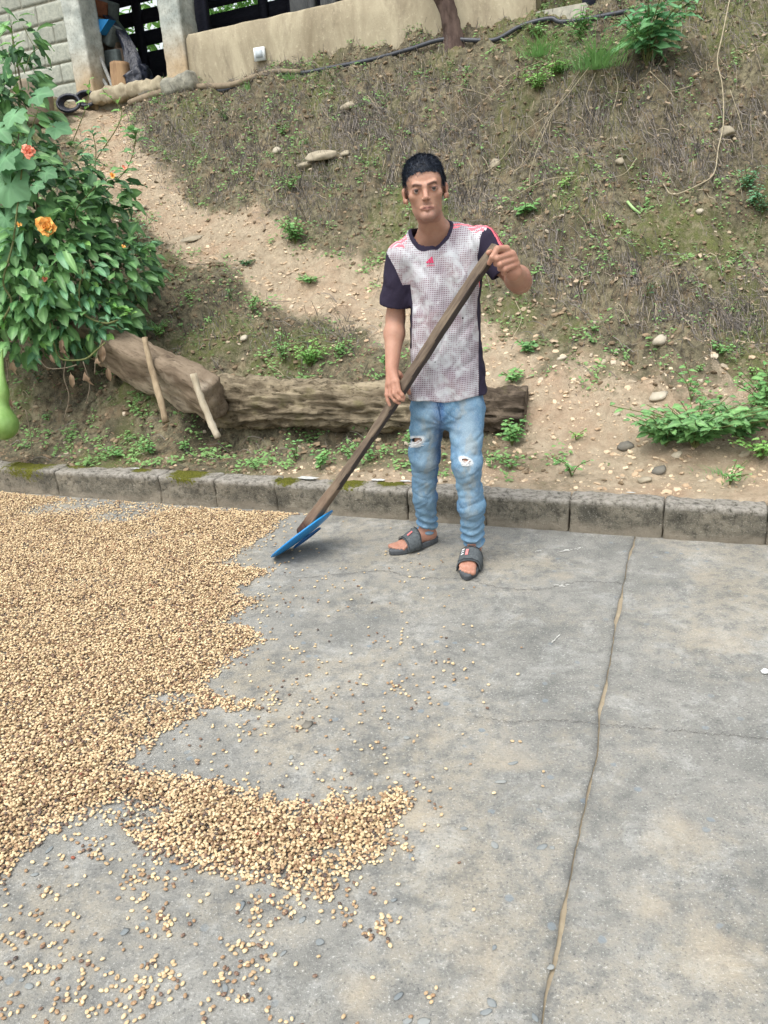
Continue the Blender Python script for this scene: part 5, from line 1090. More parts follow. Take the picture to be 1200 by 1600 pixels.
cuts2 += [con((-.017,-.0895,-.0562),(.017,-.0895,-.0562),0.0013,.0013,.002)]
# neck, trunk
nb = P(681, 367, 3.145); nk = hp_(0,.030,-.045)
trunk = [Cone(nk, nb+[0,.01,0], .047, .054, .03), Cone(hp_(-.026,-.01,-.07), nb+[-.02,-.025,.0], .014, .016, .03), Cone(hp_(.026,-.01,-.07), nb+[.03,-.025,.0], .014, .016, .03),
         Cone(nb+[0,.02,.0], shR+[.03,.01,.0], .048, .034, .04), Cone(nb+[0,.02,.0], shL+[-.03,.01,.0], .048, .034, .04)]
chest, belly, pelv = P(690,440,3.15), P(696,540,3.15), P(699,622,3.15)
trunk += [Ell(chest,[.112,.074,.15],.03), Ell(belly,[.105,.070,.19],.03), Ell(pelv,[.115,.075,.12],.03), Cone(shR, shR+[.03,0,-.03], .038, .038, .03), Cone(shL, shL+[-.03,0,-.03], .038, .038, .03)]
arms = [Cone(shR+[0,0,-.01], lerp(shR, elR, .5), .038, .041, .02), Cone(lerp(shR, elR, .5), elR, .041, .036, .02), Cone(elR, lerp(elR, wrR, .3), .037, .041, .02), Cone(lerp(elR, wrR, .3), wrR, .040, .026, .02),
        Cone(shL+[0,0,-.01], lerp(shL, elL, .5), .038, .042, .02), Cone(lerp(shL, elL, .5), elL, .042, .042, .02), Cone(elL, lerp(elL, wrL, .35), .044, .046, .02), Cone(lerp(elL, wrL, .35), wrL, .045, .029, .02)]
hands = []
def chain(pts, rads, k=.003):
    for a, b_, r1, r2 in zip(pts[:-1], pts[1:], rads[:-1], rads[1:]): hands.append(Cone(a, b_, r1, r2, k))
# lower hand (his right): fingers lie over the front of the handle
ys = lambda px: shaft(px)[1]
R4 = [[(620,596,3.045),(623,611,3.03),(628,617,3.025),(631,621,3.03)], [(615,597,3.05),(616,615,3.03),(623,623,3.025),(630,625,3.03)], [(610,599,3.06),(610,617,3.045),(617,626,3.035),(624,630,3.035)], [(605,602,3.07),(604,617,3.055),(606,626,3.05),(609,633,3.045)]]
for k, f_ in enumerate(R4): chain([wrR]+[P(*a) for a in f_], [.018,.0115-.0008*k,.0098-.0006*k,.0088-.0006*k,.0078-.0005*k], .005 if k < 0 else .004)
hands += [Cone(lerp(wrR, P(617,597,3.05), .35), P(616,596,3.055), .020, .014, .01), Cone(lerp(wrR, P(607,601,3.06), .35), P(608,600,3.06), .017, .012, .01)]
chain([lerp(wrR, P(622,590,3.08), .1), P(623,585,3.09), P(631,594,3.105), P(638,609,3.10), P(639,614,3.09)], [.018,.014,.011,.0095,.0085])
# upper hand (his left): a fist round the top of the handle
L4 = [[(791,389,2.835),(777,389,2.795),(769,402,2.785),(764.5,411,2.80)], [(799,397,2.84),(776,404,2.785),(775,412,2.80),(779,414,2.83)], [(803,405,2.845),(781,413,2.785),(781,420,2.80),(784,421,2.83)], [(806,413,2.85),(788,421,2.795),(787,427,2.81),(790,428,2.83)]]
for k, f_ in enumerate(L4): chain([lerp(wrL, P(*f_[0]), .2)]+[P(*a) for a in f_], [.020,.0135-.0006*k,.0115-.0005*k,.0095-.0004*k,.0085-.0005*k], .004)
hands += [Cone(wrL, P(799,400,2.85), .027, .018, .012), Cone(wrL, P(803,413,2.86), .025, .016, .012), Cone(wrL, P(797,426,2.85), .022, .016, .012)]
chain([P(798,412,2.885), P(787,396,2.885), P(773,392,2.86), P(763.5,395,2.83)], [.016,.014,.0115,.0095])
# legs and feet
hipR, hipL = P(671,652,3.17), P(727,652,3.12); knR, knL = P(663,712,3.21), P(729,725,3.04); anR = P(668,832,3.36); anL = P(740,853,3.13)
legs = [Cone(hipR, knR, .056, .048, .03), Cone(knR, anR+[0,0,.05], .046, .030, .02), Cone(anR+[0,0,.06], anR, .028, .028, .02), Cone(hipL, knL, .058, .049, .03), Cone(knL, anL+[0,0,.05], .048, .030, .02), Cone(anL+[0,0,.06], anL, .028, .028, .02)]
toeR, toeL = G(615,857,.03), G(728,894,.03)
FEET = []
def foot(an, toe, side):
    d_ = toe-an; d_[2] = 0; d_ /= np.linalg.norm(d_); s_ = np.cross(d_, [0,0,1]); heel = A(an[0], an[1], 0)-d_*.045; L_ = .245; tip = heel+d_*L_
    z0 = .022; f = lambda t, s, z: heel+d_*(L_*t)+s_*s+A(0,0,z+z0)
    legs.extend([Cone(A(an[0], an[1], .10), f(.18,0,.035), .031, .030, .02), Cone(f(.10,0,.026), f(.45,side*-.004,.024), .027, .026, .02), Cone(f(.2,0,.05), f(.62,side*.004,.022), .026, .020, .02), Cone(f(.45,.012,.018), f(.76,.026*1.0,.014), .018, .013, .015), Cone(f(.45,-.012,.018), f(.74,-.024,.012), .017, .012, .015), Cone(f(.6,0,.016), f(.76,0,.013), .02, .014, .015)])
    big = side; tl = [1.0,.985,.955,.915,.865]; off = [.030,.012,-.003,-.017,-.030]; rr_ = [.0128,.0088,.0082,.0078,.0074]
    for a_, o_, r_ in zip(tl, off, rr_): legs.append(Cone(f(.74, big*o_*.8, .012), f(a_-.05, big*o_, r_*.7), r_*.95, r_, .003))
    FEET.append((heel, d_, s_, big, L_, f))
foot(anR.copy(), toeR, 1 if True else -1); foot(anL.copy(), toeL, -1)
allp = body+trunk+arms+hands+legs
class Two:   # order: build, cut sockets, add lids/ears, cut the fine openings
    pass
def body_eval_post(m, d):
    c = m.mean(0)
    if np.linalg.norm(c-HC) < .26:
        for q in hcuts: d = smax(d, -q.d(m), q.k)
        for q in body2: d = smin(d, q.d(m), q.k)
        for q in cuts2: d = smax(d, -q.d(m), q.k)
    return d
hz = HC[2]
gx_ = gaxis(.0, .80, .0042, [(HC[0]-.11, HC[0]+.11, .0023), (wrL[0]-.12, wrL[0]+.04, .0028), (.0, wrR[0]+.09, .0028)])
gy_ = gaxis(2.72, 3.62, .0046, [(2.94, 3.10, .0024), (2.72, 2.94, .0032), (3.1, 3.13, .003)])
gz_ = gaxis(-.002, 1.72, .0050, [(hz-.15, hz+.1, .0023), (wrL[2]-.05, wrL[2]+.12, .0028), (wrR[2]-.16, wrR[2]+.05, .0028), (-.01, .09, .0035)])
V, F = polygonize((gx_, gy_, gz_), allp, (), body_eval_post)
V = relax(V, F, 1, .25); N_ = vnormals(V, F)
# skin colour: lips, brows, stubble, knuckles; darker lip line, sockets, nostrils; paler nose
q = (V-HC)@HMi.T; hx, hy, hzz = q[:, 0], q[:, 1], q[:, 2]; onhead = (np.linalg.norm(q*[1, 1, .8], axis=1) < .135) & (hy < .03)
base_c = np.array(lin(172, 133, 113)); C = np.tile(base_c, (len(V), 1)); var = fbm(V[:, 0]*14, V[:, 1]*14, V[:, 2]*14, 3)
C *= (1+.06*var)[:, None]
def tint(mask, col, a=1.): 
    global C
    C = C*(1-(mask*a)[:, None])+np.array(col)*(mask*a)[:, None]
front_ = smooth(-.03, -.06, hy)*onhead
lip = np.exp(-(((np.abs(hx))/.0245)**6))*np.exp(-((hzz+.0555+.0008*(hx/.02)**2)/(.0068*(1-.55*np.clip(np.abs(hx)/.024, 0, 1)**2)))**4)*front_; tint(lip, lin(160, 108, 102), .7)
tint(np.exp(-(hx/.0215)**8)*np.exp(-((hzz+.0558+.0008*(hx/.02)**2)/.0012)**2)*front_, lin(84, 44, 46), .75)
br = smooth(.007, .011, np.abs(hx))*(1-smooth(.040, .049, np.abs(hx)))*np.exp(-((hzz-(.0222+.22*np.minimum(np.maximum(np.abs(hx)-.010, 0), .024)-.35*np.maximum(np.abs(hx)-.036, 0)))/.0048)**4)*front_; tint(br, lin(46, 36, 36), .82)
tint(np.exp(-(hx/.02)**4)*np.exp(-((hzz+.0415)/.0045)**4)*front_, lin(120, 88, 80), .35)
bd = (np.exp(-(hx/.030)**4)*np.exp(-((hzz+.089)/.011)**4)*(hy < -.03)+.8*np.exp(-(hx/.006)**4)*np.exp(-((hzz+.074)/.006)**4)*front_)*onhead*(.7+.5*fbm(V[:, 0]*120, V[:, 1]*120, V[:, 2]*120, 2)); tint(np.clip(bd, 0, 1), lin(74, 58, 54), .5)
jaw = smooth(-.045, -.075, hzz)*onhead*(hy < .0)*(1-smooth(.13, .15, -hzz)); tint(jaw, lin(122, 94, 86), .36)  # jaw stubble, with the shade under the chin painted in
for s_ in (-1, 1):
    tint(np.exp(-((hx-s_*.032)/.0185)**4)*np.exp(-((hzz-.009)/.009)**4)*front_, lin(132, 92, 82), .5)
    tint(np.exp(-((hx-s_*.032)/.014)**6)*np.exp(-((hzz-.0118)/.0022)**2)*front_, lin(34, 24, 26), .85)
    tint(np.exp(-((hx-s_*.0065)/.004)**4)*np.exp(-((hzz+.0295)/.0018)**4)*front_, lin(70, 40, 36), .7)
tint(np.exp(-(hx/.014)**4)*np.exp(-((hzz+.010)/.02)**4)*front_, lin(204, 154, 134), .4); tint((np.abs(hx) > .078)*onhead*1., lin(172, 122, 104), .3)
for w_, el_ in ((wrR, elR), (wrL, elL)): tint(1-smooth(.06, .16, np.linalg.norm(V-w_-unit(w_-el_)*.06, axis=1)), lin(170, 124, 104), .6)
tint(1-smooth(.10, .2, np.linalg.norm(V-elL, axis=1)), lin(146, 102, 88), .5)
tint((V[:, 2] < .13)*1., lin(170, 122, 104), .6)
b = NB('skin'); cc = b.attr('Col').outputs['Color']; n = b.noise(b.coord(), 160, 3, .6); b.bump(n, .3, .003)
n4 = b.noise(b.coord(), 38, 4, .7)
cc = b.mix(b.math('MULTIPLY', b.ramp(n4, .42, .66), .22), cc, lin(146, 96, 78))
b.done(b.mix(b.math('MULTIPLY', b.ramp(n, .5, .7), .2), cc, lin(150, 96, 80)), .52, .35); b.b.inputs['Subsurface Weight'].default_value = .12; b.b.inputs['Subsurface Radius'].default_value = (.012, .004, .002); b.b.inputs['Subsurface Scale'].default_value = .6; SKIN = b.m
man = empty('person', A(.25, 3.2, 0), 0, 'young man in patterned sports shirt, torn jeans and slides, holding a long shovel across himself', 'person'); mo = A(.25, 3.2, 0)
mk('body', V-mo, F, SKIN, man, col=C)
# eyes
ew = NB('eye'); v = ew.coord(); rd = ew.n('VectorMath', p_operation='LENGTH', i0=ew.n('Mapping', Vector=v, Scale=(1, 0, 1)).outputs[0]).outputs['Value']
ew.done(ew.mix(ew.math('LESS_THAN', rd, .0070), lin(150, 138, 132), ew.mix(ew.math('LESS_THAN', rd, .0024), lin(48, 34, 28), lin(14, 12, 12))), .15, .5)
import bmesh
bm = bmesh.new(); bmesh.ops.create_uvsphere(bm, u_segments=24, v_segments=16, radius=.0118); EV = np.array([v_.co[:] for v_ in bm.verts]); EF = [[v_.index for v_ in f_.verts] for f_ in bm.faces]; bm.free()
for s_ in (-1, 1):
    e_ = mk('eye', EV, EF, ew.m, man); e_.matrix_local = Matrix.Translation(hp_(s_*.032, -.0755, .0085)-mo) @ Matrix.Rotation(R(-5), 4, 'X')
# hair: a cropped cap plus short strands
def hairline(x, z, y):  # >0 where hair grows (local head coords)
    ax_ = np.abs(x); f = z-(.062-.016*smooth(.035, .060, ax_)-.008*np.exp(-((x+.022)/.018)**2)+.005*np.exp(-((x-.005)/.016)**2))
    side = np.maximum(y+.030-.35*np.maximum(.07-z, 0), -.01+z-.06); back = np.minimum(y-.012+.0*z, z+.055)
    s2 = np.minimum(y+.040-.25*(.06-z), z-.002)   # temples and sideburns
    return np.maximum(np.maximum(f, np.minimum(s2, z-.0)), back)
hair = [ell((0,.022,.046),(.0805,.0985,.0875),.01), ell((0,-.038,.066),(.060,.040,.036),.03), ell((0,-.005,.086),(.058,.06,.045),.03)]
def hpost(m, d):
    q = (m-HC)@HMi.T; h = hairline(q[:, 0], q[:, 2], q[:, 1]); nn = .0030+.0035*fbm(q[:, 0]*48, q[:, 1]*22, q[:, 2]*40, 3); return smax(d+nn, -(h+.003*fbm(q[:, 0]*130, q[:, 1]*60, q[:, 2]*60, 2)), .003)
ha = (gaxis(HC[0]-.11, HC[0]+.11, .0027), gaxis(HC[1]-.11, HC[1]+.15, .0027), gaxis(HC[2]-.09, HC[2]+.16, .0027))
HV, HF = polygonize(ha, hair, (), hpost); HV = relax(HV, HF, 1, .3); HN = vnormals(HV, HF)
b = NB('hair'); n = b.noise(b.n('Mapping', Vector=b.coord(), Scale=(1, .3, 1)).outputs[0], 260, 3); b.bump(n, .4, .003); HAIR = b.done(b.mix(b.attr('tone').outputs['Fac'], b.mix(b.ramp(n, .35, .65), lin(18, 22, 30), lin(44, 52, 66)), lin(88, 102, 124)), .55, .45)
rr = np.random.default_rng(3); lh = (HV-HC)@HMi.T; ok = np.nonzero((HN[:, 2] > -.6) & (lh[:, 2] > -.03))[0]; pk = rr.choice(ok, 15000); hp0 = HV[pk]; nn = HN[pk]; lq = lh[pk]
dirl = np.stack([lq[:, 0]*2.2+.06*rr.normal(size=len(pk)), -.55+lq[:, 1]*2, -.15+lq[:, 2]*.6-1.2*np.abs(lq[:, 0])*5*(lq[:, 2] < .07)], 1)+rr.normal(size=(len(pk), 3))*.22
D = unit(unit(dirl@np.array(HR).T)*.75+nn*.55); V1 = A([-.5,0,0],[.5,0,0],[-.28,.6,.0],[.28,.6,.0],[0,1,-.12]) if False else np.array([[-.5,0,0],[.5,0,0],[-.3,.6,-.07],[.3,.6,-.07],[0,1,-.24]])
L_ = rr.uniform(.010, .020, len(pk)); VV, FF = tile(V1, [np.array([[0,1,3,2]]), np.array([[2,3,4]])], hp0-nn*.002, D, nn, np.stack([np.full(len(pk), .0010), L_, L_], 1))
HVV, HFF = joinVF([(HV, [HF]), (VV, FF)]); mk('hair', HVV-mo, HFF, HAIR, man, attrs={'tone': np.concatenate([np.zeros(len(HV)), np.repeat(rr.random(len(pk))**3, 5)])})

# ---- T-shirt
def col_(pts): return np.array([P(*a) for a in pts])
LFT = col_([(643,352,3.14),(634,372,3.14),(626,400,3.14),(636,430,3.14),(641,470,3.14),(640,510,3.14),(640,560,3.14),(638,600,3.14),(637,632,3.14)]); RGT = col_([(722,340,3.14),(742,362,3.14),(757,390,3.14),(755,430,3.14),(751,470,3.14),(752,510,3.14),(756,560,3.14),(761,600,3.14),(764,632,3.14)])
tz = (LFT[:, 2]+RGT[:, 2])/2; o_ = np.argsort(tz); tz = tz[o_]; tcx = ((LFT[:, 0]+RGT[:, 0])/2)[o_]; trx = ((RGT[:, 0]-LFT[:, 0])/2)[o_]
try_ = np.interp(tz, [.7, 1.0, 1.25, 1.36, 1.45], [.108, .104, .112, .085, .06]); tcy = np.interp(tz, [.7, 1.0, 1.25, 1.4], [3.15, 3.15, 3.15, 3.155])
def torso_d(p):
    z = np.clip(p[:, 2], tz[0]-.1, tz[-1]); cx, cy, a_, b_ = np.interp(z, tz, tcx), np.interp(z, tz, tcy), np.interp(z, tz, trx), np.interp(z, tz, try_)
    u, v_ = (p[:, 0]-cx)/a_, (p[:, 1]-cy)/b_; k_ = (np.abs(u)**2.4+np.abs(v_)**2.4+1e-9)**(1/2.4)
    g = np.sqrt((u/a_)**2+(v_/b_)**2)/np.maximum(k_, 1e-6)+1e-6; d = (k_-1)/np.maximum(g, 4); return np.maximum(np.maximum(d, p[:, 2]-1.40), .5-p[:, 2])
seR = P(617, 476, 3.18); seL = P(787, 425, 3.075)
axR, axL = unit(seR-shR), unit(seL-shL)
shirt = [Fn(torso_d, chest-[0,0,.1], .55, .03), Cone(nb+[-.018,.015,-.008], shR+[.012,0,.006], .054, .050, .035), Cone(nb+[.022,.015,.008], shL+[-.014,0,.010], .054, .050, .035),
         Cone(shR+[.005,0,-.004], seR+axR*.04, .054, .064, .035), Cone(shL+[-.005,0,-.002], seL+axL*.05, .056, .060, .035)]
NECK = P(673, 343, 3.10); na = unit(A(-.17,-.52,.83))
hem_z = lambda p: .742+.012*np.sin((p[:, 0]-.2)*14+1)+.018*smooth(.30, .42, p[:, 0])+.03*smooth(3.08, 3.2, p[:, 1])-.014*np.exp(-((p[:, 0]-.27)/.07)**2)
def clothfold(p, amp=1.):
    x, y, z = p[:, 0], p[:, 1], p[:, 2]
    f = .0085*fbm(x*9+z*4.5, y*5, z*2.6+x*1.5, 3)+.0030*fbm(x*24-z*14, y*8, z*9, 2)+.0035*np.sin((x*.9+z*.5)*44+3*fbm(x*5, y*4, z*4, 2))*smooth(1.3, .9, z)*np.exp(-((x-.13)/.09)**2)
    r1 = fbm(x*11+z*6, y*4, z*2.0-x*3, 2); r2 = fbm(x*10-z*8, y*4, z*2.0+x*5+3, 2); f = f+.0045*np.clip(1-np.abs(r1)/.34, 0, 1)**1.2+.0035*np.clip(1-np.abs(r2)/.30, 0, 1)**1.2*smooth(1.25, 1.0, z)
    return f*amp
def shirt_post(m, d):
    d = d+clothfold(m)
    sh = smax(d, -(d+.011), .002)
    # sleeve mouths
    for c_, a_, r_ in ((seR, axR, .1), (seL, axL, .1)):
        sg_ = 1 if a_ is axL else -1; xe_ = np.interp(m[:, 2], tz, tcx)+sg_*(np.interp(m[:, 2], tz, trx)-.002); near = (np.linalg.norm(m-c_, axis=1) < .14) & ((m[:, 0]-xe_)*sg_ > 0); pl = (m-c_)@a_; sh = np.where(near, smax(sh, pl, .003), sh)
    sh = smax(sh, hem_z(m)-m[:, 2], .003)
    qn = m-NECK; h_ = qn@na; rad = np.sqrt(np.maximum((qn**2).sum(1)-h_**2, 0)); el_ = np.sqrt((qn[:, 0]/.080)**2+((qn[:, 1]-qn[:, 2]*.0)/.075)**2)
    neck = np.maximum((np.sqrt((qn[:, 0]/1.0)**2+((qn@np.cross(na, A(1,0,0)))/1.05)**2)-.073), -.14-h_*0-(qn[:, 2])); sh = smax(sh, -neck, .003)
    return sh
sa = (gaxis(-.02, .72, .0040), gaxis(2.98, 3.32, .0042), gaxis(.70, 1.46, .0044))
SV, SF = polygonize(sa, shirt, (), shirt_post); SV = relax(SV, SF, 2, .4)
b = NB('shirt_cloth'); v = b.n('NewGeometry').outputs['Position']; sx = b.n('SeparateXYZ', Vector=v); ds = b.attr('dark').outputs['Fac']; pk_ = b.attr('pink').outputs['Fac']
wv = b.noise(v, 9, 2); gxx = b.math('ADD', sx.outputs['X'], b.math('MULTIPLY', wv, .004)); gzz = b.math('ADD', sx.outputs['Z'], b.math('MULTIPLY', wv, .006))
mx = b.math('LESS_THAN', b.math('FRACT', b.math('MULTIPLY', gxx, 1/.0066)), .52); mz = b.math('LESS_THAN', b.math('FRACT', b.math('MULTIPLY', gzz, 1/.0076)), .55)
dot = b.math('MULTIPLY', mx, mz); camo = b.ramp(b.noise(v, 17, 5, .68, .8), .49, .61); camo2 = b.ramp(b.noise(v, 8, 3, .6), .4, .62)
lightc = b.mix(camo2, lin(158, 152, 160), lin(190, 192, 198)); dotc = b.mix(camo2, lin(96, 66, 76), lin(120, 92, 102))
c = b.mix(b.math('MULTIPLY', dot, b.math('SUBTRACT', 1.0, b.math('MULTIPLY', camo, .7))), lightc, dotc)
c = b.mix(b.math('MULTIPLY', b.ramp(b.noise(v, 6, 5, .7), .44, .62), .45), c, lin(140, 116, 116)); c = b.mix(b.math('MULTIPLY', camo, .5), c, lin(196, 202, 204))
dk = b.mix(b.noise(v, 300, 2), lin(34, 30, 46), lin(52, 46, 64)); c = b.mix(b.ramp(ds, .42, .58), c, dk)
c = b.mix(b.ramp(pk_, .45, .55), c, lin(232, 112, 124)); c = b.mix(b.ramp(b.attr('hole').outputs['Fac'], .4, .6), c, lin(20, 18, 20))
b.bump(b.math('ADD', b.math('MULTIPLY', dot, -.3), b.noise(v, 60, 3)), .25, .003); SHIRT = b.done(c, .82, .2)
x, y, z = SV.T
def armcoord(V_, s0, ax_):
    t_ = (V_-s0)@ax_; r_ = V_-s0-t_[:, None]*ax_; return t_, r_
dark = np.zeros(len(SV)); pink = np.zeros(len(SV))
edge = .0035
for s0, se_, ax_, sg in ((shR, seR, axR, -1), (shL, seL, axL, 1)):
    sp_ = np.array([P(a_, b_, 3.07) for a_, b_ in ([(600,386),(607,400),(618,420),(629,445),(637,468),(641,484),(641,500)] if sg < 0 else [(766,342),(757,353),(749,372),(746,400),(748,432),(750,450)])]); so_ = np.argsort(sp_[:, 2])
    seam = np.interp(z, sp_[so_, 2], sp_[so_, 0]); side_ = (x-seam)*sg
    tt_ = (SV-s0)@ax_; slv = smooth(-edge, edge, side_)*(z > se_[2]-.07); dark = np.maximum(dark, slv)
    # three stripes along the shoulder and the sleeve's ridge
    dirn = unit((s0+ax_*.1-nb)); up_ = unit(np.cross(dirn, A(0,1,0))*-1); fb = (y-(s0[1]-.016))
    topm = smooth(-.012, .0, (z-np.interp(np.abs(x-nb[0]), [0, .05, .14, .2, .3], [nb[2]+.03, nb[2]+.005, nb[2]-.035, nb[2]-.10, nb[2]-.2])))*0+1
    outer = (N_ if False else vnormals(SV, SF))
    upn = np.maximum(smooth(.52, .68, outer[:, 2])*(side_ < (.012 if sg > 0 else -.002)), smooth(.25, .4, outer[:, 0]*sg)*(side_ > .0))*(z > se_[2]-.07)*smooth(-.075, -.065, fb)
    rv = SV-s0-tt_[:, None]*ax_; rho = unit(A(sg, 0, 1)-(A(sg, 0, 1)@ax_)*ax_); wv_ = unit(np.cross(ax_, rho)); wv_ = wv_ if wv_[1] > 0 else -wv_
    onsl = side_ > .004; fb = np.where(onsl, rv@wv_+.012, fb); upn = np.where(onsl, smooth(-.01, .0, rv@rho)*(z > se_[2]-.07), upn)*(1. if sg > 0 else (side_ < -.002))
    for c0 in (-.026, -.006, .014): pink = np.maximum(pink, (1-smooth(.0050, .0070, np.abs(fb-c0)))*upn*((x-nb[0])*sg > .055))
    dark = dark*(1-(np.abs(fb+.006) < .034)*upn*(side_ < .012))
xr_ = np.interp(z, tz, tcx)+np.interp(z, tz, trx); sp = smooth(-.004, .004, x-(xr_-np.interp(z, [.74, .85, 1.0, 1.08, 1.2, 1.3], [.050, .036, .018, .024, .012, .0])))*(z < 1.27)*(y < 3.2)
dark = np.maximum(dark, sp); xl_ = np.interp(z, tz, tcx)-np.interp(z, tz, trx); dark = np.maximum(dark, smooth(.010, .004, x-xl_)*(z < 1.2)*(z > .95))
qn = SV-NECK; rdn = np.sqrt(qn[:, 0]**2+((qn@np.cross(na, A(1,0,0)))/1.05)**2); colr = (1-smooth(.0845, .0885, rdn))*(z > 1.25); dark = np.maximum(dark, colr); pink = pink*(1-colr)
hole = np.zeros(len(SV))
for px, py, r_, s_ in ((680.5, 566, .006, .35), (724, 498, .0035, 1), (643, 531, .005, .5)):
    h_ = P(px, py, 3.04); hole = np.maximum(hole, 1-smooth(.8, 1.3, np.hypot((x-h_[0])/(r_*s_), (z-h_[2])/r_)*1.)*1.)*(y < 3.15)
shirt_o = mk('t_shirt', SV-mo, SF, SHIRT, man, attrs={'dark': dark, 'pink': pink, 'hole': hole})
# chest emblem: three slanting bars over a line of small letters
from mathutils.bvhtree import BVHTree
bvS = BVHTree.FromPolygons([tuple(p) for p in SV], [tuple(f) for f in SF.tolist()])
PKM = simple('pink_print', lin(214, 58, 104), lin(224, 72, 116), 10, .7, 0)
ec = P(673, 413, 3.04)
def onshirt(x, z, lift=.0025):
    h = bvS.ray_cast(Vector((x, 2.6, z)), Vector((0, 1, 0))); return (x, (h[0].y if h[0] else 3.05)-lift, z)
em = empty('chest_emblem', A(ec[0], ec[1], ec[2])-mo, parent=man); ev, ef = [], []
for k, (bx, hh) in enumerate([(-.0125, .008), (-.0035, .015), (.0055, .022)]):
    pts = [(bx, -.004), (bx+.0068, -.004), (bx+.0068+.0-.0, -.004+hh*.35), (bx+.0068-.0045*1.0, -.004+hh), (bx-.0025, -.004+hh*.62)]
    b0 = len(ev); ev += [onshirt(ec[0]+a_, ec[2]+.004+c_) for a_, c_ in [(bx, 0), (bx+.0072, 0), (bx+.0072-.0035-.003*k*.3, hh+.002), (bx-.0045-.002*k*.3, hh-.004)]]; ef.append([b0, b0+1, b0+2, b0+3])
mk('emblem_bars', np.array(ev)-ec, ef, PKM, em, smooth_=False)
tc = bpy.data.curves.new('lettering', 'FONT'); tc.body = 'adidas'; tc.size = .0125; tc.align_x = 'CENTER'; to = bpy.data.objects.new('lettering', tc); COL.objects.link(to)
dg = bpy.context.evaluated_depsgraph_get(); me = bpy.data.meshes.new_from_object(to.evaluated_get(dg)); tv = np.array([v_.co[:] for v_ in me.vertices]); tf = [list(p_.vertices) for p_ in me.polygons]
bpy.data.objects.remove(to); bpy.data.meshes.remove(me)
tv2 = np.array([onshirt(ec[0]+a_, ec[2]-.0075+c_) for a_, c_, _ in tv]); mk('lettering', tv2-ec, tf, PKM, em, smooth_=False)

# ---- jeans
wst = P(699, 600, 3.15)
jeans = [Ell(P(699,612,3.15),[.146,.100,.10],.02), Ell(P(699,640,3.15),[.140,.098,.085],.03),
         Cone(P(669,640,3.17), knR, .077, .064, .022), Cone(knR, P(664,775,3.28), .062, .053, .03), Cone(P(664,775,3.28), anR+[0,0,.035], .052, .047, .03),
         Cone(P(728,640,3.13), knL, .080, .061, .022), Cone(knL, P(737,790,3.07), .060, .054, .03), Cone(P(737,790,3.07), anL+[0,0,.04], .055, .049, .03)]
tearR, tearL = P(650, 692, 3.12), P(729, 722, 2.97)
def jfold(p):
    x, y, z = p.T; f = .0040*fbm(x*9+z*4, y*8, z*7-x*5, 3)+.0028*fbm(x*22-z*10, y*20, z*18, 3)
    for an_, kn_, sd in ((anR, knR, 1.), (anL, knL, 2.)):
        near = np.exp(-(((x-np.interp(z, [an_[2], kn_[2]], [an_[0], kn_[0]]))/.075)**4))*np.exp(-(((y-np.interp(z, [an_[2], kn_[2]], [an_[1], kn_[1]]))/.09)**4))
        h = z-an_[2]; ph = 8*np.sin((x-an_[0])*16+sd)+3.5*fbm(x*7, y*7, z*5+sd, 2)
        f = f+near*(.0085*np.sin(h*150+ph*.6)*smooth(.19, .02, h)+.0028*np.sin(h*62+ph*.5+sd)*np.exp(-((h-.22)/.10)**2))
        f = f+near*.0030*np.sin(h*52+ph*.5)*np.exp(-((z-kn_[2]+.03)/.09)**2)
    r1 = fbm(x*8+z*9, y*5, z*7-x*6, 2); r2 = fbm(x*9-z*12, y*6, z*9+5, 2); f = f+.0042*np.clip(1-np.abs(r1)/.28, 0, 1)**1.2+.0035*np.clip(1-np.abs(r2)/.26, 0, 1)**1.2*smooth(.62, .4, z)
    crotch = P(688, 665, 3.08); rr_ = np.hypot(x-crotch[0], z-crotch[2]); f = f+.0022*np.sin(np.arctan2(z-crotch[2], x-crotch[0])*9)*np.exp(-((rr_-.06)/.05)**2)
    return f
def jpost(m, d):
    d = d+jfold(m); sh = smax(d, -(d+.010), .002); sh = smax(sh, m[:, 2]-.80, .003)
    for an_ in (anR, anL):
        near = (np.hypot(m[:, 0]-an_[0], m[:, 1]-an_[1]) < .12) & (m[:, 2] < an_[2]+.10); sh = np.where(near, smax(sh, (an_[2]+.005+.012*np.sin(m[:, 0]*60)*.3)-m[:, 2]+(m[:, 1]-an_[1])*.18, .003), sh)
    tr_ = np.sqrt(((m[:, 0]-tearR[0]+(m[:, 2]-tearR[2])*.0)/.026)**2+((m[:, 2]-tearR[2]-(m[:, 0]-tearR[0])*.35)/.0125)**2)-1; tr_ = tr_*.012
    sh = np.where((m[:, 1] < knR[1]-.005)&(np.linalg.norm(m-tearR, axis=1) < .12), smax(sh, -tr_, .002), sh)
    tl_ = np.sqrt(((m[:, 0]-tearL[0])/.017)**2+((m[:, 2]-tearL[2]+(m[:, 0]-tearL[0])*.3)/.0075)**2)-1; sh = np.where((m[:, 1] < knL[1]-.005)&(np.linalg.norm(m-tearL, axis=1) < .12), smax(sh, -tl_*.009, .002), sh)
    return sh
ja = (gaxis(.02, .50, .0038), gaxis(2.92, 3.50, .0042), gaxis(.03, .83, .0042)); JV, JF = polygonize(ja, jeans, (), jpost); JV = relax(JV, JF, 1, .35)
x, y, z = JV.T; JN = vnormals(JV, JF)
wear = np.zeros(len(JV)); blue = np.zeros(len(JV)); dirt = np.zeros(len(JV)); fray = np.zeros(len(JV))
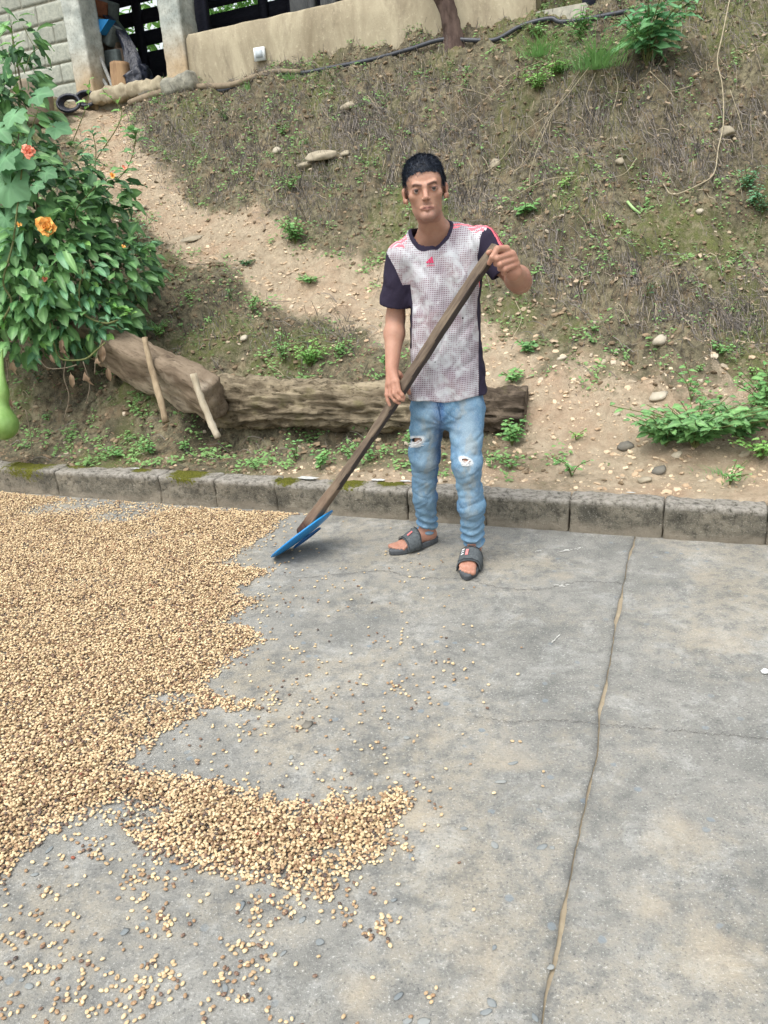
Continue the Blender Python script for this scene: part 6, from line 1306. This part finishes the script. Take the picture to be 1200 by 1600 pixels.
for hip_, kn_, an_ in ((hipR, knR, anR), (hipL, knL, anL)):
    cx_ = np.interp(z, [an_[2], kn_[2], hip_[2]], [an_[0], kn_[0], hip_[0]]); cy_ = np.interp(z, [an_[2], kn_[2], hip_[2]], [an_[1], kn_[1], hip_[1]])
    inl = np.abs(x-cx_) < .10; fr = np.exp(-((x-cx_)/.045)**2)*smooth(.0, -.03, y-cy_)*(np.hypot(x-cx_, y-cy_) < .12); wear = np.maximum(wear, fr*(.5+.5*np.exp(-((z-kn_[2]-.04)/.2)**2)))
mid_ = np.interp(z, [.1, .45, .66, .8], [.262, .255, .245, .25]); blue = np.exp(-((x-mid_)/.03)**2)*smooth(.1, .3, z)
dirt = smooth(-.05, .6, fbm(x*13, y*9, z*8+2, 5, .65))*wear+.35*np.exp(-((x-.36)/.05)**2)*np.exp(-((z-.62)/.1)**2)
def seam_(xa, xb, za, zb): return np.exp(-((x-np.interp(z, [zb, za], [xb, xa]))/.0028)**2)*(z > zb)*(z < za)*(y < 3.2)
cr = P(688, 660, 3.06); fl = P(690, 612, 3.05); seams = np.maximum(seam_(fl[0]-.01, cr[0], fl[2]+.05, cr[2]), .8*seam_(cr[0], P(686,800,3.3)[0], cr[2], .1))
for tp_, a_, b__ in ((tearR, .033, .020), (tearL, .024, .014)): fray = np.maximum(fray, (1-smooth(.9, 1.45, np.hypot((x-tp_[0])/a_, (z-tp_[2]-(x-tp_[0])*(.35 if tp_ is tearR else -.3))/b__)))*(y < tp_[1]+.06))
b = NB('denim'); v = b.n('NewGeometry').outputs['Position']; n1 = b.noise(v, 14, 5, .65); n2 = b.noise(v, 5, 4, .6); n3 = b.noise(b.n('Mapping', Vector=v, Scale=(1, 1, .3)).outputs[0], 420, 2)
c = b.mix(b.ramp(n1, .32, .7), lin(62, 104, 140), lin(104, 142, 168)); c = b.mix(b.ramp(b.attr('blue').outputs['Fac'], .15, .9), c, lin(34, 78, 128))
c = b.mix(b.math('MULTIPLY', b.ramp(b.attr('wear').outputs['Fac'], .1, .95), .6), c, lin(136, 160, 176)); c = b.mix(b.math('MULTIPLY', b.ramp(b.attr('dirt').outputs['Fac'], .05, .7), .45), c, lin(148, 148, 138))
c = b.mix(b.math('MULTIPLY', b.ramp(n3, .4, .65), .18), c, lin(196, 208, 216)); c = b.mix(b.math('MULTIPLY', b.attr('seam').outputs['Fac'], .55), c, lin(44, 72, 106)); c = b.mix(b.math('MULTIPLY', b.attr('fray').outputs['Fac'], b.ramp(b.noise(v, 130, 3), .3, .5)), c, lin(214, 218, 220))
b.bump(b.math('ADD', b.noise(v, 70, 4), b.math('MULTIPLY', n3, .4)), .3, .004); DENIM = b.done(c, .9, .15)
mk('jeans', JV-mo, JF, DENIM, man, attrs={'wear': wear, 'blue': blue, 'dirt': dirt, 'seam': seams, 'fray': fray})
bvJ = BVHTree.FromPolygons([tuple(p) for p in JV], [tuple(f) for f in JF.tolist()])
rr = np.random.default_rng(8); parts = []
THR = simple('white_thread', lin(214, 216, 216), lin(232, 232, 230), 30, .9)
for tp_, w_, h_, n in ((tearR, .030, .017, 24), (tearL, .021, .012, 16)):
    for k in range(n):
        z0 = tp_[2]+rr.uniform(-h_, h_*.4); sl_ = rr.uniform(-.3, .5); xa_, xb_ = tp_[0]-w_*rr.uniform(.5, 1.1), tp_[0]+w_*rr.uniform(.4, 1.1); pts = []
        for t_ in (0, .5, 1):
            xx = lerp(xa_, xb_, t_); zz = z0+sl_*(xx-tp_[0])-.006*math.sin(t_*3.14); h = bvJ.ray_cast(Vector((xx, 2.6, zz)), Vector((0, 1, 0))); yy = h[0].y if h[0] and h[0].y < tp_[1]+.05 else tp_[1]+.01
            pts.append([xx, yy-.003, zz])
        pts[1][1] = min(pts[1][1], (pts[0][1]+pts[2][1])/2+.004); parts.append(tubeVF(pts, .0009, 4, False, 3))
V_, F_ = joinVF(parts); mk('frayed_threads', V_-mo, F_, THR, man)
# fly and pocket stitching as thin raised welts
def welt(pix, r, nm):
    pts = []
    for a in pix:
        p0 = A(0, 0, CAM_H); d_ = unit(ray(*a)); h = bvJ.ray_cast(Vector(p0), Vector(d_)); pts.append(np.array(h[0])-d_*.0005 if h[0] else P(a[0], a[1], 3.05))
    tube(nm, np.array(pts)-mo, r, simple(nm, lin(40, 70, 108), lin(62, 94, 130), 30, .9), man, n=5, sm=3)
welt([(680,618),(683,630),(687,645),(690,660)], .0022, 'fly_seam'); 
# ---- slides
SOLE = simple('grey_rubber', lin(62, 66, 70), lin(96, 100, 104), 60, .75, .3, .002); STRP = simple('strap_fabric', lin(70, 76, 80), lin(104, 110, 112), 90, .85, .5, .002); DKR = simple('dark_rubber', lin(34, 36, 40), lin(50, 52, 56), 40, .7); PTG = simple('pink_tag', lin(214, 120, 120), lin(228, 150, 146), 40, .7); WTG = simple('white_tag', lin(206, 208, 210), lin(220, 222, 222), 40, .7)
for heel, d_, s_, big, L_, f in FEET:
    sl_ = empty('slide_sandal', heel-mo, parent=man); n = 40; th = np.linspace(0, 2*np.pi, n, endpoint=False); u = np.cos(th); v_ = np.sin(th)
    lw = np.interp(u, [-1, -.5, .1, .6, 1], [.034, .035, .038, .048, .040]); px_ = L_*.5+u*(L_*.5+.012); 
    outl = heel[None]+d_*px_[:, None]+s_*(v_*lw+big*.004*(u > .2))[:, None]
    rings = []
    for z_, g_ in ((.002, .97), (.006, 1.0), (.012, .985), (.016, 1.01), (.024, 1.0), (.027, .96)): c0 = heel+d_*L_*.5; q = c0+(outl-c0)*g_; q[:, 2] = z_+.004*(1-u)*.5*(z_ > .01); rings.append(q)
    V_ = np.vstack(rings+[[heel+d_*L_*.5+A(0,0,.022)], [heel+d_*L_*.5+A(0,0,.002)]]); i = np.arange(5)[:, None]*n; j = np.arange(n)[None]; j2 = (j+1) % n; Fq = np.stack([i+j, i+j2, i+n+j2, i+n+j], -1).reshape(-1, 4); Ft = np.vstack([np.stack([5*n+np.arange(n), 5*n+(np.arange(n)+1) % n, np.full(n, 6*n)], 1), np.stack([(np.arange(n)+1) % n, np.arange(n), np.full(n, 6*n+1)], 1)])
    mk('sole', V_-heel, [Fq, Ft], SOLE, sl_)
    # strap: a broad band arched over the instep
    m_, w_ = 22, 8; SVt = []
    for a_ in range(m_):
        ph = math.pi*a_/(m_-1); sx_ = math.cos(ph)*.052; hz_ = math.sin(ph)**.55
        for e_ in range(w_): t_ = .44+.30*e_/(w_-1)-.02*math.cos(ph)*big; top_ = np.interp(t_, [.44, .60, .74], [.094, .078, .060]); SVt.append(heel+d_*L_*t_+s_*sx_+A(0,0,.010+hz_*(top_-.006)))
    i = np.arange(m_-1)[:, None]*w_+np.arange(w_-1)[None]; Fs_ = np.stack([i, i+w_, i+w_+1, i+1], -1).reshape(-1, 4); so_ = mk('strap', np.array(SVt)-heel, Fs_, STRP, sl_); md = so_.modifiers.new('thick', 'SOLIDIFY'); md.thickness = .005; md.offset = 1
    SVt = np.array(SVt).reshape(m_, w_, 3)
    def band(a0, a1, e0, e1, m__, nm):
        g = []; 
        for a_ in np.linspace(a0, a1, 6):
            for e_ in np.linspace(e0, e1, 4):
                i0, j0 = int(a_), int(e_); ta, te = a_-i0, e_-j0; i1, j1 = min(i0+1, m_-1), min(j0+1, w_-1)
                p_ = lerp(lerp(SVt[i0, j0], SVt[i1, j0], ta), lerp(SVt[i0, j1], SVt[i1, j1], ta), te); cdir = unit(p_-(heel+d_*((p_-heel)@d_)+A(0,0,.015))); g.append(p_+cdir*.0062)
        i = np.arange(5)[:, None]*4+np.arange(3)[None]; mk(nm, np.array(g)-heel, np.stack([i, i+4, i+5, i+1], -1).reshape(-1, 4), m__, sl_)
    # tag and side stripes sit on the outer half
    c0 = 10.5 if big < 0 else 10.5
    band(8.6, 10.0, 2.2, 5.0, PTG, 'tag') if big < 0 else band(11, 12.2, 2.6, 5.2, PTG, 'tag')
    if big < 0:
        for e_ in (1.4, 2.6, 3.8): band(6.0, 7.6, e_, e_+.6, WTG, 'stripe')
    band(0.6, m_-1.6, 6.55, 6.95, DKR, 'strap_edge'); band(.6, m_-1.6, .05, .45, DKR, 'strap_edge')
    # nails
    for a_, o_, r_ in zip([1.0,.985,.955,.915,.865], [.030,.012,-.003,-.017,-.030], [.0128,.0088,.0082,.0078,.0074]):
        pass
# ---- the shovel
WOOD = NB('handle_wood'); b = WOOD; v = b.coord('Object'); mp = b.n('Mapping', Vector=v, Scale=(1, 1, .12)).outputs[0]; n1 = b.noise(mp, 60, 6, .7, .4); n2 = b.noise(v, 4, 4)
c = b.mix(b.ramp(n1, .35, .65), lin(92, 80, 70), lin(136, 122, 104)); c = b.mix(b.math('MULTIPLY', b.ramp(n2, .42, .6), .5), c, lin(74, 62, 58)); lo_ = b.ramp(b.n('SeparateXYZ', Vector=v).outputs['Z'], .40, .02); c = b.mix(b.math('MULTIPLY', lo_, .6), c, lin(132, 104, 84))
c = b.mix(b.ramp(b.math('ADD', b.n('SeparateXYZ', Vector=v).outputs['Z'], b.math('MULTIPLY', n1, .05)), .13, .06), c, lin(66, 46, 40)); b.bump(n1, .8, .004); WOODM = b.done(c, .8, .25)
WOODD = simple('handle_wood_shaded', lin(52, 46, 46), lin(84, 76, 72), 60, .85, .8, .004, stretch=(1, 1, .12))  # darker wood for the down-right facets: their shade painted into the colour
shv = empty('shovel', sh0, 0, 'long rough wooden-handled shovel with a round blue blade, held by the man', 'shovel'); L_ = np.linalg.norm(sh1-sh0); ax_ = (sh1-sh0)/L_
xa = unit(np.cross([0,1,0], ax_)); ya = np.cross(ax_, xa); ca, sa_ = math.cos(R(52)), math.sin(R(52)); xb = xa*ca+ya*sa_; yb = ya*ca-xa*sa_
m_ = 90; prof8 = [(-1,-.80),(-.80,-1),(.80,-1),(1,-.80),(1,.80),(.80,1),(-.80,1),(-1,.80)]; Vh = []
for k in range(m_):
    t_ = k/(m_-1); r_ = .0190+.0035*math.sin(t_*9+1)*.5+.004*smooth(.25, .0, t_)-.002*t_+.0018*float(fbm(t_*12, 1, 0, 3)); r_ *= 1-.30*float(smooth(.05, 0, t_)); bend = xa*(.010*math.sin(t_*math.pi*1.6))+ya*.006*math.sin(t_*7)
    for a_, c_ in prof8: w__ = 1+.07*float(noise3(t_*20, a_*2, c_*2)); Vh.append(ax_*L_*t_+bend+(xb*a_*w__+yb*c_*w__)*r_)
Vh = np.array(Vh); i = np.arange(m_-1)[:, None]*8; j = np.arange(8)[None]; j2 = (j+1) % 8; Fh = [list(map(int, q)) for q in np.stack([i+j, i+j2, i+8+j2, i+8+j], -1).reshape(-1, 4)]+[list(range(8))[::-1], list(range((m_-1)*8, m_*8))]
# object space of the handle: z along the handle for the grain
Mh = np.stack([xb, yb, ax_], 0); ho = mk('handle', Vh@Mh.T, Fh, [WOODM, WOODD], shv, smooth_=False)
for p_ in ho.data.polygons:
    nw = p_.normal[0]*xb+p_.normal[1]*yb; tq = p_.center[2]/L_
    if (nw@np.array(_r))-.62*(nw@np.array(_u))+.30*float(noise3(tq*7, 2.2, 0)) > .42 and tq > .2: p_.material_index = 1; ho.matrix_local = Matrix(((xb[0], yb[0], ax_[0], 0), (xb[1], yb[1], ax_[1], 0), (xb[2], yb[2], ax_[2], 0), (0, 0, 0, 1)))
BLU = simple('blue_plate', lin(22, 122, 190), lin(40, 150, 216), 9, .45, .15, .003, .5); BLD = simple('blue_plate_dark', lin(24, 70, 118), lin(40, 92, 144), 9, .55, .2)  # bright blue for the plate, darker blue for its ring
t0, t1 = G(425, 878, .004), P(521, 806, 3.40); bc = (t0+t1)/2; a1 = unit(t1-t0); rb_ = np.linalg.norm(t1-t0)/2; vd = unit(bc-A(0, 0, CAM_H)); nrm = unit(np.cross(a1, vd)); nrm = nrm if nrm[2] > 0 else -nrm
nrm = unit(nrm-vd*.17*-1.0) if False else nrm; tilt = .06; a2 = unit(np.cross(nrm, a1)); 
if a2@vd < 0: a2 = -a2
a2 = unit(a2-nrm*tilt); nrm = unit(np.cross(a1, a2)); nrm = nrm if nrm[2] > 0 else -nrm
n = 44; th = np.linspace(0, 2*np.pi, n, endpoint=False); rings = []
for rr_, lift in ((0, -.012), (.3, -.012), (.55, -.010), (.8, -.005), (.95, 0), (1.0, .004)):
    for t_ in th: rings.append(bc+a1*math.cos(t_)*rb_*rr_+a2*math.sin(t_)*rb_*rr_*.82+nrm*lift)
rings = np.array(rings); low = rings[:, 2].min(); rings[:, 2] += max(0, .004-low); i = np.arange(5)[:, None]*n; j = np.arange(n)[None]; j2 = (j+1) % n
bo = mk('blade', rings-sh0, np.stack([i+j, i+n+j, i+n+j2, i+j2], -1).reshape(-1, 4), BLU, shv); md = bo.modifiers.new('thick', 'SOLIDIFY'); md.thickness = .006; md.offset = 0
rr_ = .36; ring = [bc+a1*(.1+math.cos(t_)*.42)*rb_+a2*math.sin(t_)*rb_*.34-nrm*.0085 for t_ in np.linspace(0, 2*np.pi, 30)]; tube('blade_rim', np.array(ring)-sh0, .0045, BLD, shv, n=6, sm=1)
tube('socket', [ax_*-.01, ax_*.05], [.031, .028], simple('dark_wood', lin(56, 40, 36), lin(88, 64, 54), 40, .85, .6, .004), shv, n=14, sm=3)
# ================================================================== the drying coffee
def beanVF(nu=9, nv=6, flat=.55, crease=True):
    V = [(0, 1, 0)]
    for k in range(1, nv):
        ph = math.pi*k/nv
        for j in range(nu):
            th = 2*math.pi*j/nu+.17; x, y, z = math.sin(ph)*math.cos(th), math.cos(ph), math.sin(ph)*math.sin(th); z = z*.95 if z > 0 else z*flat*.5
            if z <= 0 and abs(x) < .25: z += .10
            V.append((x*.74, y, z*.72))
    V.append((0, -1, 0)); F3, F4 = [], []
    for j in range(nu): F3.append((0, 1+j, 1+(j+1) % nu)); F3.append((len(V)-1, 1+(nv-2)*nu+(j+1) % nu, 1+(nv-2)*nu+j))
    for k in range(nv-2):
        for j in range(nu): a = 1+k*nu; F4.append((a+j, a+nu+j, a+nu+(j+1) % nu, a+(j+1) % nu))
    V = np.array(V)*.0057; cr = np.exp(-(V[:, 0]/.0011)**2)*(V[:, 2] < 0); return V, [np.array(F3), np.array(F4)], cr
def beanmat(name, src):
    b = NB(name); r_ = b.attr('bean_tone', 'INSTANCER').outputs['Fac'] if src == 'i' else b.n('ObjectInfo').outputs['Random']
    r2 = b.math('FRACT', b.math('MULTIPLY', r_, 7.31))
    c = b.mix(b.ramp(r2, 0, 1), lin(184, 160, 124), lin(220, 200, 162)); c = b.mix(b.ramp(r_, .48, .74), c, lin(148, 120, 92)); c = b.mix(b.ramp(r_, .86, .88), c, lin(104, 82, 72)); c = b.mix(b.ramp(r_, .955, .96), c, lin(66, 58, 60)); c = b.mix(b.ramp(r_, .997, .998), c, lin(140, 74, 58))
    c = b.mix(b.math('MULTIPLY', b.attr('crease').outputs['Fac'], .6), c, lin(120, 84, 56)); n = b.noise(b.coord(), 400, 3); c = b.mix(b.math('MULTIPLY', b.ramp(n, .45, .7), .25), c, lin(232, 212, 172))
    return b.done(c, .62, .3)
POLY = [(-160,760),(0,768),(60,775),(130,782),(240,786),(330,796),(430,800),(468,803),(440,810),(428,826),(395,850),(345,881),(390,886),(428,892),(395,906),(378,918),(368,930),(410,937),(382,952),(352,974),(400,982),(410,992),(400,1008),(368,1026),(342,1055),(318,1068),(345,1086),(412,1102),(370,1112),(312,1112),(284,1130),(240,1160),(194,1190),(230,1206),(330,1216),(420,1242),(512,1262),(524,1236),(536,1232),(545,1255),(618,1232),(646,1245),(640,1272),(604,1312),(592,1342),(562,1360),(542,1384),(520,1412),(470,1402),(430,1388),(380,1372),(330,1366),(285,1352),(230,1332),(200,1304),(160,1284),(110,1290),(62,1320),(30,1352),(0,1384),(-60,1440),(-300,1700)]
PG = np.array([G(*a)[:2] for a in POLY])
def inpoly(p, poly):
    x, y = p.T; c = np.zeros(len(p), bool); j = len(poly)-1; dmin = np.full(len(p), 9.)
    for i in range(len(poly)):
        xi, yi = poly[i]; xj, yj = poly[j]; m = ((yi > y) != (yj > y)) & (x < (xj-xi)*(y-yi)/(yj-yi+1e-12)+xi); c ^= m
        e = poly[j]-poly[i]; t_ = np.clip(((p-poly[i])@e)/max(e@e, 1e-12), 0, 1); dmin = np.minimum(dmin, np.linalg.norm(p-poly[i]-t_[:, None]*e, axis=1)); j = i
    return c, dmin
rb2 = np.random.default_rng(77); sp_ = .0083
xs = np.arange(-4.6, .75, sp_); ys = np.arange(.75, 5.6, sp_*.93); Xb, Yb = np.meshgrid(xs, ys); Pb = np.stack([Xb.ravel(), Yb.ravel()], 1)+rb2.uniform(-.0042, .0042, (Xb.size, 2))
u_, v_, dep = proj(np.column_stack([Pb, np.zeros(len(Pb))])); kdb = kerb_d(Pb[:, 0], Pb[:, 1]); m = (u_ > -170) & (u_ < 860) & (v_ < 1680) & (v_ > 740) & (kdb < -.012); Pb, u_, v_ = Pb[m], u_[m], v_[m]
jit = Pb+np.stack([fbm(Pb[:, 0]*22, Pb[:, 1]*22, 0, 3), fbm(Pb[:, 0]*22, Pb[:, 1]*22, 9, 3)], 1)*.032
ins, dm = inpoly(jit, PG); sd = np.where(ins, dm, -dm)
dens = smooth(-.012, .016, sd)
# thin spots inside the spread
for px, py, r_, k_ in ((100,793,.13,.97),(190,806,.13,.98),(150,786,.10,.97),(270,790,.09,.9),(215,790,.09,.95),(60,800,.05,.8),(228,838,.06,.6),(300,838,.04,.5),(60,865,.03,.5),(250,795,.05,.7),(335,802,.05,.5),(75,868,.03,.4),(250,1090,.035,.55),(285,1095,.03,.5),(330,920,.02,.4),(5,1025,.02,.5),(140,1030,.015,.4),(155,1284,.035,.5),(175,1272,.04,.95),(240,1272,.035,.7),(190,1312,.02,.6),(510,1332,.022,.8),(455,1275,.015,.6),(590,1252,.012,.7),(230,1293,.02,.5)):
    g = G(px, py)[:2]; dens = dens*(1-k_*np.exp(-(np.linalg.norm((Pb-g)/[1.5, 1], axis=1)/r_)**2))
dens = dens*(1-.22*smooth(.2, .6, fbm(Pb[:, 0]*4, Pb[:, 1]*4, 3, 4, .6)))
out = np.zeros(len(Pb))
CL = [(20,1460,25,.3),(40,1500,45,.34),(75,1480,30,.35),(20,1580,40,.3),(60,1520,30,.35),(100,1500,25,.25),(130,1510,20,.3),(75,1320,20,.2),(90,1500,40,.2),(75,1340,12,.4),(105,1345,10,.4),(150,1325,22,.45),(155,1335,20,.35),(150,1318,12,.5),(175,1362,10,.5),(200,1380,18,.55),(215,1395,20,.5),(210,1405,14,.6),(245,1340,24,.45),(235,1360,20,.3),(290,1350,24,.55),(260,1375,18,.3),(250,1455,24,.35),(262,1430,16,.4),(55,1430,16,.3),(75,1395,14,.4),(245,1515,24,.55),(225,1545,34,.55),(200,1560,30,.5),(150,1540,30,.4),(120,1565,36,.42),(100,1585,32,.45),(275,1545,12,.8),(385,1480,20,.75),(395,1500,22,.75),(370,1520,20,.5),(350,1530,20,.45),(395,1450,16,.7),(355,1545,18,.4),(330,1590,25,.35),(400,1420,20,.6),(430,1418,18,.65),(455,1425,16,.6),(420,1440,12,.4),(545,1420,18,.7),(530,1400,20,.6),(540,1440,12,.45),(485,1440,14,.4),(590,1452,14,1.1),(600,1440,14,.7),(580,1462,10,.8),(615,1470,10,.5),(620,1445,10,.4),(380,1560,12,.4),(420,1590,16,.3),(440,1565,10,.35),(470,1590,15,.15),(560,1590,12,.2),(640,1592,8,.2),(675,1555,12,.35),(480,1525,10,.1),(630,1100,60,.05),(700,1060,60,.05),(640,1020,60,.035),(610,1080,14,.12),(520,1170,50,.05),(590,1170,20,.12),(420,1095,20,.3),(400,1130,40,.1),(320,1160,50,.06),(480,1110,50,.07),(470,1140,10,.3),(620,1330,18,.4),(632,1325,10,.5),(680,1210,50,.02),(620,1215,40,.06),(760,1200,60,.008),(730,1400,70,.006),(640,1300,50,.03),(560,1480,80,.01),(520,930,60,.025),(560,1000,90,.012),(440,950,40,.04),(450,1020,40,.05),(470,1000,30,.05),(660,905,60,.01),(640,950,80,.007),(520,1050,70,.03),(690,1340,16,.02),(390,840,20,.1),(450,860,30,.02)]
for px, py, r_, k_ in CL: out = np.maximum(out, k_*np.exp(-((u_-px)**2+((v_-py)*1.25)**2)/(r_*r_*1.3)))
clump = smooth(-.15, .45, fbm(Pb[:, 0]*34, Pb[:, 1]*34, 40, 2)); out = out*(.35+1.1*clump)
low_ = (v_ > 1300)*(u_ < 480)*.028*(.4+1.6*clump); rim_ = np.exp(np.minimum(sd, 0)/.045)*.30*clump
prob = np.maximum(dens, np.maximum(out*1.05, np.maximum(low_, rim_))); keep = rb2.random(len(Pb)) < prob
B1 = Pb[keep]; d1 = dens[keep]; sd1 = sd[keep]
heap = np.clip(sd1/.10, 0, 1)*.009*(1+.8*fbm(B1[:, 0]*6, B1[:, 1]*6, 5, 3))*d1
P1 = np.column_stack([B1, .0038+np.maximum(heap, 0)*.4])
k2 = (rb2.random(len(B1)) < .62*smooth(.015, .08, sd1)*smooth(.6, .95, d1)); B2 = B1[k2]+rb2.uniform(-.004, .004, (k2.sum(), 2)); P2 = np.column_stack([B2, .0085+heap[k2]*.8+rb2.uniform(-.001, .002, len(B2))])
k3 = (rb2.random(len(B1)) < .35*smooth(.03, .09, sd1)*smooth(.7, .95, d1)); B3 = B1[k3]+rb2.uniform(-.004, .004, (k3.sum(), 2)); P3 = np.column_stack([B3, .0125+heap[k3]+rb2.uniform(-.001, .003, len(B3))])
PP = np.vstack([P1, P2, P3]); n = len(PP); single = np.concatenate([sd1 < -.004, np.zeros(len(P2)+len(P3), bool)])
tilt = np.where(single, .12, .32); rot = np.stack([rb2.normal(size=n)*tilt+np.where(rb2.random(n) < .4, math.pi, 0), rb2.normal(size=n)*tilt, rb2.uniform(0, 2*np.pi, n)], 1)
scl = rb2.uniform(.8, 1.12, n)
keepi = (PP[:, 0] > -9); u2, v2, dp2 = proj(PP); vis = (u2 > 3) & (u2 < 1197) & (v2 < 1596); cand = np.nonzero(vis)[0]; cand = cand[np.argsort(dp2[cand])][:300]
BV, BF, CRS = beanVF(); BMS = mk('coffee_bean', BV, BF, beanmat('bean_skin', 'o'), me_only=True, attrs={'crease': CRS})
from mathutils import Euler
for i in cand:
    o = inst('coffee_bean', BMS); o.location = PP[i]; o.rotation_euler = rot[i]; o.scale = (scl[i],)*3
    tag(o, 'loose tan coffee bean lying on bare concrete near the bottom of the photo', 'coffee bean', 'loose coffee beans nearest the viewer')
rest = np.ones(n, bool); rest[cand] = False; PR, RR, SS = PP[rest], rot[rest], scl[rest]
me = bpy.data.meshes.new('coffee_beans'); me.vertices.add(len(PR)); me.vertices.foreach_set('co', PR.astype(np.float32).ravel())
for nm, ty, val, key in (('brot', 'FLOAT_VECTOR', RR, 'vector'), ('bscl', 'FLOAT', SS, 'value'), ('bean_tone', 'FLOAT', rb2.random(len(PR)), 'value')):
    a = me.attributes.new(nm, ty, 'POINT'); a.data.foreach_set(key, np.asarray(val, np.float32).ravel())
me.update(); bo = bpy.data.objects.new('coffee_beans', me); COL.objects.link(bo); tag(bo, 'thick spread of tan parchment coffee beans drying on the concrete', 'coffee beans', kind='stuff')
BI = mk('bean_shape', BV, BF, beanmat('bean_skin_spread', 'i'), me_only=True, attrs={'crease': CRS}); bsrc = bpy.data.objects.new('bean_shape', BI)
ng = bpy.data.node_groups.new('spread_beans', 'GeometryNodeTree'); ng.interface.new_socket('Geometry', in_out='INPUT', socket_type='NodeSocketGeometry'); ng.interface.new_socket('Geometry', in_out='OUTPUT', socket_type='NodeSocketGeometry')
gi, go = ng.nodes.new('NodeGroupInput'), ng.nodes.new('NodeGroupOutput'); oi = ng.nodes.new('GeometryNodeObjectInfo'); oi.inputs['Object'].default_value = bsrc; oi.inputs['As Instance'].default_value = True
m2p = ng.nodes.new('GeometryNodeMeshToPoints'); ip = ng.nodes.new('GeometryNodeInstanceOnPoints')
def na_(name, ty):
    a = ng.nodes.new('GeometryNodeInputNamedAttribute'); a.data_type = ty; a.inputs['Name'].default_value = name; return [o for o in a.outputs if o.enabled and o.name == 'Attribute'][0]
ng.links.new(gi.outputs[0], m2p.inputs[0]); ng.links.new(m2p.outputs[0], ip.inputs['Points']); ng.links.new(oi.outputs['Geometry'], ip.inputs['Instance'])
ng.links.new(na_('brot', 'FLOAT_VECTOR'), ip.inputs['Rotation']); ng.links.new(na_('bscl', 'FLOAT'), ip.inputs['Scale']); ng.links.new(ip.outputs[0], go.inputs[0])
bo.modifiers.new('spread', 'NODES').node_group = ng
print('beans', n, 'body', len(V))
